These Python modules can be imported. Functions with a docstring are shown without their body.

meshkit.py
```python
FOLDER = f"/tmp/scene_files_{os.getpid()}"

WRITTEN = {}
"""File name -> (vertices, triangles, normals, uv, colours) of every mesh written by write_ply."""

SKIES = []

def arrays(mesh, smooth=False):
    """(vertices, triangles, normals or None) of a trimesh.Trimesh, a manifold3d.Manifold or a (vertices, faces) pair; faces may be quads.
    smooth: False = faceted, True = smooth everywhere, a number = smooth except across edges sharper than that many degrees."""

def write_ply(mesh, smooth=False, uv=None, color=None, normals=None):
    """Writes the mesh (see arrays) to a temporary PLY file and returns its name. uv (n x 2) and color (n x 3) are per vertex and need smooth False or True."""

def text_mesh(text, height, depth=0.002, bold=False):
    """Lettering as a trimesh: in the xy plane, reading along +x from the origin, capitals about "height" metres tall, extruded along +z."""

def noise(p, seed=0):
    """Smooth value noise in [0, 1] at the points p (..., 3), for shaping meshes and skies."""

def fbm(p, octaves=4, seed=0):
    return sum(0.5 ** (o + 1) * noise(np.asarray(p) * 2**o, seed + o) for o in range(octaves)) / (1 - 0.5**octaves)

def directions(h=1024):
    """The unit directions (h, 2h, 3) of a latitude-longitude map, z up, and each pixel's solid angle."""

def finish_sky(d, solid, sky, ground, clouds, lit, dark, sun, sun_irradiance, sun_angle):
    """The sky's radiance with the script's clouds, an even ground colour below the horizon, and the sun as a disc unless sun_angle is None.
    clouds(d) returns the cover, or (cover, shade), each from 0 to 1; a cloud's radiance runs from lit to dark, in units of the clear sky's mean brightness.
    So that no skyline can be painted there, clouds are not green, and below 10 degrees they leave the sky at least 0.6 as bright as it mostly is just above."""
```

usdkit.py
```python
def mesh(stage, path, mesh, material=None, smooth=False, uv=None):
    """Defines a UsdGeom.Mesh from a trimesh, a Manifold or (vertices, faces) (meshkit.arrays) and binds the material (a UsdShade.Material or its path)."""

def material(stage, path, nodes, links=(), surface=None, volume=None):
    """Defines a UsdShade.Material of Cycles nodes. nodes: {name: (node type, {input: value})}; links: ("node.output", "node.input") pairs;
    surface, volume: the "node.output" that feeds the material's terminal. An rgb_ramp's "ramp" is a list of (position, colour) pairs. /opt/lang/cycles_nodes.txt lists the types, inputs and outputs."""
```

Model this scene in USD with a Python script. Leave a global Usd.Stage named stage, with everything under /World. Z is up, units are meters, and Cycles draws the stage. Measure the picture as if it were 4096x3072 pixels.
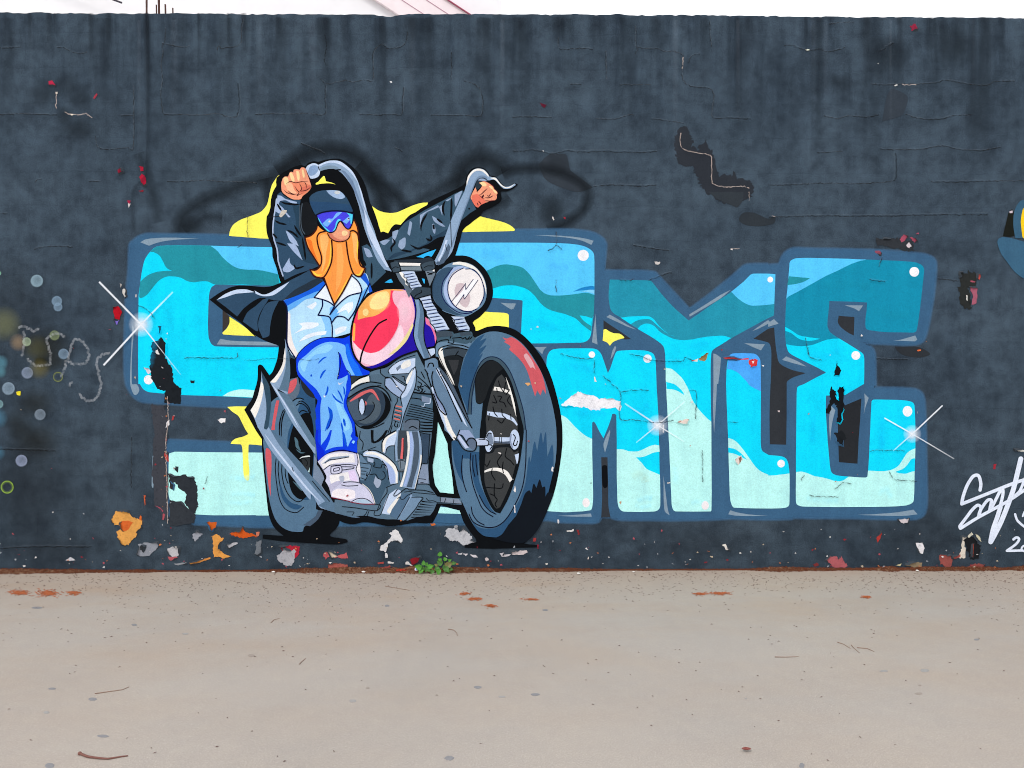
import math, random
import numpy as np
import trimesh
from shapely.geometry import Polygon, LineString, Point, box as sbox
from shapely.strtree import STRtree
from pxr import Usd, UsdGeom, UsdLux, UsdShade, Gf, Sdf, Vt
import usdkit, meshkit

stage = Usd.Stage.CreateInMemory()
UsdGeom.SetStageUpAxis(stage, 'Z')
UsdGeom.SetStageMetersPerUnit(stage, 1.0)
UsdGeom.Xform.Define(stage, '/World')
UsdGeom.Scope.Define(stage, '/World/Looks')

# ---------------------------------------------------------------- camera
EYE = np.array([0.0, -4.85, 1.36])
PITCH, YAW, ROLL = math.radians(-2.5), math.radians(-0.55), math.radians(0.0)
FPX = 3186.0                                   # focal length in pixels of the 4096 wide photograph
cam = UsdGeom.Camera.Define(stage, '/World/camera')
cam.CreateHorizontalApertureAttr(36.0)
cam.CreateVerticalApertureAttr(27.0)
cam.CreateFocalLengthAttr(36.0 * FPX / 4096)
cam.CreateClippingRangeAttr(Gf.Vec2f(0.05, 500))
fw = np.array([math.sin(-YAW) * math.cos(PITCH), math.cos(YAW) * math.cos(PITCH), math.sin(PITCH)])
rt = np.array([math.cos(YAW), math.sin(YAW), 0.0])
up = np.cross(rt, fw)
rt, up = rt * math.cos(ROLL) + up * math.sin(ROLL), up * math.cos(ROLL) - rt * math.sin(ROLL)
cm = np.eye(4)
cm[0, :3], cm[1, :3], cm[2, :3], cm[3, :3] = rt, up, -fw, EYE
cam.AddTransformOp().Set(Gf.Matrix4d(cm.tolist()))
EXPOSURE = 0.15
cam.CreateExposureAttr(EXPOSURE)

# ---------------------------------------------------------------- sky and sun: bright overcast, the sun a soft glow from the upper left behind the camera
SUN = np.array([-0.55, -0.62, 0.95])
SUN /= np.linalg.norm(SUN)
dome = UsdLux.DomeLight.Define(stage, '/World/sky')
dome.GetPrim().SetCustomDataByKey('kind', 'structure')
dome.GetPrim().SetCustomDataByKey('label', 'bright white overcast sky above the wall')
SKYK = 9.0
sky = usdkit.material(stage, '/World/Looks/overcast_sky', {
    's': ('sky_texture', {'sky_type': 'single_scattering', 'sun_disc': False, 'sun_elevation': float(math.asin(SUN[2])), 'sun_rotation': float(math.atan2(SUN[0], SUN[1]))}),
    'tc': ('texture_coordinate', {}),
    'n': ('noise_texture', {'scale': 2.2, 'detail': 4.0}),
    'r': ('rgb_ramp', {'ramp': [(0.3, (0.95 * SKYK, 0.97 * SKYK, 1.0 * SKYK)), (0.7, (1.12 * SKYK, 1.12 * SKYK, 1.12 * SKYK))]}),
    'm': ('mix_color', {'fac': 0.9}),
    'b': ('background_shader', {'strength': 0.13}),
}, [('tc.generated', 'n.vector'), ('n.fac', 'r.fac'), ('s.color', 'm.a'), ('r.color', 'm.b'), ('m.result', 'b.color')], surface='b.background')
UsdShade.MaterialBindingAPI.Apply(dome.GetPrim()).Bind(sky)
sun = UsdLux.DistantLight.Define(stage, '/World/sun')
sun.CreateIntensityAttr(0.4)
sun.CreateAngleAttr(14.0)
sun.CreateNormalizeAttr(True)
sun.CreateColorAttr(Gf.Vec3f(1.0, 0.96, 0.9))
z = SUN; x = np.cross([0, 0, 1], z); x /= np.linalg.norm(x); y = np.cross(z, x)
sm = np.eye(4); sm[0, :3], sm[1, :3], sm[2, :3] = x, y, z
sun.AddTransformOp().Set(Gf.Matrix4d(sm.tolist()))
EXPO_RGB = np.array([1.09, 1.10, 1.07])           # light that a vertical white surface returns here; paints are divided by it

# ---------------------------------------------------------------- helpers
USED = {}


def numbered(parent, name):
    k = (parent, name)
    USED[k] = USED.get(k, -1) + 1
    return '%s/%s' % (parent, name if USED[k] == 0 else '%s_%03d' % (name, USED[k]))


def tag(prim, label=None, cat=None, group=None, kind=None):
    for k, v in (('label', label), ('category', cat), ('group', group), ('kind', kind)):
        if v:
            prim.SetCustomDataByKey(k, v)
    return prim


def thing(name, label, cat, loc=(0, 0, 0), group=None, rz=0.0):
    xf = UsdGeom.Xform.Define(stage, numbered('/World', name))
    xf.AddTranslateOp().Set(Gf.Vec3d(*map(float, loc)))
    if rz:
        xf.AddRotateZOp().Set(float(rz))
    return tag(xf.GetPrim(), label, cat, group)


def obj(name, mesh, mat, parent=None, smooth=False):
    p = numbered(str(parent.GetPath()) if parent else '/World', name)
    return usdkit.mesh(stage, p, mesh, mat, smooth=smooth).GetPrim()


def lin(h):
    c = np.array([int(h[i:i + 2], 16) for i in (1, 3, 5)]) / 255.0
    return np.where(c <= 0.04045, c / 12.92, ((c + 0.055) / 1.055) ** 2.4)


def ray(px, py):
    d = fw[None, :] * FPX + rt[None, :] * (np.asarray(px, float).reshape(-1, 1) - 2048) + up[None, :] * (1536 - np.asarray(py, float).reshape(-1, 1))
    return d


def on_wall(px, py, y=0.0):                     # point of the wall's face seen at that pixel of the photograph
    d = ray(px, py)
    t = (y - EYE[1]) / d[:, 1]
    return EYE[None, :] + d * t[:, None]


def on_ground(px, py, z=0.0):
    d = ray(px, py)
    t = (z - EYE[2]) / d[:, 2]
    return EYE[None, :] + d * t[:, None]


def tube(path, r, n=6):
    path = np.asarray(path, float)
    rr = np.broadcast_to(np.asarray(r, float), (len(path),))
    d = np.gradient(path, axis=0)
    d /= np.linalg.norm(d, axis=1, keepdims=True) + 1e-12
    a = np.cross(d, [0.13, 0.31, 0.94]); a /= np.linalg.norm(a, axis=1, keepdims=True) + 1e-12
    b = np.cross(d, a)
    t = np.linspace(0, 2 * np.pi, n, endpoint=False)
    v = (path[:, None, :] + rr[:, None, None] * (np.cos(t)[None, :, None] * a[:, None, :] + np.sin(t)[None, :, None] * b[:, None, :])).reshape(-1, 3)
    f = []
    for i in range(len(path) - 1):
        for j in range(n):
            p, q = i * n + j, i * n + (j + 1) % n
            f += [(p, q, q + n), (p, q + n, p + n)]
    f += [(0, j + 1, j) for j in range(1, n - 1)] + [((len(path) - 1) * n, (len(path) - 1) * n + j, (len(path) - 1) * n + j + 1) for j in range(1, n - 1)]
    return trimesh.Trimesh(v, f, process=False)


def bx(x0, x1, y0, y1, z0, z1):
    m = trimesh.creation.box((x1 - x0, y1 - y0, z1 - z0))
    m.apply_translation(((x0 + x1) / 2, (y0 + y1) / 2, (z0 + z1) / 2))
    return m


def plain(name, col, rough=0.8, var=0.12, scale=40.0, bump=0.15, spec=0.3):
    c = lin(col) if isinstance(col, str) else np.array(col)
    lo, hi = tuple(c * (1 - var)), tuple(np.minimum(c * (1 + var), 0.95))
    return usdkit.material(stage, '/World/Looks/' + name, {
        'g': ('geometry', {}), 'n': ('noise_texture', {'scale': scale, 'detail': 5.0, 'roughness': 0.6}),
        'r': ('rgb_ramp', {'ramp': [(0.25, lo), (0.75, hi)]}),
        'b': ('bump', {'strength': bump, 'distance': 0.004}),
        'p': ('principled_bsdf', {'roughness': rough, 'specular_ior_level': spec})},
        [('g.position', 'n.vector'), ('n.fac', 'r.fac'), ('r.color', 'p.base_color'), ('n.fac', 'b.height'), ('b.normal', 'p.normal')], surface='p.BSDF')


# relief that wall and paint share: roller grain, lumps, the block joints below the plaster
def relief(extra, links, colour, out, alpha=None):
    nodes = {
        'g': ('geometry', {}),
        'grain': ('noise_texture', {'scale': 150.0, 'detail': 3.0, 'roughness': 0.65}),
        'lump': ('noise_texture', {'scale': 9.0, 'detail': 6.0, 'roughness': 0.62}),
        'mp': ('mapping', {'scale': (7.0, 7.0, 0.8)}),
        'streak': ('noise_texture', {'scale': 1.6, 'detail': 5.0, 'roughness': 0.6}),
        'h1': ('math', {'math_type': 'multiply', 'value2': 0.35}),
        'h2': ('math', {'math_type': 'multiply_add', 'value2': 1.6}),
        'bmp': ('bump', {'strength': 0.55, 'distance': 0.0045}),
        'p': ('principled_bsdf', {'roughness': 0.85, 'specular_ior_level': 0.06}),
    }
    nodes.update(extra)
    ln = [('g.position', 'grain.vector'), ('g.position', 'lump.vector'), ('g.position', 'mp.vector'), ('mp.vector', 'streak.vector'),
          ('grain.fac', 'h1.value1'), ('lump.fac', 'h2.value1'), ('h1.value', 'h2.value3'), ('h2.value', 'bmp.height'), ('bmp.normal', 'p.normal'), (colour, 'p.base_color')] + list(links)
    return nodes, ln


GROUND_RGB = (1.39, 1.40, 1.33)
# ---------------------------------------------------------------- mural outlines (coordinates of the paint on the wall)
FR = {'O': (0, 0, 4096), 'A': (0, 768, 1024), 'B': (1024, 768, 1024), 'C': (2048, 768, 1024), 'D': (3072, 768, 1024),
      'E': (0, 1536, 1024), 'G': (1024, 1536, 1024), 'H': (2048, 1536, 1024), 'I': (3072, 1536, 1024),
      'T': (0, 0, 1024), 'U': (1024, 0, 1024), 'V': (2048, 0, 1024), 'W': (3072, 0, 1024),
      'a': (1040, 600, 512), 'b': (1680, 620, 512), 'c': (1700, 1240, 640), 'd': (1700, 1720, 640), 'e': (1340, 1360, 512),
      'f': (1340, 1720, 512), 'g': (940, 1340, 512), 'h': (940, 1720, 512), 'i': (1560, 960, 512), 's': (3776, 1760, 720),
      'u': (0, 1080, 512), 'v': (0, 1440, 512), 'w': (1600, 2160, 300)}
SHAPES = []          # (part, sub, colour, shapely polygon in photo coordinates)
CUR = ['', '', 'O']


def at(part, sub='', frame=None):
    CUR[0], CUR[1] = part, sub
    if frame:
        CUR[2] = frame


def pts(text):
    f, out, corner = CUR[2], [], []
    for t in text.split():
        if t[0] == '@':
            f = t[1:]
            continue
        c = t[-1] == '!'
        x, y = t.rstrip('!').split(',')
        ox, oy, w = FR[f]
        out.append((ox + float(x) * w / 2212.0, oy + float(y) * w / 2212.0))
        corner.append(c)
    return np.array(out), corner


def smooth(p, corner, closed, n=6):
    m, out = len(p), []
    for i in range(m if closed else m - 1):
        p1, p2 = p[i], p[(i + 1) % m]
        p0 = p[i - 1] if (closed or i > 0) else p1
        p3 = p[(i + 2) % m] if (closed or i + 2 < m) else p2
        t1 = (p2 - p0) * 0.5 if not corner[i] else (p2 - p1) * 0.6
        t2 = (p3 - p1) * 0.5 if not corner[(i + 1) % m] else (p2 - p1) * 0.6
        d = np.linalg.norm(p2 - p1) + 1e-9
        for t_ in (t1, t2):
            l = np.linalg.norm(t_)
            if l > d:
                t_ *= d / l
        k = max(2, min(n, int(d / 6) + 1))
        for j in range(k):
            t = j / k
            out.append((2*t**3-3*t**2+1)*p1 + (t**3-2*t**2+t)*t1 + (-2*t**3+3*t**2)*p2 + (t**3-t**2)*t2)
    if not closed:
        out.append(p[-1])
    return np.array(out)


def add(col, g):
    g = g.buffer(0)
    for q in getattr(g, 'geoms', [g]):
        if q.geom_type == 'Polygon' and q.area > 2:
            SHAPES.append((CUR[0], CUR[1], col, q.simplify(0.35)))


def P(col, text):                       # straight-edged patch of paint
    add(col, Polygon(pts(text)[0]))


def S(col, text, n=6):                  # patch with a flowing edge
    p, c = pts(text)
    add(col, Polygon(smooth(p, c, True, n)))


def R(col, text, amp=3.0, seed=1):      # patch with a ragged, flaked edge
    p, c = pts(text)
    q = smooth(p, [True] * len(p), True, 14)
    rr = np.random.default_rng(seed + int(p[0][0]))
    m = len(q)
    slow = np.stack([np.interp(np.arange(m), np.arange(0, m + 4, 4), np.resize(rr.normal(0, 1, (m + 4) // 4 + 1), len(np.arange(0, m + 4, 4)))) for _ in range(2)], 1)
    add(col, Polygon(q + rr.normal(0, amp * .55, q.shape) + slow * amp * .9))


def L(col, w, text, taper=0, n=6):      # a brush line, w wide in units of the frame
    p, c = pts(text)
    w *= FR[CUR[2]][2] / 2212.0
    q = smooth(p, c, False, n)
    if not taper:
        add(col, LineString(q).buffer(w / 2, quad_segs=3))
        return
    d = np.gradient(q, axis=0)
    nn = np.stack([-d[:, 1], d[:, 0]], 1) / (np.linalg.norm(d, axis=1, keepdims=True) + 1e-9)
    t = np.linspace(0, 1, len(q))[:, None]
    ww = w / 2 * (np.clip(np.minimum(t, 1 - t) * 4, 0.15, 1) if taper == 1 else np.clip(1 - t, 0.1, 1))
    add(col, Polygon(np.vstack([q + nn * ww, (q - nn * ww)[::-1]])))


def C(col, x, y, r, ry=None, rot=0):
    ox, oy, w = FR[CUR[2]]
    k = w / 2212.0
    t = np.linspace(0, 2 * np.pi, 28, endpoint=False)
    e = np.stack([np.cos(t) * r, np.sin(t) * (ry or r)], 1)
    ca, sa = np.cos(rot), np.sin(rot)
    e = e @ np.array([[ca, sa], [-sa, ca]]) + [x, y]
    add(col, Polygon(np.stack([ox + e[:, 0] * k, oy + e[:, 1] * k], 1)))


K, SL, CY, TE, LB, MI, YE, GR, WD = '#0a0e12', '#3a6080', '#00d8fa', '#238f9e', '#54c6fc', '#b8f4ee', '#fcf664', '#8298a8', '#2b2e31'
WH = '#f0f2f4'
# ---- slate outline block behind every letter
at('letter_outline', '', 'A')
S(SL, '1130,460 1160,425 1210,390 1280,372 1400,375 1800,378 2212,392 @B 400,400 1790,345 @C 0,338 375,335 500,335 650,350 720,370 780,410 805,450! 800,560 795,683! '
      '850,685 1000,688 1150,692 1230,700! 1300,775 1420,905 1528,1015! 1640,945 1800,820 1940,705 2000,650 2040,635 2212,632 @D 0,640 95,632! 110,600 130,560 165,520 230,495 400,500 700,505 1000,515 '
      '1200,530 1350,548 1410,570 1440,610 1440,700 1420,900 1395,1050 1370,1180 1345,1260 1320,1290 1270,1308 1150,1312 1000,1302 815,1298! 870,1335 905,1375 915,1430 918,1659 '
      '@I 912,38! 1000,42 1150,45 1270,55 1320,85 1340,140 1350,300 1355,600 1360,800 1362,1000 1355,1080 1330,1130 1270,1155 1100,1158 700,1148 400,1148 230,1145 200,1155 0,1160 '
      '@H 1900,1152 1750,1160 1400,1168 1200,1165 1000,1165 900,1158 850,1140 770,1140 740,1180 690,1190 500,1185 400,1180 300,1165 @G 1790,1200 1570,1205 800,1210 110,1225 0,1225 '
      '@E 1900,1210 1680,1200! 1600,1150 1475,1130! 1450,900 1450,490! 1700,500 2212,520! 2212,200! 1960,190 1580,170 1240,145 1170,110 1130,60 1100,0 @A 1085,1500 1090,1200 1100,900 1120,700')
# highlights along the outline
at('letter_outline', 'highlight')
for fr, t in [('A', '1215,435! 1260,410 1350,398 1500,395 1620,400 1722,405! 1550,410 1420,425 1340,445 1290,465!'),
              ('C', '195,372! 350,375 500,385 620,400 705,422! 685,458! 600,420 480,395 330,383'),
              ('C', '1530,1058! 1650,985 1800,890 1890,845! 1800,920 1650,1010 1535,1078!'),
              ('C', '815,1080! 845,1060! 900,1090 1000,1150 1075,1190! 1000,1165 900,1120'),
              ('C', '722,1050! 728,1200 738,1318! 690,1298! 702,1200'),
              ('C', '195,1340! 300,1338! 275,1365 262,1402!'), ('C', '890,1328! 900,1345! 880,1400 850,1448! 868,1370'),
              ('C', '1738,1395! 1760,1400! 1805,1432! 1795,1550 1780,1659 @H 1770,0 1760,200 1745,425! 1735,200 1740,0'),
              ('C', '2005,1305! 2100,1312 2185,1315! 2150,1368! 2080,1340'), ('C', '2075,1202! 2140,1155 2212,1108 2225,1130 2120,1185'),
              ('C', '0,960! 35,965! 12,1012! -10,1010!'), ('i', '1910,1085! 2180,1102! 2100,1206! 2040,1170'),
              ('D', '0,1132! 50,1098! 90,1138! 0,1165!'), ('D', '660,978! 820,980! 785,1030! 740,1005'),
              ('D', '1080,1285! 1150,1275 1270,1240! 1288,1275! 1270,1290!'), ('D', '155,1420! 120,1450! 220,1480 330,1508! 260,1465'),
              ('I', '830,80! 868,120! 840,200 825,262! 835,170'), ('I', '545,190! 580,225! 550,350 535,492! 525,300'),
              ('I', '770,1130! 900,1125 1100,1110 1255,1085! 1290,1125! 1150,1140'), ('H', '845,395! 848,420 825,520 803,592! 790,520 820,440'),
              ('H', '1308,790! 1320,880 1340,1040 1345,1080 1360,1132! 1320,1100 1310,1000'), ('H', '1885,1090! 1950,1110 2080,1130 2212,1135! 2100,1140 1940,1138 1868,1125!'),
              ('H', '390,1138! 550,1130 680,1118! 690,1146! 550,1146'), ('A', '1145,1150! 1160,1185 1143,1400 1143,1659 @E 1180,0 1205,45 1190,85 1160,92 1130,20 1125,-60'),
              ('A', '1905,1268! 2000,1285 2212,1292! 2212,1325! 1875,1318!'), ('E', '1320,620! 1350,618! 1345,700 1325,900 1312,880 1318,700')]:
    CUR[2] = fr
    S(GR, t)
# dark wall showing in the counters
at('letter_counter', '', 'C')
DK = '#2f3338'
S(DK, '790,1108! 850,1150 950,1215 1028,1270! 960,1273 850,1240 790,1200!')
S(DK, '2085,1268! 2140,1230 2212,1183 @D 52,1170! 60,1280 75,1400 100,1480 200,1535 325,1565! 220,1600 165,1635 160,1659 @I 160,0 160,300 155,525! 15,520! 12,250 20,0 @D 22,1659 28,1400 20,1330 0,1300')
at('letter_counter', '', 'D')
S(DK, '610,1070! 745,1080! 740,1240! 690,1215 630,1170 602,1125')
at('letter_counter', '', 'I')
P('#272a2e', '600,190 665,183 805,125 795,300 780,500 772,688 612,675 605,500 600,250')
at('letter_counter', '', 'H')
S('#33383e', '770,632! 825,632! 830,900 832,1050 850,1150! 770,1152! 778,1000 775,800')
S(K, '778,710 800,700 822,710 826,880 800,900 780,870')
# ---- letter S (left of the rider)
at('painted_letter', '', 'A')
S(CY, '1197,1659 1195,1300 1200,900 1215,770 1235,650 1255,580 1300,515 1350,475 1420,463 1600,460 1830,465 2212,475 @B 400,478! 400,1800! @E 1920,106 1580,95 1420,82 1290,70 1240,45 1210,0')
S(TE, '1300,518 1350,476 1420,464 1600,461 1830,466! 1880,510 1930,570 2000,630 2060,660 2140,672 2212,672 @B 0,672 60,680 130,695 190,712! 210,815! 0,806 @A 2100,800 1860,800 1800,775 1750,770 1680,780 1620,770 1560,740 1480,728 1430,735 1370,770 1320,830 1270,890 1220,918 1204,905 1213,778! 1270,725 1340,695 1420,682 1490,682! 1440,655 1410,600 1380,550 1330,520')
S(LB, '1822,466! 2212,476 @B 200,480! 200,714! 130,695 60,680 0,672 @A 2212,672 2140,672 2060,660 2000,630 1930,570 1880,510')
S(MI, '@E 1925,104! 1980,70 2040,52 2100,46 2212,55 @G 120,60! 120,150! 0,140 @E 2212,118')
S(MI, '@E 1462,600! 1510,585! 2212,592 @G 260,596! 260,1136! 0,1135 @E 2212,1132 1690,1125 1590,1040 1470,1000 1458,800')
at('letter_outline', '', 'A')
S(SL, '1862,801! 1828,825 1810,880 1802,1000 1799,1150 1804,1250 1824,1306 1864,1333 2212,1340 @B 420,1342! 420,812! 200,812! 0,806')
at('letter_outline', 'highlight', 'A')
S(GR, '1905,1268! 2000,1285 2212,1292 @B 205,1300! 205,1326! @A 2212,1324 1875,1318!')
at('letter_counter', '', 'A')
S('#3a3634', '1925,1012! 1990,1078! 1985,1140 1925,1212!')
at('painted_letter', '', 'A')
C(WH, 1285, 1622, 40)
at('painted_letter', 'yellow_splash', 'A')
S(YE, '1980,380! 1990,330 2020,280 2080,240 2150,215 @a 0,1080 60,1030 120,950 150,850 170,740 210,600 260,520 310,450 362,425! 700,700! 400,1545! 0,1528')
S(YE, '1985,1078! 1985,1130 1960,1180 1925,1215 1930,1230 2010,1237 2212,1246! 2212,1240 2080,1140')
S(YE, '@E 1965,198! 2050,192 2212,195! @h 360,0! 600,160! 600,268! 465,265 250,250 235,300 235,500 250,700 250,830 235,870 205,870 165,830 145,700 140,500 130,330 115,260 90,245 -70,240 @E 1995,515 2005,495 2040,470 2100,455 2147,432! 2120,390 2090,330 2060,275 2010,240')
at('painted_letter', 'yellow_splash', 'a')
S(YE, '965,575! 1010,550 1060,490 1100,450! 1120,455! 1135,510 1150,545 1230,560 1310,597! 1200,577 1080,582 970,603!')
S(YE, '@B 1003,122! 1060,160 1130,180 1210,178 1280,150 1360,115 1430,95 1490,92! 1400,300! 1150,420 1085,390 1050,250')
# ---- second letter, mostly behind the motorcycle
at('painted_letter_2', '', 'C')
S(CY, '@B 1500,440! @C 0,438 400,442 540,452 620,468 680,500 708,540 712,700 710,900 705,1050 692,1150 680,1240 660,1275 630,1295 580,1303 170,1308 60,1300! 78,1210! 92,945 85,936 0,928 @B 2050,915 1500,900!')
S(LB, '@B 1500,440! @C 0,438 400,442 540,452 620,468 680,500 708,540 712,700 712,890! 640,870 560,880 480,890 400,895 330,892 280,875 240,840 200,780 150,710 100,660 50,640 0,632 @B 2150,625 2080,640 1960,690 1500,720!')
S(TE, '@B 1500,720! 1960,690 2080,640 2150,625 @C 0,632 50,640 100,660 150,710 200,780 240,840 280,875 330,892 400,895 480,890 560,880 640,870 712,890! 707,1050 696,1085 690,1150 682,1202! 650,1180 600,1140 560,1100 520,1078 450,1052 380,1035 310,1010 250,965 190,890 130,840 60,815 0,805 @B 2120,812 2040,835 1500,900!')
S(CY, '583,1066! 640,1075 692,1092! 686,1158! 640,1130 605,1098')
S('#1f86c8', '525,862! 600,828 680,812 711,815! 711,846! 620,848')
S('#7fd0fb', '600,862! 660,846 711,846! 711,880! 650,864')
C(WH, 615, 548, 48)
at('painted_letter_2', 'yellow_splash', 'b')
S(YE, '1035,1060! 1150,1090 1280,1120 1400,1150 1500,1185 1580,1230 1635,1280 1640,1300 1620,1315! 740,1334! 640,1300! 830,1220 950,1120')
S(YE, '@i 1350,1240! 1630,1240 1800,1250 2000,1262 2040,1280 2055,1310 2055,1540! 1500,1640! 1350,1480!')
# ---- letter M
at('painted_letter_3', '', 'C')
S(CY, '305,1659 298,1500 302,1430 320,1385 350,1362 420,1352 600,1350 700,1353 740,1365 770,1400 790,1450 810,1510 828,1566! 850,1520 870,1460 890,1400 905,1378 940,1370 1050,1365 1150,1370 1200,1385 1225,1405 1240,1450 1248,1659 @H 1265,300 1272,600 1278,900 1280,1050 1265,1085 1230,1100 1100,1105 970,1102 940,1090 920,1060 910,1000 905,800 905,500 900,266! 883,256 865,260! 855,300 830,370 790,468! 755,410 722,342 705,325 692,335! 692,600 698,800 700,1000 690,1075 675,1090 600,1100 450,1107 320,1098 200,1090! 300,400!')
S(MI, '@H 360,262! 430,270 480,300 540,365 600,420 650,455 692,472! 692,600 698,800 700,1000 690,1075 675,1090 600,1100 450,1107 320,1098 200,1090! 300,400!')
S(MI, '@H 905,562! 960,565 1010,580 1080,582 1130,565 1180,540 1230,525 1271,530! 1275,586! 1230,590 1180,610 1130,630 1070,632! 1120,680 1160,730 1210,755 1278,784! 1280,1050 1265,1085 1230,1100 1100,1105 970,1102 940,1090 920,1060 910,1000 905,800')
C(WH, 690, 1405, 28); C('#e4ecf2', 1170, 1440, 36)
at('painted_letter_3', '', 'H')
C('#f2ecec', 640, 1025, 32, 40)
at('painted_letter_3', 'yellow_splash', 'C')
S(YE, '790,1190! 810,1184 840,1205 880,1220 930,1225 965,1250 968,1262 920,1275 875,1295 845,1328! 820,1300 783,1285!')
# ---- letter Y
at('painted_letter_4', '', 'C')
S('#2391aa', '845,757! 1190,765 1220,790 1290,880 1380,980 1450,1045 1525,1110! 1600,1060 1750,955 1900,860 2000,775 2060,715 2090,706 2212,706 @D 62,710! 60,800 55,950 50,1060 45,1070 0,1090 @C 2100,1150 2000,1205 1900,1260 1820,1310 1740,1360 1720,1400 1715,1659 @H 1720,300 1722,600 1725,900 1722,1085 1715,1100 1420,1100 1395,1090 1380,1050 1372,900 1360,600 1345,300 1330,0 @C 1325,1500 1322,1400 1310,1340 1280,1305 1200,1250 1100,1190 1000,1130 930,1080 880,1050 850,1010 835,920 838,820')
S(LB, '1893,862! 1940,910 2000,955 2060,980 2120,982 2212,975 @D 52,968! 60,800 62,710! 0,706 @C 2090,706 2060,715 2000,775')
S(CY, '940,1086! 1000,1078 1100,1072 1180,1075 1220,1095 1260,1145 1310,1195 1360,1230 1415,1250! 1380,1240 1310,1200 1250,1150 1200,1105 1150,1098 1080,1110 1025,1142!')
S(CY, '1085,1183! 1110,1155 1150,1138 1190,1140 1230,1160 1280,1210 1340,1245 1400,1270 1470,1280 1550,1275 1650,1255 1750,1245 1830,1243 1893,1262! 1820,1310 1740,1360 1720,1400 1715,1659 @H 1720,300 1722,600 1725,900 1722,1085 1715,1100 1420,1100 1395,1090 1380,1050 1372,900 1360,600 1345,300 1330,0 @C 1325,1500 1322,1400 1310,1340 1280,1305 1200,1250')
S(MI, '1328,1518! 1380,1530 1430,1570 1470,1610 1500,1659 @H 1530,60 1550,120 1590,190 1640,250 1690,300 1721,325! 1722,600 1725,900 1722,1085 1715,1100 1420,1100 1395,1090 1380,1050 1372,900 1360,600 1345,300 1330,0 @C 1327,1600')
S(CY, '@C 1330,1640! @H 1400,0 1440,30 1470,60 1490,96! 1430,60 1380,45 1335,42!')
at('painted_letter_4', '', 'H')
C('#f4eeee', 1668, 1048, 32, 38)
at('painted_letter_4', '', 'D')
C(WH, 18, 757, 25)
# ---- letter L
at('painted_letter_5', '', 'C')
S(CY, '1870,1430 1885,1405 1920,1393 2050,1393 2100,1400 2130,1425 2145,1460 2150,1659 @H 2148,300 2150,540 2165,580 2212,610 @I 0,612 60,618 120,625 155,645 175,690 185,780 186,900 183,1030 175,1055 140,1070 0,1075 @H 1920,1068 1900,1050 1885,1000 1878,900 1868,500 1855,200 1848,0 @C 1848,1659 1855,1500')
S('#4aa6f4', '1870,1430 1885,1405 1920,1393 2050,1393 2100,1400 2130,1425 2145,1460 2150,1659 @H 2150,62! 2100,40 2050,10 @C 2030,1640 1990,1600 1950,1560 1900,1535 1855,1530!')
S(MI, '@H 1866,465! 1910,480 1950,510 2000,570 2050,640 2100,710 2150,755 2212,782 @I 0,790 60,788 120,780 185,772! 186,900 183,1030 175,1055 140,1070 0,1075 @H 1920,1068 1900,1050 1885,1000 1878,900')
S(CY, '@H 1866,550! 1920,560 1980,600 2030,656! 1990,635 1930,605 1869,592!')
at('painted_letter_5', '', 'I')
C(WH, 112, 687, 33)
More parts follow.
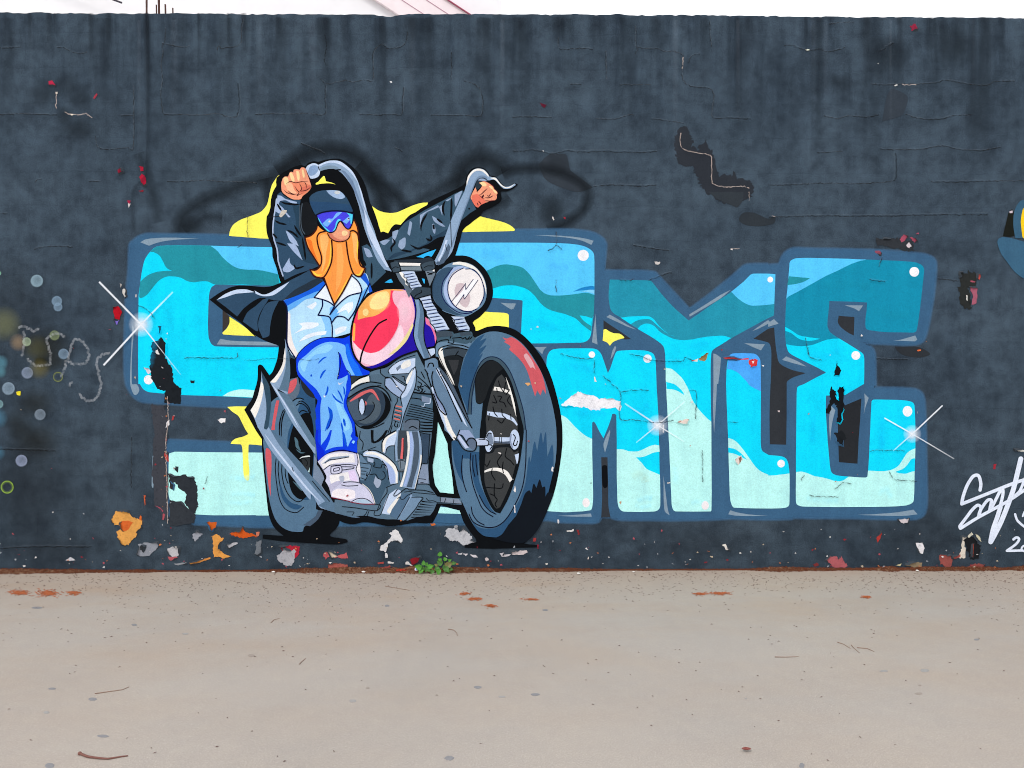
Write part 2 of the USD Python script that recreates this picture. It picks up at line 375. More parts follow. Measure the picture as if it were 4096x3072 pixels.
# ---- letter E
at('painted_letter_6', '', 'D')
TE2 = '#128cab'
S(TE2, '185,615 200,590 250,572 400,570 700,578 850,585 1050,592 1200,600 1280,610 1330,635 1347,670 1340,750 1325,900 1310,1020 1295,1130 1280,1200 1255,1215 1150,1213 1000,1210 880,1195 850,1185 840,1160 840,1100 850,1020 855,955! 780,950 600,945 528,942! 525,1000 513,1120 515,1170 540,1215 620,1270 720,1330 790,1375 820,1400 830,1440 828,1659 @I 822,2! 665,95! 500,100! 498,240 505,350 515,500 528,650 540,745 560,775 600,790 700,800 830,808 855,800 862,760 870,650 878,450 888,250 893,150 910,135 1000,135 1150,138 1220,148 1255,165 1265,200 1272,400 1270,600 1262,850 1258,1000 1240,1030 1180,1050 1000,1060 800,1062 500,1062 300,1058 255,1045 240,1020 240,900 240,600 245,150 250,35 270,15 310,0 @D 420,1600 500,1560! 430,1520 330,1470 220,1415 175,1380 155,1320 145,1200 150,1050 160,900 175,750')
S(LB, '185,615 200,590 250,572 400,570 700,578 850,585! 780,600 700,630 600,680 500,725 420,770 330,820 240,870 180,900 157,922! 175,750')
S(TE, '180,728! 250,735 362,745! 310,775 240,795 165,805!')
S(CY, '145,1165! 200,1195 260,1235 320,1250 400,1262 450,1268! 380,1285 320,1285 260,1265 200,1220 148,1200!')
S(CY, '155,1315! 220,1328 300,1332 380,1322 440,1300 500,1278 560,1268 616,1267! 720,1330 790,1375 820,1400 830,1440 828,1659 @I 822,2! 665,95! 500,100! 498,240 505,350 515,500 528,650 540,745 560,775 600,790 700,800 830,808 855,800 862,760 870,650 878,450 888,250 893,150 910,135 1000,135 1150,138 1220,148 1255,165 1265,200 1272,400 1270,600 1262,850 1258,1000 1240,1030 1180,1050 1000,1060 800,1062 500,1062 300,1058 255,1045 240,1020 240,900 240,600 245,150 250,35 270,15 310,0 @D 420,1600 500,1560! 430,1520 330,1470 220,1415 175,1380')
at('painted_letter_6', '', 'I')
S(MI, '240,760! 290,757 340,770 400,795 460,805 520,820 580,838 640,835 692,802! 700,800 830,808 855,800 862,748! 950,752 1020,750 1080,735 1130,700 1170,640 1200,595 1235,570 1271,555! 1269,640! 1235,650 1200,700 1160,735 1100,760 1180,775 1230,760 1265,752! 1258,1000 1240,1030 1180,1050 1000,1060 800,1062 500,1062 300,1058 255,1045 240,1020')
C(WH, 1203, 235, 41, 46)
at('painted_letter_6', '', 'D')
C(WH, 1262, 690, 42); C(WH, 757, 1412, 38)
# ---- fragment of the next mural at the right edge
at('neighbouring_mural', '', 'D')
S('#1a1d18', '2075,180! 2110,150 2130,220 2125,380! 2080,388 2028,380!')
S('#375c74', '2135,400! 2118,300 2120,200 2140,130 2175,80 2212,70 2300,90! 2300,400!')
S('#f2cc20', '2212,135 2190,190 2182,260 2190,340 2205,400 2300,420! 2300,120!')
S('#39607a', '1980,440 1990,405 2025,390 2090,396 2150,412 2212,430! 2300,470! 2300,780! 2212,750 2130,690 2060,600 2010,530')
# ---------------------------------------------------------------- painted motorcycle and rider: dark outline below, then the parts
SD, SM, ST, SP, SW = '#304a5c', '#536e84', '#8aa4c0', '#c0d2ea', '#ecebe4'
TY, TD, RED = '#54748e', '#2d5274', '#cf5c64'
at('painted_motorcycle', 'dark_outline', 'B')
S(K, '@a 290,480! 345,432 400,395 500,340 600,290 700,262 790,280 830,230 930,195 1010,205 1100,178 1250,155 1400,162 1550,250 1680,370 1780,520 1850,700 1900,900 1935,970! 2000,1150 2090,1425! 2130,1410 2212,1440 '
     '@B 1145,355! 1170,310 1205,280 1250,285! 1290,240 1330,200 1380,175 1430,140 1480,112 @b 140,825 300,740 500,650 720,540 785,470 800,400 830,320 900,240 1000,214 1100,230 1170,290 1220,362! 1300,372 1360,430 1410,500 1470,545 1540,545 1640,482! 1695,515! 1600,590 1500,630 1400,640 1410,750 1380,820 1250,900 1100,970 1040,1060! 900,1160 750,1290 700,1450 640,1659 '
     '@i 1130,270! 1250,268 1350,285 1450,330 1550,410 1640,500 1710,610 1755,720 1778,850 1775,970 1740,1080 1690,1180 1620,1260 1540,1340 1460,1390 1430,1430! 1450,1470 1472,1510 1478,1570! '
     '@c 720,290 850,237 970,220 1100,228 1220,262 1330,330 1440,430 1540,550 1630,680 1710,840 1770,1000 1820,1180 1860,1350 1885,1500 1898,1659 @d 1898,200 1870,450 1830,680 1780,880 1700,1090 1620,1270 1540,1400 1440,1510 1370,1570! 1560,1590! 1540,1620! 1200,1632 900,1640 545,1625! 560,1590! 710,1545! 700,1500 620,1400 530,1260 480,1110! '
     '@f 1830,1300! 1770,1450 1690,1600! 1560,1610 1400,1600 1250,1620 1100,1645 900,1655 700,1610 500,1590 300,1625 100,1570 @G 725,1180! 715,1215 690,1250 640,1312 780,1340 790,1365 700,1385 500,1375 250,1360 60,1335! 60,1300! 240,1310! 160,1240 115,1140 95,1000 80,850 65,700 55,560 '
     '@h 470,400 470,160! 360,0 @g 165,1290! 240,1190 300,1100 340,960 380,830 400,680 400,540 430,510 480,530 540,610 597,695! 650,640 700,520 740,380 762,190! 720,170 600,130 480,80 360,10 '
     '@A 2212,1255 2080,1130 1950,1040 1850,960 1813,930! 1900,870 1990,825 2080,808 2212,815 @B 60,822 130,815 215,785! 200,740 180,660 145,560 140,480 @a 150,1530 120,1420 110,1280 120,1150! 160,1080 185,980 190,880 210,780 240,700 285,620 280,560')
# gaps where the lettering shows between the parts
at('painted_letter_2', '', 'G')
S(MI, '1570,320! 1655,515! 1662,600 1690,760 1710,948! 1590,935! 1548,872! 1530,760 1528,640 1548,520 1562,420')
at('painted_letter_2', '', 'd')
S(MI, '212,1060! 300,1068 478,1112! 495,1160! 180,1148!')
S(SL, '180,1148! 495,1160! 535,1280! 300,1285 118,1270!')
at('painted_letter_2', '', 'i')
S('#2fb2ee', '455,295! 640,215 800,160! 720,292! 660,275 610,285 575,315! 520,300')
S('#2fb2ee', '550,665! 602,675! 605,750! 585,748!'); S('#2fb2ee', '-20,690! 20,672! 55,730! 0,745! -90,735!')
at('painted_letter', '', 'g')
S(CY, '600,690! 545,605 480,530 520,560! 700,480! 690,540 650,635')
# ---- rear wheel
at('painted_motorcycle', 'rear_wheel', 'G')
S(TY, '120,180 160,130 280,60 400,0 520,60 530,400 520,1080! @h 1440,1380! 1400,1480 1320,1590 1200,1670 @G 400,1275 300,1270 220,1230 165,1160 125,1040 100,900 85,760 75,600 62,500! 100,300')
S(TD, '440,30! 520,130 520,470 500,700 480,980 420,1000 330,960 290,840 270,640 280,420 330,300')
S(K, '300,440 330,350 400,260 470,260 500,400 500,560 490,760 470,900 430,980 370,990 310,930 280,800 275,600')
S('#23282c', '390,20! 470,70 530,120! 520,150 440,120')
S(RED, '@g 720,1130! 770,1128! 730,1350 700,1500 690,1659 @h 700,0! 640,0! @g 630,1640 660,1450 690,1250'); S(RED, '@h 545,310 620,370 635,600 620,900 625,1150! 590,1000 555,700 530,450')
for t in ('@G 235,230 205,330 205,440', '@G 250,235 225,330 220,450', '@h 712,500 700,650 720,900 770,1180 850,1340 960,1410 1080,1420 1190,1330', '@h 760,540 750,700 780,950 840,1150 930,1260 1080,1290', '@h 815,590 810,720 850,950 930,1120 1040,1220 1130,1230 1220,1150', '@h 870,670 880,820 920,920'):
    CUR[2] = 'h'
    L(K, 16, t)
S(TD, '780,900! 860,1120 960,1240 1080,1290 1160,1310 1080,1370 960,1340 850,1230 790,1080')
S('#46586b', '1010,1620! 1180,1640! 1240,1600 1400,1480 1440,1380! 1520,1390! 1440,1540 1300,1659! ')
CUR[2] = 'h'
for t in ('1035,120 1090,180 1100,260 1140,360 1060,300 1040,200', '1060,330 1150,380 1220,390 1130,400', '1000,880 1080,980 1160,1050 1120,950 1030,900'):
    S('#4e6e7c', t)
S('#dfe8e6', '1110,500! 1170,455 1290,440 1300,462 1190,470'); S('#b8d8d8', '1300,640! 1290,730! 1262,720!'); S('#2c3033', '1150,500! 1300,470! 1295,640 1260,700 1190,620')
L(K, 12, '1210,500 1260,560 1240,620')
CUR[2] = 'g'
S('#5a6b7c', '960,760! 1090,730! 1120,870 1110,1000 1060,1090 1000,1130! 910,1020!'); S(RED, '955,800! 1060,750 1070,840 1020,950 960,1005 915,1010! 935,900')
S(TD, '1130,760! 1180,800 1300,930 1390,1090! 1390,1360! 1290,1200 1170,1110 1050,1100! 1110,1000 1125,870')
S('#23282c', '1130,760! 1180,790 1300,910 1400,1090! 1330,1080 1230,1010 1160,900')
for t in ('1000,1140 1060,1100 1130,1090 1190,1110', '1095,1160 1150,1140 1220,1180 1280,1250 1310,1350', '1065,1215 1120,1180 1190,1200 1260,1270 1300,1380', '1120,1340 1170,1300 1250,1330'):
    L(K, 18, t)
S(K, '1390,1110! 1430,1130 1430,1220 1395,1280!')
for t in ('860,1280 800,1400 770,1659', '875,1300 820,1420 800,1659'):
    L(K, 14, t)
# ---- fender struts and swing arm
at('painted_motorcycle', 'fender', 'g')
S(ST, '455,620! 560,800 600,900 620,1050 625,1200 605,1400 580,1580 620,1659 @h 500,60! 400,-40! @g 340,1440 270,1300! 330,1210 390,1080 440,880 455,760')
S(SW, '455,800! 500,870 490,1000 450,1180 400,1330 350,1440! 272,1300! 330,1210 390,1080 430,930'); S(SD, '455,620! 560,800 600,900 620,1050 625,1200 605,1400 580,1580 540,1659! 505,1600 540,1400 545,1200 520,1000 490,850')
S(ST, '865,60! 910,240 955,430 960,600 950,780 920,980! 910,1030! 760,940! 610,815! 700,720 780,600 830,480 850,330 870,200'); S(SW, '870,210! 880,330 880,450 840,600 770,730 700,820 610,815! 700,720 780,600 830,480 850,330')
S('#58748a', '905,240! 955,430 960,600 950,780 920,980! 760,940! 830,760 880,560 890,400')
at('painted_motorcycle', 'frame', 'g')
S(K, '940,300! 1030,390! 1060,480 1070,600 1090,700! 960,750! 955,500')
S(SD, '925,270! 1030,380! 1040,420! 945,380!')
S(ST, '610,815! 700,845 740,930 745,960! 910,1030! 1000,1150 1120,1370 1260,1600 @h 1350,130 1395,250! 1395,420! 1360,390! 1330,340 1080,0! @g 1020,1560 900,1350 760,1080 690,960')
S('#5a768c', '745,960! 910,1030! 1000,1150 1120,1370 1260,1600 @h 1390,180! 1390,300! 1330,250 @g 1180,1659 1050,1450 900,1200')
L(SP, 22, '@g 640,850 720,960 860,1180 1010,1430 1100,1600', 1)
CUR[2] = 'h'
S(ST, '410,-30! 620,0! 820,190 960,370 1150,570 1330,800 1500,980 1640,1150 1700,1250! 2060,1260! 2180,1300! 2212,1400 2180,1470 2080,1500 @G 900,1150 880,1165 740,1130 690,1110 560,1070! 540,1050! 480,940 @h 1300,1200 1100,950 850,630 600,310 500,130')
S('#58748c', '620,0! 820,190 960,370 1150,570 1330,800 1500,980 1640,1150 1700,1250! 2060,1260! 2180,1300! 2212,1400 2180,1470 2080,1500 @G 880,1165 740,1130 690,1110 620,1090! @h 1440,1300! 1560,1230! 1300,920 1000,560 760,240')
L(SP, 34, '520,70 720,350 1000,700 1250,1010 1480,1240', 1)
L(K, 14, '1340,880 1480,1050 1640,1230'); L(K, 12, '990,640 1000,680 1015,710')
S('#76889e', '1370,420! 1420,520! 1420,600 1520,720 1580,850! 1520,900 1500,960! 1560,1050 1600,1150! 1480,960 1350,820! 1365,600')
S(K, '1415,540! 1440,540 1530,690 1585,840 1550,890 1600,960 1660,1060 1680,1165! 1640,1165! 1590,1000 1520,910 1545,830 1500,720 1430,600')
L(K, 14, '1850,1320 2000,1330 2212,1350'); L(K, 13, '1930,1412 2060,1415 2030,1470')
# ---- engine block
at('painted_motorcycle', 'engine', 'e')
S('#587286', '600,560! 700,520 900,470 1100,330 1400,170! 1500,380! 1560,500 1650,800 1690,1000 1680,1400 1670,1659 @f 1650,300 1615,580 1640,900 1720,1080 1790,1150 2180,1180! 2190,1290! 1760,1260! 1700,1400 1600,1500 1300,1560 1100,1540 900,1540 720,1520 560,1480 300,1480 100,1450 0,1420 0,1200! 700,1260! 560,950 420,560 380,380! 400,100! @e 340,1400! 250,1250! 210,1050! 270,780! 600,600!')
S('#466074', '1340,900! 1660,950! 1690,1180 1680,1560 1200,1560! 1190,1380! 1250,1250! 1310,1060!')
S('#3e586c', '@f 400,380! 560,340! 800,470! 900,640 930,850 960,930! 880,1000! 760,1280! 680,1270! 560,1000 430,900! 400,500!')
S('#607c94', '@f 430,400! 560,560! 640,600 620,740 520,860 430,860!')
# air cleaner
at('painted_motorcycle', 'air_cleaner', 'e')
S('#50687a', '280,820! 300,770 420,690 600,610 760,590 870,660! 860,780! 960,920 1000,1080 970,1250 880,1400 730,1490 560,1530 400,1470 330,1400!')
S(SW, '290,780! 420,680 590,620! 600,720! 460,740 340,800 275,860!'); S('#2c3338', '270,620! 460,605 600,590! 420,650 290,770!')
S(K, '790,860! 900,960 960,1080 960,1200 890,1340 780,1440 660,1500 560,1530 440,1500 500,1480 650,1450 780,1340 850,1200 860,1080 830,960')
S('#2f3f50', '210,1040! 280,960 420,870 560,820 700,820 800,880 860,1000 870,1130 830,1270 740,1390 620,1460 500,1480 400,1460 330,1400! 250,1230')
S('#4d5c67', '520,1120! 600,960 680,940 760,1040 800,1160 770,1290 690,1390 590,1440 480,1440 380,1400! 560,1330 650,1220 680,1120')
S('#46586a', '215,1080! 400,1000! 420,1180 470,1290 560,1300 600,1260 500,1360 380,1390 300,1340 230,1200')
S('#d2686a', '255,1050! 330,990 440,910 570,860 650,850 720,930 775,1050! 740,1030 690,950 620,900 540,920 420,990 270,1065'); S('#d2686a', '520,1050! 555,1080 540,1130 525,1110')
C(SP, 467, 1150, 46, 135); L(K, 14, '440,1025 415,1100 415,1200 450,1280'); L(K, 14, '495,1030 522,1100 525,1190 500,1270')
L(K, 14, '655,1070 685,1120 670,1200 600,1300 500,1370 400,1400'); L(K, 24, '230,1005 330,940 470,860 600,810 720,800 830,840 920,930 970,1050'); L(K, 20, '275,870 420,780 600,725 800,750'); L(K, 18, '330,1410 430,1500 560,1530 720,1495 850,1430')
L(K, 12, '605,620 610,710'); L(K, 14, '870,650 862,780 900,850'); L(K, 12, '740,785 795,788')
# engine details
at('painted_motorcycle', 'engine', 'e')
S(SP, '930,530! 1020,410 1180,350 1390,310! 1385,470! 1330,490 1270,575! 1000,590! 960,600!'); S(SW, '1140,450 1200,370 1300,350 1310,440 1260,470 1170,500'); S('#6d7c90', '1065,480! 1130,430 1140,470 1080,530!')
L(K, 13, '930,570 920,530 1010,430 1180,330 1390,260'); L(K, 12, '960,600 1000,592 1280,575'); L(K, 10, '1065,480 1080,530')
S('#93a8c8', '880,670! 960,660! 1170,910! 1110,990! 960,890 870,790!'); S('#aebfdb', '990,640! 1040,660 1220,800! 1175,900! 1080,800')
S('#566a7c', '1000,600! 1280,580! 1250,720! 1220,780!')
for t in ('880,660 960,655 1100,830 1180,910', '990,630 1100,720 1230,800', '1000,620 1230,770', '870,790 960,890 1110,995', '1160,625 1210,640 1200,690 1250,715', '790,510 790,570 870,640 920,640'):
    L(K, 15, t)
for t in ('1430,630 1560,740 1640,830', '1490,550 1550,660', '1440,720 1500,760 1470,810 1530,800', '1390,850 1460,880 1430,800 1510,860 1470,910', '1365,910 1500,920 1640,930', '1310,1000 1480,1020 1500,1050 1640,1070', '1550,780 1600,810 1650,860', '1520,840 1500,930 1560,880'):
    L(K, 18, t)
L(K, 26, '1365,905 1500,925 1660,935'); S(K, '1640,850! 1690,930 1760,1150 1780,1400! @f 1760,60! 1730,400 1690,620 1720,960 1800,1080! 1780,1150! 1700,1050 1640,960 1620,600 1660,200 @e 1690,1500 1700,1150')
S('#7788a0', '1500,960! 1650,1000! 1640,1090! 1500,1060!'); L(SP, 14, '1560,1095 1640,1090 1650,1010'); L(SP, 12, '1500,1140 1540,1145 1545,1100')
for i in range(6):
    L(K, 15, '%d,%d 1450,%d 1690,%d' % (1310 - i * 15, 1110 + i * 38, 1140 + i * 40, 1195 + i * 40))
for i in range(4):
    L(K, 22, '1480,%d 1570,%d 1680,%d' % (1415 + i * 52, 1425 + i * 52, 1425 + i * 52))
S('#5c6b7b', '1180,1400! 1300,1370 1460,1400! 1450,1560! 1190,1560!'); L(K, 16, '1215,1420 1260,1380 1350,1365 1460,1395 1455,1560'); L(K, 18, '1285,1520 1340,1490 1420,1530')
# coil spring and linkage
for i in range(4):
    L('#d8705e', 22, '%d,%d %d,%d' % (1060 - i * 10, 1140 + i * 72, 1160 - i * 15, 1160 + i * 72)); L(K, 12, '%d,%d %d,%d' % (1040 - i * 8, 1175 + i * 72, 1155 - i * 15, 1210 + i * 72))
for t in ('1075,1000 1080,1060 1040,1130 1000,1300 980,1440 920,1600', '1130,1000 1165,1150 1160,1300 1120,1500 @f 1090,0 1040,280 1040,540', '@e 1050,1400 1030,1480 1080,1500 1080,1450', '@e 990,1480 950,1620', '@f 640,0 650,210 720,210 800,150 870,40', '@f 440,20 430,140 490,220 470,340'):
    CUR[2] = 'e'
    L(K, 16, t)
S(K, '@f 620,0! 670,0! 680,190 800,110 880,0! 920,0! 850,130 740,210 630,215!')
# front down tube (bright blade)
S(ST, '1390,460! 1410,560 1390,800 1330,970 1250,1150 1190,1330 1160,1480 @f 1130,0 1120,500! 1050,540! 1040,280 1070,0 @e 1120,1500 1165,1300 1150,1120 1140,970! 1200,860 1270,680 1330,520'); S(SP, '1390,460! 1385,600 1330,800 1240,960 1170,1000 1145,980 1200,860 1270,680 1330,520'); L(K, 14, '1385,460 1410,560 1390,800 1310,1000 1210,1250 1150,1470 @f 1130,0'); L(K, 14, '@e 1385,460 1300,600 1210,860 1140,970 1165,1150')
S(SW, '1290,580! 1340,520 1330,600 1250,760 1230,700')
# exhausts
at('painted_motorcycle', 'exhaust', 'f')
S(SP, '490,400! 560,350 700,370 820,420 960,510 1050,600 1090,700 1085,920! 960,930! 930,800 880,640 780,500 620,460 500,460!'); S(SW, '520,400! 600,370 720,390 860,450 980,540 1060,640 1085,760 1085,920! 1050,900 1050,760 990,640 860,520 700,430 560,420')
S('#9fb3dc', '850,560! 940,590 1010,680 1040,800 1040,900 960,925! 935,800 900,660')
L(K, 16, '580,355 700,350 830,410 960,510 1050,610 1095,720'); L(K, 14, '490,455 600,460 760,500'); L(K, 14, '820,530 900,650 930,850'); L(K, 12, '480,380 600,330 710,290')
S(SP, '830,380! 830,200 900,110 1060,20! 1075,60! 1030,260! 950,270 890,330 870,400!'); S(SW, '830,380! 830,200 900,110 1060,20! 1060,45! 930,130 880,220 860,370!'); L(K, 20, '820,370 820,210 900,90 1050,10'); L(K, 12, '875,400 900,310 960,270 1030,270')
S('#39454f', '1100,0! 1250,10! 1260,250 1230,500 1190,560! 1090,540! 1080,300'); S('#d8686a', '1160,140 1190,140 1195,300 1175,500! 1130,490! 1150,300'); L(K, 10, '1185,160 1190,300 1180,490')
S('#6f7f8c', '1090,490! 1150,520 1210,500! 1210,650! 1130,700! 1090,560!'); L(K, 12, '1090,540 1150,520 1215,540'); L(K, 11, '1135,540 1140,660'); C('#59646f', 1150, 700, 50, 25); L(K, 10, '1105,700 1150,720 1195,700'); L(K, 11, '1120,730 1115,860 1150,890'); L(K, 11, '1170,730 1160,880')
S(ST, '1240,20! 1460,10! 1490,150 1510,350 1500,560 1440,820 1390,1020! 1240,1000 1130,970! 1190,760 1230,560 1260,300'); S(SW, '1240,20! 1270,20! 1300,150 1290,400 1250,650 1200,850 1160,980 1120,970! 1190,760 1230,560 1260,300'); S('#49596a', '1330,20! 1430,20! 1450,150 1460,400 1430,620 1370,830 1330,990! 1240,980! 1310,760 1350,500 1370,250'); S('#9fb6e0', '1290,40! 1330,40! 1360,250 1340,500 1290,760 1230,970! 1190,960! 1260,700 1300,400')
S(SW, '1480,420! 1500,430! 1500,560 1440,820 1400,990 1375,1010! 1440,740 1470,560'); L(K, 16, '1460,20 1495,150 1512,350 1500,560 1440,820 1390,1025')
S('#33465a', '1480,60! 1650,60! 1610,570! 1510,570! 1515,350'); L(K, 14, '1480,40 1560,60 1650,70'); L(K, 12, '1640,80 1600,570 1515,570'); S('#8191a8', '1510,590! 1605,590! 1620,800 1620,930! 1440,930! 1450,800'); L(K, 12, '1450,835 1570,850'); L(K, 12, '1480,900 1530,905')
at('painted_motorcycle', 'engine', 'f')
L(K, 15, '1430,930 1540,925 1630,940 1700,1030')
for t in ('410,420 440,410 490,440', '410,560 540,580 630,600 600,740 545,790 560,730', '420,640 580,660', '440,705 540,710', '430,755 520,760', '440,820 520,850', '560,550 680,550 690,600 660,620 700,640 800,650 810,600 870,600 860,650', '600,770 700,760 750,830 810,860 870,810 860,740 830,710', '570,790 520,870', '890,990 1000,940 1090,920', '900,990 900,1080 800,1220 730,1390'):
    L(K, 13, t)
S('#9aa8bc', '700,790! 740,840 800,870 780,960 730,1000 670,910!'); S('#9fb0c8', '560,470! 670,500! 660,560 570,540!')
# lower covers
S(SP, '920,1120! 1060,1020! 1140,1050 1130,1150 1040,1280 960,1400 950,1460! 810,1440! 850,1280'); S(SW, '1100,1120! 1140,1100 1090,1220 1000,1360 950,1440 900,1400 960,1300 1060,1180'); S('#526e88', '1150,1110! 1300,1100 1320,1120 1230,1280 1140,1420 1070,1540! 960,1480! 980,1380 1060,1260'); S(ST, '1310,1110! 1340,1110! 1300,1240 1220,1360 1180,1480 1120,1440! 1200,1320')
S('#728ea8', '1330,1140! 1500,1170! 1450,1260 1400,1350 1280,1480 1190,1560! 1080,1540! 1160,1430 1240,1300')
for t in ('1080,1020 1020,1110 1030,1140 1090,1110 1150,1060 1240,1000 1290,1030 1390,1030 1550,1040 1700,1080', '1200,1070 1290,1060 1400,1080 1730,1110', '1085,1180 1130,1150 1140,1190 1190,1190 1250,1130 1330,1090', '1330,1160 1520,1165 1450,1260 1400,1350 1220,1560', '1290,1160 1200,1330 1080,1530', '930,1110 870,1260 800,1440 760,1475 680,1465 690,1400', '2080,1200', '1580,1180 1620,1220 1700,1220 1780,1250 2180,1270', '1820,1160 1820,1220', '1920,1180 1900,1240', '2055,1200 2055,1250', '130,1320 350,1340 720,1390 790,1300 640,1270', '210,1412 330,1415 300,1470', '480,1500 540,1440 560,1390', '560,1480 590,1400', '290,1230 380,1190 480,1180 560,1200 660,1260'):
    if t.count(',') > 1:
        L(K, 13, t)
for i in range(7):
    L(K, 24 - i, '%d,%d %d,%d' % (1500 - i * 30, 1230 + i * 46, 1740 - i * 18, 1255 + i * 40 + (i % 2) * 14), 2)
S('#7f8d9e', '1830,1160! 2140,1190! 2190,1270! 1830,1240!')
L(K, 13, '1820,1165 1822,1230'); L(K, 13, '1915,1180 1895,1240'); L(K, 13, '2055,1200 2050,1255')
S(K, '40,1440! 200,1480 330,1510 480,1500 600,1500 740,1530 900,1540 1070,1540 1210,1570 1400,1510 1560,1480 1690,1470! 1680,1600! 1560,1610 1400,1600 1250,1620 1100,1645 900,1655 700,1610 500,1590 300,1625 100,1570')
# ---------------------------------------------------------------- painted rider
NV = '#0c1440'
SK, SKL, SKD = '#ec9c7a', '#f8d69c', '#d8745c'
at('painted_rider', 'jacket', 'B')
S('#2f4b64', '@A 1872,934! 1950,884 2040,848 2130,845 2212,872 @B 60,888 120,872 200,822 300,762 380,722 470,672! 560,730 585,772! 480,840 350,900 235,938! 160,936 60,915 0,950 @A 2130,1000 2050,1075! 1960,1000')
S(SP, '@A 1875,932! 1950,880 2040,846 2130,842 2200,865! 2130,872 2040,880 1950,910'); S(SP, '@B -10,852! 60,886 120,872 200,826 290,776! 240,830 150,892 60,900 0,880!')
S('#24323f', '@B 235,935! 330,850 420,800 520,750 585,772! 480,840 350,900'); S('#2f4b64', '@A 2100,1120! 2140,1040 2212,985 @B 60,930! 110,925 40,1040 15,1120 20,1200 @A 2212,1200')
S('#2f4b64', '@B 60,1262! 20,1160 40,1060 100,960 200,940! 150,1040 125,1150 115,1240'); L(K, 22, '@A 2070,1070 2120,1010 2200,950 @B 40,925')
S('#2f4b64', '@a 305,770! 365,725! 420,790 520,850 620,870 705,870! 690,960 690,1150 680,1350 770,1500 @B 420,415! 470,520 545,640! 470,672 350,712 250,762! 225,700 195,600 180,510 165,440 @a 225,1500 215,1420 235,1250 255,1100 270,960 285,850')
S('#264054', '@a 560,960! 690,960! 690,1150 680,1350 770,1500 @B 420,415 470,520 540,630! 400,590 350,470 @a 620,1200')
for t in ('@a 308,785! 370,795 450,850 640,900! 640,925 540,915 440,870 350,885! 330,940 400,1000 440,1060 530,1160! 495,1165 420,1080 340,1100 270,1060!', '@B 258,335! 330,395 372,470! 300,430', '@B 270,445! 345,460 405,592! 330,520', '@B 232,665! 290,568! 300,620 345,655! 290,692 240,688', '@a 455,1390! 560,1480 650,1600! 560,1540'):
    S('#9fb4d4', t)
L('#a9bcd8', 12, '@a 290,850 262,1050 240,1200 225,1400 250,1560 @B 185,500 195,600 235,725')
for t in ('@a 350,890 440,925 560,940 690,945', '@a 300,930 375,1055', '@a 255,1215 340,1265 465,1290', '@a 595,1300 650,1400 720,1500', '@a 225,1445 300,1530', '@a 470,1385 570,1430 670,1520', '@B 175,435 265,465', '@B 330,625 350,660 420,640', '@B 400,390 420,500 430,590'):
    L(K, 17, t, 1)
# right sleeve and shoulder
S('#385468', '@B 1068,430! 1120,415 1180,380! 1240,320 1290,262 1380,208 1450,162 1560,105 1640,62 @b 600,670 735,615! 880,760! 960,920 972,940! 860,1010 740,1110! 450,1390 300,1430 150,1530 0,1600 @B 1500,500 1380,540 1250,572 1130,592! 1090,520')
S('#284054', '@b 0,1610! 150,1535 300,1435 450,1395! 480,1280 300,1380 120,1450 @B 1480,440 1340,500 1200,530 1130,592!')
S('#385468', '@B 915,470! 960,452! 1010,500 1060,580 1125,692! 1000,812! 960,740 935,600')
for t in ('@B 1070,430! 1120,412 1160,415! 1110,460', '@b 0,1040! 100,980 200,930 310,870! 330,900 220,950 130,985 60,1050 20,1150 0,1260', '@b 330,900! 390,860! 385,1050!', '@b 205,1055! 260,1080 320,1130 440,1240! 380,1235 300,1190 240,1140', '@b 210,1200! 240,1190 270,1290 260,1370! 225,1330', '@b 440,790! 540,740 560,740! 480,800', '@B 1180,345! 1230,330 1210,400! 1180,440', '@B 1240,420! 1290,395 1290,470 1260,500! 1230,470', '@B 1330,250! 1350,270 1330,380! 1310,360', '@B 930,480! 980,500 1010,560! 960,560', '@b 600,690! 720,620 730,640! 620,900! 600,850'):
    S('#8fa4c0', t)
for t in ('@b 130,1010 60,1120 20,1220 20,1320', '@b 440,790 400,880 400,980 430,1050', '@b 230,1200 245,1290', '@b 100,1440 180,1480 200,1440 175,1380', '@b 545,740 545,900 530,1160', '@b 290,1100 390,1180', '@B 1330,455 1400,490 1460,470 1600,415', '@B 1250,500 1350,520', '@B 1180,400 1200,440 1170,480 1175,520', '@B 1000,610 1000,750', '@b 850,910 850,950', '@B 930,590 950,640'):
    L(K, 18, t, 1)
# shirt
at('painted_rider', 'shirt', 'B')
S('#b4dffb', '235,938! 350,900 480,840 585,770! 680,975! 830,710! 945,700 980,780 1008,860! 960,880 900,960 850,1080 825,1215! 740,1240 660,1258 560,1265 460,1310 380,1380 345,1432! 305,1400 275,1330 268,1200 273,1020')
S('#1760da', '240,938! 350,898 480,838 585,770! 620,830! 560,850 500,870 420,905 330,950 262,990!'); S('#62aef2', '262,990! 330,950 420,905 500,870 560,850! 510,910 430,930 350,990 280,1030!')
S('#1a58d0', '945,700! 980,780 1008,860! 980,870 960,800 900,730'); S('#62aef2', '900,880! 985,800! 960,880 900,960 860,1050 800,1100! 850,1040 880,960'); S('#86c4f6', '560,1070! 640,1080 650,1250! 560,1262 600,1180'); S('#6ab4f4', '640,1000! 680,980! 720,1050 690,1080 660,1120! 640,1070')
S('#ebe6e2', '275,1040! 298,1050 300,1180 325,1310 368,1400! 342,1432! 300,1385 275,1310'); S('#3d9cf0', '480,1310! 560,1268 690,1262! 560,1275 470,1330 380,1420!')
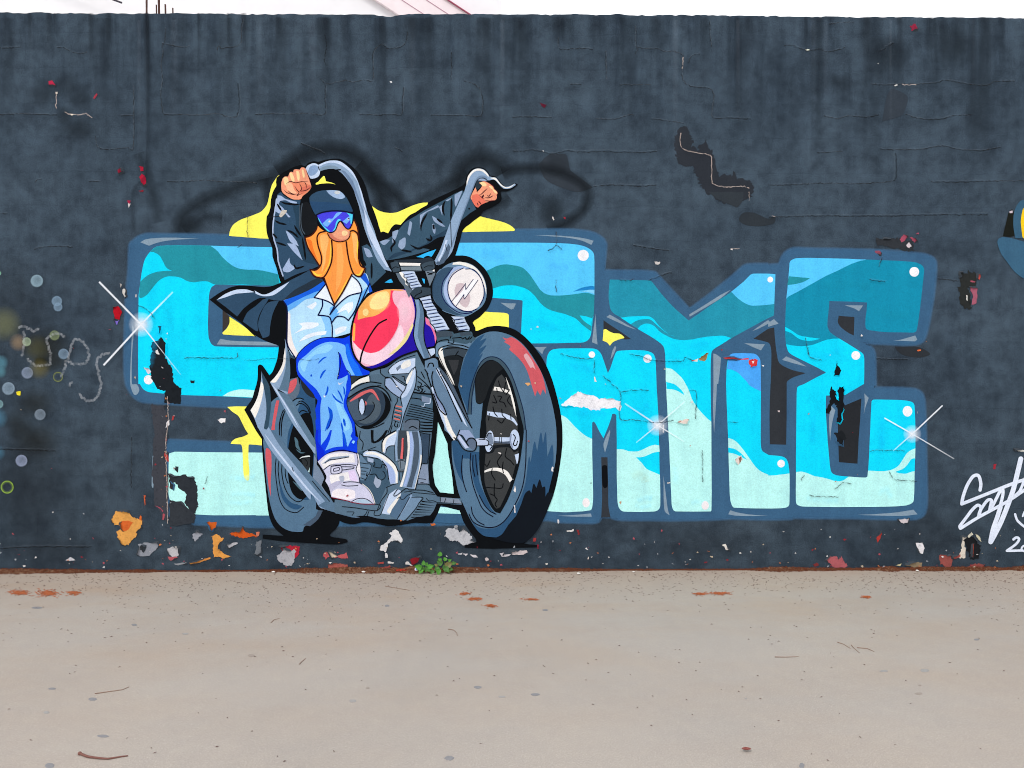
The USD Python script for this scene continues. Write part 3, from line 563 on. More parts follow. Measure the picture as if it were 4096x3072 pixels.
for t in ('438,992! 520,948! 525,975 488,1017!', '368,1135! 450,1125 540,1130! 545,1150 490,1178 420,1190 328,1226! 400,1168', '612,1200! 600,1232 520,1240 460,1262 370,1296! 430,1240 520,1210', '698,1052! 740,1000 790,960 838,948! 840,1000 800,1052! 780,1020', '680,1190! 730,1165 788,1162! 770,1200 690,1236!', '600,800! 620,850 665,960! 600,935 508,912! 555,860', '838,722! 880,765 912,835 912,868! 800,898 695,985! 760,850'):
    S('#e6f0f8', t)
for t in ('600,800 560,850 505,912! 580,930 640,955 680,988', '575,938 575,990 538,1065! 600,1070 640,1085 660,1160 660,1258', '680,985 640,1060', '830,725 885,775 915,840 912,870! 800,900 700,985 640,1060', '908,880 860,1020 800,1110! 760,1080 700,1078 660,1125', '985,790 920,930 870,1040', '590,750 640,880 680,975', '235,938 270,1000 272,1180 275,1320 340,1430'):
    L(NV, 11, t)
# jeans
at('painted_rider', 'jeans', 'g')
S('#0b3ee2', '1062,480 1058,420 1100,320 1200,210 1330,120 1480,60 1650,40 1800,60 1900,50 2000,0! 2015,200 2050,350 2130,450 2212,520 @e 430,430 500,500 600,540! 600,582! 540,605 350,612! 268,622! 265,640 282,740 270,860 220,980 200,1070 230,1200 280,1310 340,1430 355,1659 @h 2085,100! 2138,135! 2110,190! 2118,392! 1900,345 1780,345 1650,380 1550,440 1440,535! 1420,400 1395,150 1405,0 @g 1395,1480 1410,1440 1392,1280! 1432,1130 1390,1080 1370,1030 1290,930 1150,770 1090,690 1066,580')
S('#1a6ef0', '@g 1910,170! 1960,150 2000,300 2060,430 2130,520! 2212,700! 2075,695 1990,520 1930,330'); S('#0a28d2', '@h 1420,400! 1395,150 1405,0! 1440,0 1440,200 1540,350 1550,440 1440,535!')
S('#74b8f6', '1095,500 1130,430 1230,350 1350,240 1480,160 1620,120 1780,130 1890,170! 1915,210 1925,330 1990,530 2078,697! 1990,692! 1940,610! 1870,450! 1800,300! 1800,620! 1850,745! 1950,690! 1950,760 1925,850 1925,950 1880,1150! 1890,1260 1960,1400 2020,1540 2035,1659! @h 2000,100! 2030,150! 1990,200! 1960,280! 1945,280! 1860,40! 1870,280! 1700,300 1560,355! 1640,180 1680,0! 1650,0! 1590,130 1490,262! @g 1490,1659! 1478,1300 1492,1150 1500,1090 1420,950 1340,870 1260,800 1150,690 1100,600')
S('#8ccefc', '1130,500 1230,400 1400,250 1600,160 1700,200 1600,300 1400,340 1300,420 1250,520 1200,640'); S('#8ccefc', '1700,1000 1800,1150 1880,1300 1960,1450 1990,1600 1900,1650 1850,1500 1780,1300')
S('#0a2cde', '1785,292! 1830,330 1870,450 1930,590 1950,640 1930,700 1850,742 1772,768! 1812,620 1832,480'); L('#0a1a60', 16, '1790,300 1820,400 1825,520 1775,760'); L('#0a1a60', 14, '1930,600 1990,660 2000,720')
for t, w in (('1595,375 1520,410 1440,495', 26), ('1580,595 1520,660 1475,755', 34), ('1325,675 1320,725', 36), ('1610,875 1600,970 1560,1060', 32), ('1870,880 1895,950 1890,1050', 26), ('1775,945 1830,1040 1870,1150', 28), ('1680,1015 1760,1120 1880,1190', 30), ('1610,1235 1660,1330 1660,1450 1560,1659', 60), ('1880,1440 1910,1580', 40), ('1840,1510 1870,1659', 30)):
    L('#0c54d4', w, t, 1)
L('#0a20a0', 20, '1670,1450 1640,1560 1590,1640', 1); L('#0c54d4', 40, '@h 1860,0 1900,150 1930,290', 1)
S('#0b3ee2', '@h 1985,205! 2040,150! 2095,180! 2060,260!') ; S('#8ccefc', '@h 2020,210! 2045,175! 2080,190! 2055,240!')
L(NV, 14, '1060,480 1060,410 1110,310 1210,205 1340,115 1490,55 1650,40 1750,50'); L(NV, 12, '@e 330,1400 285,1310 235,1200 205,1070 225,980'); L('#0a1060', 14, '@h 1440,535 1550,440 1650,380 1780,348 1900,345 2115,395')
S('#e8eaf0', '@g 1780,810! 1820,840 1885,800! 1830,850 1800,860!'); S('#e8eaf0', '@g 1525,1045! 1575,1050! 1550,1080!')
# beard, nose and face
at('painted_rider', 'beard', 'B')
S('#fb9c44', '425,395! 470,378 510,345 532,288! 570,325 620,350! 640,250! 820,320! 852,240! 872,285 888,340 890,430 886,520 900,600 925,648 947,655! 940,692 905,732 860,722 830,710! 680,975! 650,900 620,820 588,745! 540,742 500,722 470,675! 510,680 545,650! 545,632 500,560 450,480')
S('#fb9a48', '675,440! 780,440! 795,560 815,690! 690,900! 640,790 660,650'); S('#fba858', '700,450! 740,450! 760,600 740,760 690,880! 700,650'); S('#fcb86a', '560,380 610,370 630,420 610,520 600,620 570,690 580,560 560,460'); S('#fcb86a', '830,360 870,370 880,440 870,540 880,620 850,560 840,450'); S('#e8742a', '440,410! 480,420 500,500 540,600! 480,520')
L('#fcc84c', 13, '645,420 648,520 635,620 580,715', 1); L('#fbd64a', 13, '882,400 880,520 900,640', 1); L('#fbd64a', 14, '925,665 895,715 860,712', 1); L('#fbd64a', 14, '490,685 530,720 575,715', 1); L('#fcc84c', 11, '800,740 740,860 690,950', 1)
BR = '#3a1410'
for t in ('600,342 552,355 530,395 540,470 568,560 562,630 520,675 470,670', '470,675 500,722 545,742 590,735 630,670 655,600 662,520 656,420', '782,432 795,540 818,640 850,712 905,730 946,660! 905,635 888,560 892,440 880,365 845,335 815,342', '425,395 450,480 500,560 548,635', '590,745 640,880 680,975', '830,712 760,850 680,975', '425,395 480,375 520,330 532,290', '850,240 880,310 890,400'):
    L(BR, 13, t)
at('painted_rider', 'nose', 'a')
S('#e8a07e', '1390,1240! 1430,1290 1480,1370 1540,1395 1560,1430 1545,1500 1490,1560 1400,1585 1290,1570 1210,1510 1175,1450! 1240,1440 1310,1400 1350,1300'); S('#d07a62', '1180,1450! 1240,1440 1280,1500 1400,1555 1500,1545! 1400,1585 1290,1570 1210,1510'); S('#f6d49c', '1420,1420 1460,1395 1510,1410 1520,1450 1480,1485 1430,1480'); L(BR, 18, '1172,1445 1215,1520 1300,1575 1400,1588 1490,1565 1550,1505 1562,1430')
# helmet
at('painted_rider', 'helmet', 'a')
S('#16191d', '705,960! 800,900 870,950 920,1080 980,1150 1000,1290 960,1380 900,1440 820,1482 760,1455 722,1390 705,1250'); L('#4a5864', 14, '735,930 715,1080 712,1250 735,1380 780,1455'); L('#41505e', 18, '690,960 688,1150 690,1330 740,1470')
S('#2f4b64', '858,830! 900,775 1000,722 1120,700 1250,695 1380,712! 1450,760 1520,860 1580,980 1612,1062! 1590,1075 1400,1055 1200,1062 1050,1092 970,1135! 920,1050 870,930'); S('#28486a', '865,890! 1000,900 1200,905 1400,930 1560,950! 1612,1062! 1400,1055 1200,1062 1050,1092 970,1135! 920,1050'); S('#9ab4d4', '1150,705! 1260,697 1382,712! 1440,760 1472,820 1400,852 1300,830 1210,775'); C('#c4ccd0', 1340, 740, 50, 30)
at('painted_rider', 'goggles', 'a')
S('#4844e0', '982,1130! 1080,1090 1250,1065 1450,1070 1605,1108! 1612,1180 1590,1280 1550,1350 1520,1362 1470,1320 1430,1245 1392,1220 1350,1260 1310,1370 1260,1418 1180,1412 1090,1330 1020,1230')
S('#74b4f8', '1085,1275! 1180,1190 1255,1190 1330,1090 1425,1075! 1370,1130 1290,1195 1170,1330! 1130,1320'); S('#74b4f8', '1430,1240! 1500,1180 1560,1140! 1585,1180 1500,1280!'); S('#54d6f4', '985,1140! 1030,1200 1090,1300 1170,1370 1215,1412! 1170,1408 1090,1330 1020,1230'); S('#54d6f4', '1255,1410! 1300,1340 1320,1250 1360,1195 1395,1200! 1400,1225! 1350,1262 1312,1370'); S('#54d6f4', '1500,1085! 1605,1110! 1610,1185 1590,1280! 1570,1280 1560,1160')
L('#0e1230', 24, '975,1128 1080,1082 1250,1056 1450,1062 1615,1104'); L('#0e1230', 18, '980,1130 1020,1235 1090,1335 1180,1420 1260,1425 1315,1375 1355,1265 1392,1232 1430,1252 1470,1330 1525,1372 1560,1350 1600,1270 1620,1110')
S('#e2dcd8', '1185,1235 1215,1220 1225,1245 1200,1255'); S('#e8e2de', '1510,1190! 1550,1175! 1550,1200! 1530,1215!'); S('#1c1c24', '1515,1185! 1552,1178! 1545,1205!')
# boot
at('painted_rider', 'boot', 'h')
S('#c9cbe2', '1435,545! 1500,482 1600,412 1750,372 1900,366 2050,392 2112,412! 2122,480 2118,600 2092,680! 2132,760 2162,905! @f 520,960 600,1050 660,1160 692,1272! 650,1272 500,1270 300,1240 @h 1960,1220 1800,1185 1672,1160! 1630,990 1565,880! 1585,800 1530,690')
S('#eceaea', '1480,560! 1600,440 1750,395 1900,390 2060,420! 2080,560! 1900,560 1700,580 1530,670!'); S('#eceaea', '1640,780! 1850,740 2060,700! 2110,800 2130,890! 2000,870 1880,880 1700,960 1650,880'); S('#f0eaee', '1690,1060! 1780,1010 2060,1040 2080,1170! 1960,1210! 1690,1140'); S('#dccdec', '1960,700! 2070,690! 2110,800 2125,885! 2000,860'); S('#b8b8d0', '1620,950! 1760,880! 1880,880 1800,940 1700,1020 1660,1080!'); S('#aeb6c8', '1810,800 1880,790 1895,830 1870,900 1820,870')
S('#e8e6ea', '@f 385,400! 410,420 430,560 445,700 440,820! 420,800 370,670! 400,540'); S('#8fa0b4', '1500,590! 1640,480 1720,460 1980,440! 1960,470 1760,500 1650,530')
for t in ('@f 380,400 405,560 370,670 420,800 430,905', '@h 1560,570 1640,510 1700,510 1970,465', '@h 1530,690 1620,620 1660,600 1800,600 1960,590 2090,610', '@h 1670,625 1830,615 1840,730 1675,750 1665,630', '@h 1710,665 1805,645 1805,690 1710,710 1712,665', '@h 1845,630 2060,635 2050,660 1850,690', '@f 150,905 250,890 350,895 440,915 540,980 620,1080 670,1190 690,1275', '@f 120,945 210,965 400,955', '@f 290,1235 370,1190 470,1175 560,1195 650,1260'):
    CUR[2] = 'h'
    L('#181c30', 14, t)
L('#7a1c30', 14, '@h 1672,1160 1800,1188 1960,1222 @f 300,1245 500,1275 690,1275'); S('#a8c0d4', '@f 330,1235! 400,1198 480,1190 560,1208 640,1255! 500,1265')
L(SW, 12, '@f 480,930 580,1010 650,1120 695,1260')
# ---- front wheel
at('painted_motorcycle', 'front_wheel', 'c')
S(TY, '700,380! 850,310 970,297 1100,320 1220,370 1340,460 1450,590 1550,750 1640,930 1710,1130 1770,1350 1805,1550 1815,1659 @d 1820,200 1800,450 1750,660 1690,880 1600,1090 1480,1270 1340,1400 1180,1470 980,1480 820,1460 720,1380 630,1240 540,1050 460,850 410,600 375,400 370,160! @c 640,1600! 590,1450! 460,1050 480,900 540,650 620,480')
S(TD, '830,330! 720,390 600,540 540,700 490,880 470,1080 560,1320 600,1450! 640,1430! 640,1160 690,930 745,720! 800,600 745,640! 850,490 750,540! 850,395 760,430!')
S(TD, '@d 370,160! 440,140 540,280 690,300 @d 760,300! 740,500 750,700 830,900 920,1090 1000,1170! 880,1090 780,960 700,800 650,600 640,420 560,400 520,560 540,750! 460,620 400,420')
S(TY, '@d 520,400 600,420 640,600 700,850 800,1010 900,1120 1000,1170! 1150,1040 1250,860 1340,640 1375,400 1380,0! 1480,0! 1440,500 1380,750 1280,1000 1130,1220 1000,1330 870,1340 740,1310 630,1200 560,1000 530,700')
S(TD, '@d 1420,460! 1440,360 1460,450! 1510,160 1550,290! 1600,30 1630,190! 1670,30 1690,370! 1755,200 1775,320! 1770,560 1700,880! 1600,1090 1480,1270 1340,1400 1180,1470 980,1480 820,1460 720,1380 650,1260! 740,1340 870,1360 1000,1340 1130,1230 1280,1010 1380,760')
S('#10161e', '@d 1260,1180! 1330,1020 1380,880 1440,830 1470,870! 1500,740 1540,800! 1585,680 1620,790! 1660,780 1665,920! 1700,860 1780,880! 1700,1090 1620,1270 1540,1400 1440,1510 1340,1560 1150,1550 940,1500! 1060,1440 1150,1310')
S(RED, '1070,378! 1130,395 1190,372! 1280,420 1400,540 1500,690 1590,830 1640,960 1670,1110 1672,1165! 1630,1090! 1595,1180! 1550,1110! 1522,1195! 1480,1060 1430,890 1370,760 1270,640 1160,545! 1180,500 1090,440! 1120,430!')
S('#dca9ae', '1365,630 1400,600 1440,640 1490,720 1530,830! 1490,790 1460,800 1410,720')
S('#3e5462', '760,740! 840,660 930,640 1030,670 1120,760 1200,900 1290,1150 1360,1400 1395,1659! 1340,1659! 1290,1400 1220,1150 1130,900 1040,760 940,700 860,710 780,790 720,910 680,1080 640,1300 640,1440! 590,1440! 620,1200 660,980 710,830')
L('#0f2340', 12, '590,1440 620,1150 680,920 760,740 840,665 930,645 1030,675 1120,760 1200,900 1290,1150 1360,1400 1395,1659'); L('#0f2340', 12, '640,1440 650,1200 700,930 780,780 860,705 940,695')
# spokes and hub opening
S('#0d1216', '690,960! 720,860 780,770 860,705 940,692 1030,740 1120,850 1200,1010 1270,1250 1330,1500 1365,1659 @d 1345,200 1310,450 1240,700 1150,950 1040,1150! 960,1120 880,1000 800,800 755,560 750,300 760,0 @c 780,1500 800,1280! 760,1300 710,1280 695,1150')
S('#1d2124', '700,960! 730,870 790,780 860,715 940,700 1020,740 1080,810! 980,900 890,1060 830,1230 770,1290 710,1260 695,1120')
S('#3a3d3e', '1060,890! 1110,960 1190,1140 1240,1320 1280,1560 1280,1659! @d 1290,60 1290,300 1210,640 1160,800 1040,1060! 980,1080 900,940 830,740 820,560 840,300 850,0 @c 840,1500 870,1320 920,1130 990,950')
S(SW, '960,1060! 1040,1070 1160,1120 1200,1200! 1150,1150 1030,1120 945,1110!'); S(SP, '@c 860,1400! 960,1410 1100,1430 1220,1490 1280,1580! 1270,1600! 1200,1530 1080,1490 980,1480 860,1450!')
S(SW, '1115,920! 1180,1080 1240,1300 1262,1480! 1225,1350 1170,1130'); S(SW, '@d 822,560! 920,522 1040,525 1140,570 1210,680! 1170,720! 1110,620 1020,570 920,560 822,585!'); S(SP, '@d 1240,340! 1300,320! 1285,440 1270,470!')
for t in ('1015,980 1040,1060 1100,1150', '1115,1000 1090,1130', '990,1080 1000,1130', '1170,1100 1120,1170', '950,1180 990,1280 930,1270', '1010,1190 1060,1200 1030,1260 1090,1280 1120,1340', '940,1340 960,1420 1000,1470', '1060,1370 1070,1450 1120,1500', '890,1430 880,1520', '1180,1440 1190,1510', '1000,1520 1060,1560 1100,1500', '1180,1180 1140,1250 1200,1330'):
    L(K, 14, t)
CUR[2] = 'd'
for t in ('900,420 860,500 830,470', '1060,340 1000,440 1040,520', '1130,250 1110,360 1180,420', '930,530 920,600 970,690', '1080,440 1070,520 1085,590', '1180,420 1230,480', '850,790 960,800 1060,800 1080,740', '960,740 960,900 1000,960', '1000,960 970,1020 990,1060', '900,880 950,900'):
    L(K, 14, t)
for t in ('520,350 505,560 540,750 575,850', '632,320 625,500 660,740 720,920', '665,350 660,500 690,640', '700,340 710,480 730,620', '720,920 780,1060 850,1140 940,1195', '640,1060 660,1160 730,1260 820,1310', '750,900 820,1030 900,1120 980,1160', '610,1160 660,1260 760,1320 880,1345 1000,1325 1120,1230 1250,1020 1350,770 1390,480 1400,0'):
    L('#10182a', 15, t)
# hub and axle
S('#161b20', '840,220! 950,210 1180,190! 1300,260 1230,310! 1160,240 980,250 940,310 840,320')
S(SP, '960,95! 1180,100! 1180,185! 960,175!'); S('#4e5c70', '1080,160! 1180,150! 1180,188! 960,178! 960,150'); L(K, 10, '1030,100 1025,170'); L(K, 10, '1060,100 1055,175')
C(SP, 1238, 130, 68, 138); L(K, 14, '1220,60 1250,100 1220,200 1260,210 1280,150'); L('#8896b0', 20, '1190,60 1180,150 1210,240')
C(SP, 890, 155, 58, 148, 0.1); S('#76869c', '850,70! 900,30 935,90 940,190! 900,200 860,150!'); L(K, 14, '850,100 880,40 920,50'); L(K, 14, '880,200 930,215 900,265')
S('#b4c2da', '700,120! 760,110 870,130! 880,215! 720,215!'); L(K, 12, '745,125 830,130'); L(K, 12, '720,215 870,212'); L(K, 12, '845,130 880,160 870,205')
# ---- front fork
at('painted_motorcycle', 'fork', 'c')
S('#64809a', '0,690! 130,655! 185,690! 195,780! 330,960 420,1100! 540,1400 650,1620! @d 690,150! 700,260 650,290 540,280! 440,130! 270,0! @c 250,1500 120,1180 80,1050! 30,880! 0,800!')
S('#4a5a6b', '195,780! 300,900 410,1080 640,1600! 560,1500! 400,1200 230,900')
S(SP, '170,800! 240,880 400,1200 540,1500 590,1620! 540,1560! 380,1250 210,940 150,830'); S(SP, '80,1050! 120,1040 150,1180 220,1360 300,1440! 340,1659! @d 420,140! 380,120! 300,0! @c 230,1500 130,1220')
S(SW, '230,1380! 290,1450 380,1659 @d 440,100! 400,140 360,60 310,0! @c 270,1500'); S('#8496b8', '110,1020! 140,1120 190,1240 260,1350 305,1420! 290,1445! 220,1370 140,1220')
for t in ('0,695 120,655 180,690 195,790', '40,790 60,740 110,740 120,780', '30,880 90,1060 110,1040 170,1200 250,1320 300,1440 285,1450 200,1370 120,1160', '110,850 95,920 110,1040', '160,810 300,1080 420,1350 510,1540', '210,850 330,1050 560,1480 650,1630', '0,820 40,880'):
    L(K, 16, t)
CUR[2] = 'd'
S('#93a5c6', '470,0! 610,0! 690,110! 600,110 580,160! 640,240! 560,240! 450,110'); S('#5c6c82', '590,120! 650,105 700,150 700,240 660,270 560,180')
S('#b8c6e2', '480,60! 560,170 610,240! 560,255! 460,110'); S(SD, '470,55! 520,70 610,215! 590,220!')
for t in ('430,120 480,0', '450,130 540,265 660,290 705,250 710,160 660,110 600,120 575,165', '400,100 440,140'):
    L(K, 15, t)
L(K, 13, '470,60 520,80 600,220')
# ---- tank
at('painted_motorcycle', 'tank', 'B')
S('#24149c', '1010,1530 940,1510 900,1480 855,1420 825,1320 825,1200 850,1080 900,970 980,880 1080,840 1200,830 1290,840 1350,900 1390,1000 1460,1090! 1530,1180 1555,1260 1540,1330! 1490,1340 1390,1370! 1250,1420 1130,1490')
S('#eeb6c6', '925,1500 870,1430 835,1330 835,1200 860,1080 910,970 990,890 1090,850 1210,840 1290,850 1340,900 1370,1000 1370,1090 1340,1190 1290,1280 1220,1370 1120,1450 1010,1500')
S('#f4d4e0', '900,1460 870,1400 850,1310 920,1360 1010,1390 1110,1350 1190,1260 1250,1150 1280,1280 1200,1390 1100,1460 1000,1495')
S('#e9dc9a', '1140,1410! 1220,1340 1300,1230 1355,1130! 1360,1160 1300,1290 1200,1390')
S('#f83c5e', '840,1290! 830,1200 850,1090 900,970 990,890 1090,850 1200,840! 1180,880 1190,950 1230,1010 1240,1060 1230,1150 1190,1240 1130,1320 1060,1375 980,1390 900,1355')
S('#f8b05c', '880,1105! 900,970 990,890 1090,850 1170,838 1290,850! 1250,855 1165,850! 1155,940 1110,1020 1030,1070 950,1085')
S('#fbdc90', '1040,880 1130,860 1155,900 1140,970 1080,1010 1000,1010 985,960'); C('#fbdc90', 950, 1040, 26, 32); S('#f6b04c', '845,1130! 860,1140 855,1285 835,1280')
L(K, 14, '1128,1102 1060,1140 1000,1220 950,1310 915,1400 900,1478'); L(K, 16, '1280,835 1180,832 1080,842 980,885 900,975 850,1085 825,1200 825,1320 855,1420 905,1485 945,1515 1010,1532 1130,1492 1250,1422 1390,1372')
S('#e87aa0', '1463,1080! 1500,1110 1540,1190 1560,1260 1550,1310! 1540,1240 1510,1170 1470,1140!')
# ---- fork crown, springs and steering head
at('painted_motorcycle', 'fork', 'c')
S('#66849c', '150,500! 180,450 320,400 480,400 600,430 640,460! 600,540! 560,640! 470,620 300,620 260,680! 150,640!'); S('#39454f', '250,560! 330,500 470,510 590,560! 540,660! 440,620 270,670!')
S('#1b2024', '260,650! 330,630 440,625 530,680! 490,850 460,1060! 400,1040! 330,900 270,760')
S('#34373a', '320,690! 470,690! 450,800 400,900!')
S(SW, '180,560! 240,520 250,600 290,760 360,900 400,1000 410,1060! 360,1000 280,830 200,680'); L(K, 14, '180,600 190,550 240,510 380,480 520,490 600,520'); L(K, 14, '230,560 250,540 440,520 590,550'); L(K, 12, '180,600 250,760 420,1080 460,1130'); L(K, 14, '460,570 420,630')
S('#405a6a', '160,300! 260,285 380,300 400,330! 500,310 640,300 660,360! 700,400 620,450! 560,470 400,440 330,430 170,450!')
for t in ('170,450 230,420 320,410 330,440', '310,360 340,340 360,360 350,390', '380,390 500,380 520,400 560,380 580,410 620,370', '560,400 620,400 650,370', '320,450 390,460 400,410'):
    L(K, 14, t)
S(SP, '10,540! 60,540 130,530 140,600! 60,660! 0,600!')
at('painted_motorcycle', 'handlebar', 'i')
# handlebar, left side
S(ST, '@a 1010,260! 1150,200 1280,182 1400,205 1530,300 1620,400 1700,560 1760,740 1820,930 1870,1120 1980,1400 2050,1659! @B 1010,420 1080,540 1140,640! 1180,690! 1110,670! 1050,590 980,430 930,290 890,120 850,0 @a 1700,880 1600,650 1500,500 1400,390 1280,330 1150,335 1040,370!')
S(SP, '@a 1010,260! 1150,200 1280,182 1400,205 1530,300 1620,400 1700,560 1690,560 1600,430 1500,330 1390,260 1280,225 1150,235 1030,290!')
S('#6c84a2', '@a 1400,345! 1480,380 1600,530 1660,680 1720,850 1790,1060 1860,1250 1960,1480 2020,1659! 1920,1640! 1800,1150 1700,880 1600,650 1500,480')
S('#7890a4', '@a 1040,320! 1150,275 1290,275 1380,330! 1280,330 1150,335 1040,370!')
L(SP, 26, '@a 1690,560 1750,740 1800,930 1840,1080', 1)
S(SP, '@B 930,130! 985,280 1060,440 1110,570 1150,650! 1130,650! 1060,540 970,360')
S(SP, '@a 790,330! 830,270 930,230 1000,255 1030,310 1040,400 1000,470 910,500 870,490!'); S('#84a0c4', '@a 835,370 870,290 940,265 1000,290 1010,350 960,420 880,450 840,420'); L(K, 16, '@a 1010,290 1030,350')
L(K, 26, '@a 1290,350 1390,345')
# right side
S(ST, '@b 800,520! 815,430 850,340 920,260 1010,235 1100,255 1170,320 1200,375! 1250,385 1310,395 1350,440 1400,510 1470,550 1550,540 1640,495! 1655,520! 1570,575 1470,590 1400,550 1330,470 1280,430 1200,440 1165,440! 1120,400 1060,395 1000,420 960,480 900,640 820,850 740,1050 680,1220 640,1350 560,1659 '
      '@B 1640,590 1600,625 1560,630! 1540,600! 1600,480 1680,260 1760,80 1800,0! ')
S(SW, '@b 805,470! 830,370 890,290 960,245 1040,240 1120,275 1180,345 1190,385! 1150,350 1080,290 1000,275 930,300 870,370 830,460 810,540!'); S('#6f87a2', '@b 1165,440! 1150,380 1080,355 1000,380 950,450 880,640 790,870 700,1100 640,1280 560,1500 530,1659! 640,1350! 680,1220 740,1050 820,850 900,640 960,480 1000,420 1060,395 1120,400')
S(SW, '@b 1210,400! 1300,395 1360,460 1420,525 1490,560 1560,545 1640,495! 1560,565 1480,575 1400,535 1320,450 1270,420')
S('#4c6076', '@i 1010,60! 1050,130! 1000,290 930,400! 840,440! 790,400! 900,300'); S(SP, '@i 960,0! 1000,0! 930,200 850,380 830,330! 900,200')
L(K, 12, '@b 530,1160 540,1450 550,1590'); L(K, 10, '@b 435,1545 470,1659')
at('painted_motorcycle', 'fork', 'i')
S('#26303a', '80,350! 480,330 700,300! 790,380! 790,470! 690,560! 560,540 440,560! 200,560! 20,500!')
S(SW, '160,395! 530,400! 520,450! 180,445!'); S('#76868f', '185,465! 530,455! 550,530! 200,520!')
S('#3a4a56', '0,400! 100,370 150,390 190,540! 60,560!'); L(K, 14, '0,400 50,560 180,540 150,400'); L(K, 12, '40,500 90,465 150,480')
S('#3a4a56', '540,440! 600,395 760,370 785,480! 720,520 590,540!'); L(K, 16, '530,420 580,540 770,500 765,380'); L(K, 12, '590,480 650,450 740,450')
S('#5c6c7a', '100,570! 200,570! 400,870! 330,1000! 240,800! 160,700')
S('#6d7d8a', '610,540! 770,520! 790,600! 720,730! 690,800! 640,640'); L(K, 18, '650,560 700,580 770,560'); L(K, 16, '660,600 730,590'); S(SW, '740,520! 775,510! 770,545! 740,540!')
# rubber fork boots
S(SP, '200,550! 260,545 420,545 440,590 470,640 490,700 530,770 550,800 480,830 420,870! 390,870! 330,760 270,660')
def coil(x0, y0, x1, y1, w, n, sl):
    for k in range(n):
        t = (k + 0.5) / n
        x, y = x0 + (x1 - x0) * t, y0 + (y1 - y0) * t
        h = abs(y1 - y0) / n
        S('#8298c8', '%.0f,%.0f! %.0f,%.0f %.0f,%.0f! %.0f,%.0f %.0f,%.0f' % (x - w * .42, y + sl + h * .12, x, y + h * .16, x + w * .44, y - sl + h * .1, x + w * .1, y + h * .3, x - w * .3, y + sl + h * .34))
        L('#1c2a44', h * 0.26, '%.0f,%.0f %.0f,%.0f %.0f,%.0f' % (x - w * .5, y + sl + h * .42, x - w * .05, y + h * .44, x + w * .5, y - sl + h * .36), 1)
coil(320, 550, 470, 830, 180, 6, 14)
L(K, 13, '195,560 250,600 240,640 300,680 280,720 350,760 330,800 380,850')
S(SW, '160,560! 200,555 240,590 235,640 290,680 270,730 320,790! 270,770 260,700 210,650')
S('#33424e', '355,920! 410,850 500,815 700,830! 715,940! 600,965 500,1000 430,1015 380,980'); L(K, 16, '355,930 430,1015 560,985 715,945'); L(K, 14, '420,1000 460,950 550,905 540,870')
S(SP, '510,1010! 700,960! 720,1060 760,1130 800,1190 830,1260 890,1320 950,1400 990,1480 1030,1540! 800,1590! 720,1490 670,1370 620,1230 560,1110')
coil(620, 985, 905, 1570, 215, 10, 14)
L(K, 16, '510,1020 560,1100 570,1170 630,1230 630,1300 690,1370 700,1440 760,1500 800,1590'); L(K, 12, '720,1050 780,1140 830,1210 890,1300 940,1370 980,1440 1030,1530')
S(SP, '1060,1320! 1290,1325! 1330,1430 1380,1520 1370,1570! 1180,1560! 1120,1450')
coil(1175, 1320, 1280, 1560, 200, 4, 12)
L(K, 14, '1060,1330 1120,1400 1110,1450 1170,1510 1180,1570'); L(K, 14, '1290,1340 1330,1430 1385,1520 1370,1580')
S('#3e4c58', '800,1600! 900,1575 1060,1580! 1090,1659! 800,1680!'); S('#3e4c58', '1200,1600! 1380,1590! 1420,1640! 1230,1659!')
at('painted_motorcycle', 'down_tube', 'i')
S('#7898b8', '420,1030! 500,1030! 560,1150 600,1300 595,1400 580,1659! @B 1470,1330 1500,1430! 1445,1440! 1390,1340! @i 415,1659! 430,1450 460,1300 450,1150'); S('#58748e', '500,1030! 560,1150 600,1300 595,1400 580,1659! @B 1470,1330 1500,1430! 1460,1440! @i 480,1659! 500,1450 525,1250 500,1100')
L(K, 16, '425,1040 455,1200 440,1380 415,1560 410,1659 @B 1390,1340 1445,1440'); L(K, 16, '545,1060 590,1230 600,1380 585,1600 @B 1465,1320 1510,1420')
# ---- headlight
at('painted_motorcycle', 'headlight', 'i')
S('#6484a0', '720,820 740,720 790,600 870,500 960,430 1080,390 1200,375 1320,390 1440,440 1540,530 1620,650 1665,800 1670,950 1640,1070 1570,1170 1470,1240 1370,1300 1290,1325 1180,1315 1060,1280 920,1230 820,1140 760,1030 725,920')
S('#355068', '725,820 745,720 800,600 890,510 1000,470 1090,480! 1000,600 920,720 890,850 900,960 960,1080 1050,1190 1160,1260 1270,1300! 1160,1300 1040,1265 920,1215 820,1120 760,1010 730,920')
S(SW, '1090,395! 1200,378 1330,400 1450,455 1540,540 1620,670 1660,810 1665,950! 1630,800 1560,640 1450,520 1320,460 1200,430 1080,430!'); S('#a3b8dc', '1090,480! 1200,450 1320,470 1440,530 1330,500 1200,500 1090,560 1010,680 990,850 1020,1010 1090,1130 1180,1200! 1060,1150 970,1030 925,880 950,740 1010,620')
L(K, 18, '880,500 960,430 1080,380 1200,368 1330,385'); L('#141c50', 16, '1090,480 1000,600 920,720 895,850 905,970 970,1090 1080,1190 1200,1255 1330,1270 1420,1250'); L(K, 16, '800,570 740,720 720,850 740,1000 800,1110 900,1210')
S('#ece8e6', '1000,800 1020,680 1080,580 1180,510 1300,495 1410,520 1510,590 1580,700 1620,850 1615,1000 1560,1120 1470,1200 1370,1230 1250,1210 1130,1140 1050,1030 1010,910')
S('#cdbcc0', '1115,870! 1150,770 1220,745 1280,760 1330,850 1370,930 1390,990 1370,1090 1320,1165 1240,1130 1180,1050 1130,960')
S(WH, '1090,1060! 1260,870! 1300,770! 1320,850! 1440,680! 1520,690! 1290,1020! 1280,950! 1150,1140!')
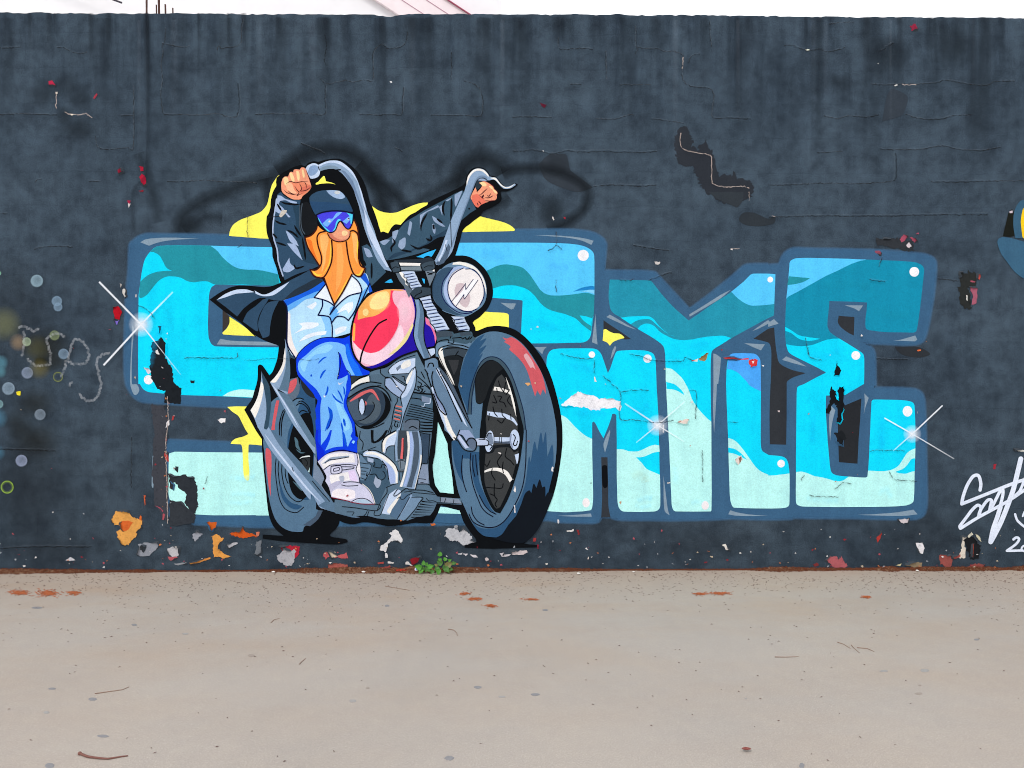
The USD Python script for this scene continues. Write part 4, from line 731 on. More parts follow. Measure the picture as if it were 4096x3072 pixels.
L('#141c50', 17, '1270,485 1160,540 1070,620 1010,750 1000,880 1040,1030 1130,1150 1260,1225 1390,1235 1500,1190'); L('#141c50', 17, '1310,505 1420,505 1510,570 1580,680 1625,850 1615,1000 1550,1130')
L('#1c2450', 12, '1070,1060 1190,910 1290,780! 1305,750! 1300,800! 1310,860! 1440,680'); L('#1c2450', 12, '1145,1140 1200,1060 1280,940! 1275,1000! 1290,1020! 1420,840 1520,695')
at('painted_rider', 'hand', 'a')
S(SK, '375,560 400,490 440,460 490,465! 520,390 550,380 580,390! 590,345 640,335 690,345! 720,305 770,310 805,345! 860,500 885,600 885,660 820,740 740,800 710,850 640,862 560,850 470,800 390,730 370,640')
for t in ('410,490 460,470 490,500 500,560 480,620 430,600', '515,410 550,395 590,470 600,550 550,530', '630,370 670,370 690,450 685,530 655,525 640,450', '725,345 755,345 780,450 765,490 740,450'):
    S(SKL, t)
S('#e88a68', '470,600! 560,560 740,560 850,600! 885,640 820,730 740,790 680,740 500,740'); S(SKD, '740,640! 880,610! 880,665 720,760 690,710!'); S('#f4b890', '455,620 520,570 560,590 600,700 640,740 560,760 480,700')
for t in ('415,690 470,740 560,770 640,770', '485,700 540,750 620,775', '600,620 640,690 680,740 640,790 740,750', '685,580 715,640 720,690 680,715', '770,555 800,600 805,670', '680,715 750,710 820,690 885,640', '450,600 480,570 530,545 620,570 720,550 840,545', '800,345 850,480 885,600'):
    L('#3a1018', 13, t, 1)
at('painted_rider', 'hand_001', 'b')
S('#26343e', '980,440! 1040,405 1120,410 1170,450! 1080,520! 1000,600 950,560!'); S('#8ea4c0', '1000,440! 1040,412 1110,415 1160,455! 1080,450')
S(SK, '958,560! 990,640! 1040,590 1080,530! 1020,485! 1100,458 1165,470 1220,510 1262,540 1280,585! 1330,625 1340,670! 1322,695! 1332,735 1300,782 1220,800 1150,822 1060,862 1005,912! 960,890 900,790 875,730')
for t in ('1030,480! 1100,470 1150,510 1140,545 1080,540!', '1190,540 1240,545 1265,590 1230,590', '1250,590 1310,620 1335,670 1290,660'):
    S(SKL, t)
S('#e0745e', '900,700! 1000,680 1100,760 1150,822! 1060,862 1005,912! 960,890 900,790')
for t in ('1165,580 1100,640 1060,680 1020,690', '1020,690 1080,740 1100,690 1070,740 1120,760', '1225,660 1190,720 1160,690', '1120,740 1200,740 1270,700', '1120,790 1200,800 1290,785', '980,620 990,650', '1010,800 1040,830 1060,860', '985,825 1010,880', '1120,455 1200,490 1270,545 1290,590 1335,630 1345,680 1330,740'):
    L('#401420', 15, t, 1)
# yellow showing above the helmet
at('painted_letter', 'yellow_splash', 'a')
S(YE, '965,575! 1010,550 1060,490 1100,450! 1120,455! 1135,510 1150,545 1230,560 1310,597! 1200,577 1080,582 970,603!')
# ---------------------------------------------------------------- flaked and chipped spots where older paint and plaster show
def chip(frame, items):
    for n, (col, amp, t) in enumerate(items):
        at('flaked_patch', '', frame)
        R(col, t, amp, n * 7 + 3)


chip('A', [('#1c2126', 3, '1320,1295 1360,1290 1400,1262 1440,1300 1435,1400 1470,1500 1480,1560 1500,1659 @E 1510,5 1580,40 1575,110 1560,165 1420,160 1430,60 1360,40 1340,0 @A 1300,1600 1290,1500 1305,1400'), ('#20262b', 2, '1370,1155 1400,1160 1405,1215 1385,1225 1378,1190'),
           ('#b01222', 1.5, '980,990 1030,985 1055,1040 1035,1100 985,1095'), ('#7c6cc8', 1, '985,1097 1037,1102 1012,1150'), ('#d8d4cc', 2, '1060,840 1085,830 1100,870 1100,905 1078,912'), ('#b8b4b0', 1, '1035,790 1055,800 1045,830'), ('#c8c4c4', 1, '1108,100 1130,105 1115,140'), ('#a02848', 1, '1105,70 1130,75 1125,105 1108,95'), ('#d8cdc6', 1, '1172,885 1182,885 1180,912 1172,908'),
           ('#e0dcd8', 1.5, '1345,1375 1370,1365 1385,1400 1355,1395'), ('#d8d4dc', 1.5, '1240,1505 1290,1520 1308,1555 1285,1575 1260,1540'), ('#20262b', 1, '1645,1630 1685,1630 1680,1655 1650,1655')])
chip('E', [('#3f4249', 3, '1310,180 1430,180 1450,300 1445,600 1460,900 1452,1200 1400,1120 1340,1050 1320,700 1330,400'), ('#2d3238', 3, '1460,780 1510,800 1600,790 1680,810 1715,880 1710,960 1700,1060 1690,1130 1600,1030 1620,950 1560,900 1520,850 1470,850'), ('#33383e', 2, '1465,1000 1590,1035 1690,1135 1680,1205 1580,1220 1470,1222'), ('#2d3238', 1.5, '1515,710 1550,715 1540,765 1510,745'), ('#2d3238', 1.5, '1470,840 1510,870 1500,915 1470,905'),
           ('#dea052', 3, '960,1160 1000,1100 1060,1100 1110,1110 1150,1150 1200,1165 1232,1180 1225,1240 1180,1300 1140,1350 1110,1395 1060,1400 1030,1330 1010,1280 1040,1250 1020,1210 980,1210'), ('#d4662e', 3, '1040,1200 1090,1180 1150,1200 1110,1260 1060,1270'), ('#d8682c', 2, '1210,1130 1230,1150 1225,1180 1205,1170'),
           ('#cc6024', 2, '1790,1190 1870,1190 1860,1240 1830,1265 1810,1230'), ('#de9a4c', 2.5, '1830,1310 1900,1310 1950,1330 1900,1370 1890,1420 1940,1460 2000,1495 1930,1505 1850,1500 1840,1400'), ('#d08a48', 1.5, '1640,1550 1720,1520 1820,1498 1820,1512 1740,1532 1650,1556'), ('#c8561f', 2.5, '1970,1300 2020,1272 2080,1265 2100,1228 2106,1265 2150,1290 2230,1306 2212,1320 2100,1332 2000,1312'),
           ('#8f949c', 3, '1180,1380 1250,1360 1360,1365 1390,1400 1330,1440 1290,1490 1230,1495 1190,1470 1200,1420'), ('#33373b', 2, '1215,1395 1262,1400 1240,1452 1218,1430'), ('#9a9ea6', 2.5, '1670,1290 1700,1270 1760,1290 1730,1320 1690,1362 1670,1340'), ('#bcbcbe', 2.5, '1450,1420 1500,1400 1552,1410 1545,1480 1500,1500 1460,1480'), ('#b05a60', 2, '1455,1488 1540,1488 1510,1512 1470,1535 1455,1520'), ('#c6c6ca', 1.5, '560,1525 610,1495 655,1525 600,1532'), ('#e6e4e6', 1.5, '1435,382 1440,330 1465,305 1460,350'), ('#e8e8e8', 1.5, '1882,312 1920,292 1953,300 1945,332 1905,341'),
           ('#b04038', 1.5, '1430,580 1455,600 1455,670 1430,650 1420,610'), ('#a8485a', 1.5, '1335,1048 1380,1058 1415,1095 1405,1112 1380,1075'), ('#a85058', 1.5, '1410,1120 1425,1130 1415,1175 1402,1172'), ('#a83c3c', 1.5, '1490,275 1512,275 1500,310 1486,308'), ('#b0b0b4', 1.5, '1960,1385 2040,1362 2055,1375 1980,1412'), ('#8b8f94', 1.5, '1500,1550 1600,1535 1610,1550 1530,1565'), ('#e6d830', 1, '140,68 175,60 178,102 150,95'), ('#c8603a', 1.5, '1245,960 1262,960 1258,1050 1246,1050')])
chip('G', [('#ac2638', 2, '205,1400 290,1393 382,1400 370,1470 330,1500 240,1480'), ('#a9a9ad', 3, '185,1490 240,1420 290,1440 330,1430 350,1442 330,1520 300,1570 240,1560 200,1530'), ('#b85a5c', 2.5, '580,1465 650,1440 700,1480 790,1460 802,1495 700,1502 620,1500 600,1527'), ('#d8c8b0', 2, '620,1440 680,1445 702,1490 660,1505'), ('#a85c52', 2.5, '620,1555 700,1540 790,1560 800,1580 700,1600 640,1590'),
           ('#d8d8d8', 3, '1200,1250 1240,1290 1265,1350 1265,1380 1220,1350 1170,1360 1130,1390 1130,1440 1140,1512 1120,1515 1115,1450 1080,1430 1100,1390 1150,1340 1160,1300'), ('#d4d0cc', 1.5, '1140,1530 1190,1540 1180,1552 1140,1545'), ('#dcd8d4', 1.5, '1290,1540 1310,1528 1356,1565 1350,1577 1290,1560'), ('#862028', 2, '1330,1520 1380,1500 1422,1490 1400,1540 1350,1560'), ('#a84a44', 2, '1050,1540 1100,1535 1110,1550 1060,1555'), ('#9a4a44', 2, '1080,1580 1150,1565 1180,1585 1100,1600'),
           ('#c66a34', 2, '1505,1210 1545,1205 1558,1218 1520,1226'), ('#c8c8cc', 1.5, '1740,1460 1775,1458 1770,1470 1745,1470'), ('#ccc8cc', 1.5, '1785,1462 1832,1464 1810,1487'), ('#ccc8cc', 1.5, '1848,1470 1890,1475 1922,1500 1880,1494'), ('#c4b8b8', 1.5, '1975,1512 1995,1500 2012,1520 1990,1530'), ('#c8c4c8', 2, '2110,1465 2150,1455 2140,1480 2212,1465 2180,1492 2120,1490'), ('#c0745c', 1.5, '0,1270 30,1275 25,1310 0,1315'), ('#6f757b', 4, '0,1360 50,1350 60,1400 30,1470 0,1480')])
chip('d', [('#b8babe', 4, '280,1390 350,1360 430,1345 500,1380 540,1340 600,1390 640,1470 665,1510 640,1530 722,1550 560,1565 515,1606 490,1570 440,1540 350,1520 300,1480 270,1465'), ('#93979b', 1.5, '395,1325 425,1298 458,1320 450,1350 410,1355'), ('#e8e4e0', 1.5, '1225,830 1240,765 1256,800 1258,850 1240,855'), ('#e4dedc', 1.5, '1232,1040 1248,1040 1256,1140 1240,1140'), ('#e6e2e0', 1.5, '1755,510 1770,520 1778,572 1760,570'), ('#e0dcdc', 1.5, '1832,1240 1852,1240 1856,1295 1838,1290'), ('#dcd8d4', 2, '1945,1380 1975,1400 2060,1372 2060,1390 2000,1412 1955,1408'), ('#a02030', 1.5, '1500,1500 1525,1495 1530,1525 1505,1535'), ('#8a2030', 1.5, '1550,1590 1572,1590 1565,1640 1545,1635'), ('#7a2030', 2, '2105,1380 2130,1380 2140,1440 2120,1430')])
chip('c', [('#e0a86c', 1.5, '1385,1020 1440,1005 1462,1025 1420,1048'), ('#d8c0a0', 1, '1505,1005 1530,1000 1525,1025'), ('#d4cfcc', 1, '1450,262 1478,258 1470,270'), ('#c8ccd0', 1.5, '1535,235 1555,222 1568,238 1548,250')])
chip('H', [('#ededf0', 2.5, '415,195 440,170 480,145 510,115 545,85 590,75 640,90 700,88 730,105 760,125 795,118 830,118 870,125 932,140 938,190 935,236 920,225 895,208 860,210 800,212 760,215 755,229 730,225 690,212 640,205 580,208 530,198 470,200'), ('#e8d4c8', 2, '1415,325 1460,312 1532,304 1510,345 1470,350 1440,340'), ('#e6d6cc', 2, '1922,645 1980,615 1986,650 1960,702 1930,680'), ('#8a6a5c', 1, '1958,640 1978,625 1982,650 1962,690'), ('#b08a7a', 1, '1425,325 1470,318 1440,335'), ('#d8d4cc', 2, '1825,1385 1850,1380 1860,1410 1888,1432 1850,1435'), ('#dcd8d8', 1.5, '625,1412 645,1412 660,1438 640,1432'), ('#d0c4bc', 1.5, '655,1492 668,1495 662,1520 652,1515'), ('#dcd8d8', 1, '1303,350 1312,350 1308,420 1301,415'), ('#c8bcbc', 2, '0,1450 60,1440 130,1435 140,1448 60,1478 0,1475'), ('#e4dccc', 1, '1340,852 1366,848 1364,858 1342,860'), ('#c8a080', 1.5, '930,1020 950,1008 950,1025 935,1040'), ('#8a3030', 1.5, '560,1260 580,1260 580,1300 570,1300'), ('#9a3838', 1.5, '185,1330 205,1330 200,1360 180,1355'), ('#e4e0d8', 1, '290,1548 310,1545 305,1562 292,1560')])
chip('C', [('#a28a5c', 2, '1600,1440 1650,1395 1697,1383 1690,1412 1660,1460 1620,1450'), ('#f0ecdc', 1, '1560,1458 1610,1440 1600,1462'), ('#f0ecdc', 1, '1640,1395 1665,1390 1655,1402'), ('#d84c44', 1, '1545,1455 1600,1450 1560,1464'), ('#da3a3c', 3, '2042,1450 2080,1438 2118,1450 2115,1495 2075,1505 2048,1490'), ('#ece4e0', 1.5, '2072,1465 2095,1460 2092,1480 2078,1482'), ('#d84444', 1, '1820,1430 1870,1425 1980,1440 2045,1436 2045,1446 1960,1448 1850,1445'), ('#d8d4d0', 1.5, '340,220 352,212 368,238 350,245'), ('#a82838', 1, '448,218 462,216 460,234 448,232'), ('#e8e4e4', 1, '1882,492 1905,490 1900,504'), ('#c8c4c0', 1.5, '1230,600 1285,605 1280,618 1240,622'), ('#e4d8cc', 1.5, '705,1590 715,1590 738,1645 715,1640'), ('#e6e6e6', 1, '2155,1495 2180,1495 2172,1508')])
chip('D', [('#2a2d2c', 6, '1660,690 1740,680 1800,700 1800,790 1740,830 1770,900 1770,990 1700,1015 1650,960 1640,840'), ('#a05a6c', 2, '1735,818 1812,830 1806,900 1790,970 1760,978 1770,900'), ('#c4544c', 2, '1800,715 1838,712 1835,755 1808,750'), ('#a05060', 2, '1745,770 1795,768 1790,785 1750,785'), ('#d4d4cc', 1, '1712,890 1725,895 1722,940 1712,930'), ('#31353a', 6, '930,400 1100,395 1260,430 1270,490 1100,492 960,470'), ('#a04c60', 2.5, '1140,410 1175,372 1205,385 1180,425 1150,432'), ('#9c4a5c', 2.5, '1235,400 1265,390 1288,420 1270,440 1240,425'), ('#a04c60', 2, '1278,350 1310,345 1305,365 1282,368'), ('#d0c4c8', 2, '1190,460 1215,440 1240,465 1215,480'), ('#8c4a5c', 2, '915,505 945,500 982,515 970,550 930,530'), ('#15191d', 2, '590,1460 600,1500 630,1540 610,1590 570,1592 575,1530'), ('#d86a3c', 1, '1282,1362 1322,1362 1320,1376 1290,1378'), ('#c8bcc4', 1, '2085,165 2110,158 2112,180 2090,182')])
chip('I', [('#14181c', 3, '540,20 560,60 578,60 584,100 600,130 605,60 620,20 660,15 660,90 660,180 640,260 620,340 600,330 600,200 570,170 540,180 520,250 500,250 510,180 530,160 525,90'), ('#1c2024', 4, '570,430 640,400 690,470 640,525 595,500'), ('#d0c6c8', 2.5, '1115,1170 1220,1165 1200,1205 1150,1200'), ('#dcdadc', 2, '1275,1375 1330,1370 1348,1410 1340,1467 1300,1460'), ('#aa5c60', 2.5, '490,1520 530,1490 590,1500 600,1530 630,1480 650,1530 682,1580 560,1586'), ('#94504a', 2.5, '1470,1470 1580,1480 1592,1570 1530,1600 1490,1540'), ('#d8d0c0', 2.5, '1665,1312 1712,1330 1700,1400 1706,1502 1680,1500 1650,1492 1672,1400'), ('#d0ccb8', 2, '1720,1312 1755,1275 1770,1300 1735,1330'), ('#c8c4a8', 2, '1790,1295 1825,1310 1842,1360 1815,1340'), ('#9c524c', 2, '1585,1492 1650,1465 1660,1490 1600,1510'), ('#8e4c46', 3, '1680,1580 1780,1552 1880,1560 1870,1592 1750,1602'), ('#8c7c62', 2.5, '1170,1570 1220,1545 1330,1545 1326,1586 1240,1580'), ('#1d2023', 5, '1700,1340 1780,1310 1830,1380 1820,1500 1740,1510 1710,1430'), ('#8a4034', 1.5, '1762,1380 1780,1380 1770,1500 1755,1490'), ('#a83a34', 1.5, '935,1330 975,1275 985,1290 965,1340 940,1370'), ('#a02c38', 1.5, '1945,690 1968,690 1965,740 1948,738'), ('#c4b890', 1, '1100,1565 1150,1552 1140,1572'), ('#d8d8d0', 1.5, '2115,565 2212,570 2212,585 2160,580'), ('#7a3434', 1.5, '390,1560 430,1545 440,1565 400,1580'), ('#e0d0d0', 1, '80,232 105,230 100,245')])
chip('T', [('#b02a48', 1.5, '415,705 450,695 482,742 430,735'), ('#a43a4a', 1.5, '803,850 835,805 846,815 820,862'), ('#8c2238', 2, '1012,1470 1045,1450 1062,1490 1030,1512'), ('#a01c34', 2, '1205,1430 1235,1440 1240,1470 1220,1475'), ('#a81a36', 2, '1205,1540 1238,1498 1260,1540 1272,1590 1240,1612 1215,1570'), ('#80202e', 2, '1200,1640 1235,1638 1238,1659 1210,1659'), ('#e4dcc8', 1, '600,985 640,992 620,1003'), ('#d8d0c0', 1, '483,795 495,792 498,812 486,815')])
chip('V', [('#5a1e30', 1.5, '240,893 300,903 288,932 265,925'), ('#e4e4e4', 1, '262,1300 275,1300 272,1312')])
chip('U', [('#f0eef2', 1, '1152,705 1170,702 1180,714 1165,722')])
chip('W', [('#e4e8d8', 1, '318,430 345,422 362,434 340,442'), ('#e4e4e0', 1, '1088,738 1112,728 1120,738 1098,748'), ('#8a2840', 2.5, '1225,215 1280,210 1290,255 1240,270'), ('#e0e0d8', .8, '945,545 956,545 954,556')])
# the curled flake on the sleeve
at('flaked_patch', '', 'a')
S('#c9c4b8', '330,1150! 380,1050 470,1040! 460,1080 410,1130 370,1165'); L('#20242a', 12, '150,1165 250,1155 340,1150')
# ---------------------------------------------------------------- signature and date sprayed at the right edge
at('signature', '', 's')
SG = '#dce6f4'
for w, t in ((34, '440,615 450,540 430,450 400,430 350,450 280,560 230,700 215,785! 330,740 480,680 700,590 880,520 1010,480'), (32, '200,1085! 190,1060 250,980 340,860 410,800 450,830 420,950 440,870 530,740 580,740 560,870 680,640 720,610 715,700 640,980'), (32, '200,1085! 400,960 600,850 800,740 990,610'), (50, '940,230 900,400 850,600 780,800 700,1000 620,1160 570,1250'), (46, '690,820 650,950 600,1090 570,1230'), (28, '990,470 930,620 860,690'), (24, '870,910 900,990 990,1070'), (20, '985,880 965,935'), (26, '850,1220 890,1195 920,1220 880,1280 770,1360! 860,1360 960,1355'), (20, '1000,1290 960,1310 950,1350 990,1370')):
    L(SG, w * 1.2, t)
# ---------------------------------------------------------------- thin sprays: soft strips and discs with an opacity of their own
SOFT = []            # (part, colour, points in photo coordinates, opacity per point, faces)


def strip(part, col, w, a, text, prof=(0, .55, 1, .55, 0), fade=(1, 1), jit=0.0, frame=None, seed=0):
    CUR[2] = frame or CUR[2]
    p, c = pts(text)
    w *= FR[CUR[2]][2] / 2212.0
    q = smooth(p, c, False, 10)
    if jit:
        d = np.linalg.norm(np.diff(q, axis=0), axis=1)
        s = np.concatenate([[0], np.cumsum(d)])
        u = np.linspace(0, s[-1], max(3, int(s[-1] / 5)))
        q = np.stack([np.interp(u, s, q[:, 0]), np.interp(u, s, q[:, 1])], 1)
        rr = np.random.default_rng(int(abs(q[0, 0]) * 13 + abs(q[-1, 1]) * 7) % 99991)
        q += np.cumsum(rr.normal(0, jit, q.shape), 0) * 0.25 + rr.normal(0, jit, q.shape)
    d = np.gradient(q, axis=0)
    nn = np.stack([-d[:, 1], d[:, 0]], 1) / (np.linalg.norm(d, axis=1, keepdims=True) + 1e-9)
    m, k = len(q), len(prof)
    off = np.linspace(-w / 2, w / 2, k)
    v = (q[:, None, :] + nn[:, None, :] * off[None, :, None]).reshape(-1, 2)
    al = (np.linspace(fade[0], fade[1], m)[:, None] * np.array(prof)[None, :] * a).ravel()
    if jit:
        al = al * np.repeat(np.clip(rr.normal(0.8, 0.35, m), 0, 1.15), k)
    f = [(i * k + j, (i + 1) * k + j, (i + 1) * k + j + 1, i * k + j + 1) for i in range(m - 1) for j in range(k - 1)]
    SOFT.append((part, col, v, np.clip(al, 0, 1), f))


def disc(part, col, x, y, r, rings, ry=None, frame=None, hx=0, hy=0):   # rings: (fraction of the radius, opacity)
    CUR[2] = frame or CUR[2]
    ox, oy, w = FR[CUR[2]]
    k = w / 2212.0
    n, v, al, f = 24, [], [], []
    t = np.linspace(0, 2 * np.pi, n, endpoint=False)
    for fr, a in rings:
        g = 1 - fr
        v += [(ox + (x + hx * g * r + np.cos(q) * r * fr) * k, oy + (y + hy * g * r + np.sin(q) * (ry or r) * fr) * k) for q in t]
        al += [a] * n
    for i in range(len(rings) - 1):
        f += [(i * n + j, i * n + (j + 1) % n, (i + 1) * n + (j + 1) % n, (i + 1) * n + j) for j in range(n)]
    SOFT.append((part, col, np.array(v), np.array(al), f))


HALO = ((0.0, 1), (.35, .8), (.7, .35), (1.0, 0))


def blot(col, a, x, y, r, ry=None, frame=None):
    disc('spray_shadow', col, x, y, r, [(q, b * a) for q, b in HALO], ry, frame)


UNDER = []           # sprays that lie below the lettering
def under(): UNDER.extend(SOFT); SOFT.clear()


BK = '#0b1014'
# black sprayed haze behind the rider
for w, a, t in ((46, .5, '385,515 395,470 430,440 480,418 530,398 600,378 650,352'), (50, .6, '600,372 660,332 720,322 780,345 815,400 832,470'), (40, .5, '770,360 800,385 830,400 870,440 880,470'), (60, .6, '985,420 1000,365 1035,343 1070,352 1085,375'), (34, .55, '1085,375 1120,364 1180,366 1235,382 1268,410 1262,450 1225,480 1185,500'), (40, .4, '1020,460 1080,440 1100,425'), (34, .35, '850,475 900,440 970,395 1010,380'), (40, .5, '575,385 588,450 580,520'), (36, .3, '300,330 330,420 345,480'), (40, .35, '400,500 440,470 480,470')):
    strip('spray_shadow', BK, w, a, t, frame='O')
blot(BK, .45, 1192, 455, 36, 44, 'O'); blot(BK, .22, 1205, 355, 36, 26, 'O'); blot(BK, .4, 415, 490, 30, 26, 'O')
# repainted dark patches on the upper wall
for t in ('1400,1200 1450,1120 1520,1095 1550,1150 1560,1240 1600,1300 1690,1200! 1720,1320 1760,1400 1800,1510 1870,1540 1905,1475! 1940,1560 2040,1550 2090,1600 2080,1700 1950,1760 1750,1720 1640,1610 1600,1520 1560,1440 1480,1430 1410,1370',):
    at('repainted_patch', '', 'V'); R('#2c3138', t.replace('!', ''), 7, 3)
at('repainted_patch', '', 'V'); S('#333b43', '230,1420! 320,1335 400,1330 470,1340 500,1470! 700,1620! 560,1659 300,1560')
at('repainted_patch', '', 'C'); S('#31383e', '1700,0! 1800,0 2000,0! 1990,80 1945,135! 1850,95 1770,60'); S('#2e353b', '1960,240 2000,180 2090,180 2212,230 @D 60,215 50,270 @C 2150,295 2020,285')
for x, y, r, ry, a in ((680, 1110, 190, 130, .4), (600, 760, 130, 150, .25), (380, 800, 150, 150, .3), (700, 860, 100, 90, .25), (560, 1000, 80, 100, .35)): blot(BK, a, x, y, r, ry, 'T')
at('repainted_patch', '', 'W'); S('#353e47', '985,1050! 1030,820 1080,770 1200,830 1190,930 1150,1000')
for x, y, r, ry, a in ((1600, 380, 270, 220, .35), (1050, 480, 200, 230, .4), (1800, 900, 120, 500, .2), (620, 720, 150, 100, .25)): blot(BK, a, x, y, r, ry, 'W')
at('repainted_patch', '', 'D'); S('#2c3136', '1100,1320 1300,1340 1400,1400 1300,1430 1150,1400')
for fr, x, y, r, ry, a in (('v', 600, 750, 420, 330, .45), ('v', 620, 1400, 520, 400, .5), ('u', 850, 1350, 480, 420, .55), ('u', 900, 1600, 300, 200, .4), ('v', 300, 1100, 300, 300, .35)): blot('#191a16', a, x, y, r, ry, fr)
for x, y, r, ry, a in ((120, 1950, 220, 240, .35), (60, 1250, 200, 260, .3), (2800, 2180, 300, 90, .25), (3700, 2150, 260, 120, .25), (200, 2200, 260, 100, .3)):
    disc('spray_shadow', '#1c2024', x * .54, y * .54, r * .54, [(q, b * a) for q, b in HALO], ry * .54, 'O')
under()
# bubbles and tinted mist of the older picture at the left
RB = ((0.0, .28), (.6, .4), (.82, .5), (.92, .5), (1.08, 0))
for fr, x, y, r, c in (('u', 655, 190, 105, '#9ab8c4'), ('u', 1000, 540, 88, '#7d98ac'), ('u', 1020, 640, 75, '#7a94a8'), ('u', 1115, 1450, 90, '#7890a4'), ('v', 490, 220, 98, '#8694a8'), ('v', 165, 490, 108, '#8ea4b4'), ('v', 0, 760, 75, '#7fa4a8'), ('v', 710, 940, 95, '#7a8894'), ('E', 195, 660, 50, '#98a4bc'), ('u', 0, 60, 40, '#90c8a8'), ('u', 480, 1240, 75, '#9cae90'), ('u', 960, 1130, 85, '#6d7a58')):
    disc('painted_bubble', c, x, y, r, RB, frame=fr, hx=.25, hy=-.3)
disc('painted_bubble', '#8cac38', 72, 888, 55, ((.6, 0), (.85, .2), (.95, .7), (1.05, 0)), frame='E'); disc('painted_bubble', '#7c8428', 1020, 290, 85, ((.6, 0), (.85, .15), (.95, .5), (1.05, 0)), frame='v')
for x, y, r, c, a in ((90, 930, 320, '#5c6048', .55), (330, 1250, 160, '#7c6a52', .5), (30, 1600, 140, '#4c7a88', .6), (650, 1350, 260, '#3c3c28', .5)):
    disc('painted_bubble', c, x, y, r, [(q, b * a) for q, b in HALO], frame='u')
for x, y, r, c, a in ((20, 200, 120, '#4e7c88', .6), (-40, 1000, 200, '#40687c', .55), (700, 150, 200, '#55502e', .5), (-20, 1600, 140, '#40687c', .5)):
    disc('painted_bubble', c, x, y, r, [(q, b * a) for q, b in HALO], frame='v')
# white glints with crossing rays
for fr, cx, cy, r, rays in (('A', 1225, 1145, 110, ((865, 778, 30, .95), (1500, 865, 26, .75), (903, 1497, 30, .95), (1345, 1290, 22, .8), (1570, 1580, 14, .35))), ('H', 1255, 355, 95, ((972, 168, 24, .8), (1490, 150, 20, .5), (1070, 505, 18, .6), (1485, 497, 20, .5))), ('I', 1240, 430, 80, ((998, 292, 20, .95), (1500, 184, 22, .95), (1075, 575, 18, .6), (1600, 645, 18, .75)))):
    disc('painted_glint', '#e8f2fc', cx, cy, r, [(0, .95), (.25, .75), (.6, .22), (1, 0)], frame=fr)
    for x, y, w, a in rays:
        strip('painted_glint', '#eef4fc', w * .68, 1, '%d,%d %d,%d %d,%d' % (cx, cy, (cx + x) / 2, (cy + y) / 2, x, y), (0, .8, 1, .8, 0), (1, a if a > .9 else a * .3), frame=fr)
# chalk scribble
for fr, t in (('u', '330,985 420,970 520,1025 600,1065 690,1035'), ('u', '430,1060 425,1280 400,1420 385,1490'), ('u', '490,1530 600,1625 720,1650 850,1625 885,1480 850,1330 810,1210 880,1130 960,1085 1050,1105 1115,1140'), ('u', '1290,1200 1245,1330 1200,1480 1150,1600 @v 1120,150 1065,280'), ('u', '1290,1200 1420,1220 1520,1350 1545,1480 1480,1600 1330,1635 1180,1600'), ('u', '1920,1430 1780,1480 1700,1560 1680,1659 @v 1690,150 1730,300 1757,450 1735,600 1650,700 1560,722 1450,665 1400,590'), ('v', '1270,360 1240,420 1225,480')):
    strip('chalk_scribble', '#a9adb0', 46, .36, t, (0, .8, .5, .9, .4, .9, 0), jit=2.2, frame=fr)
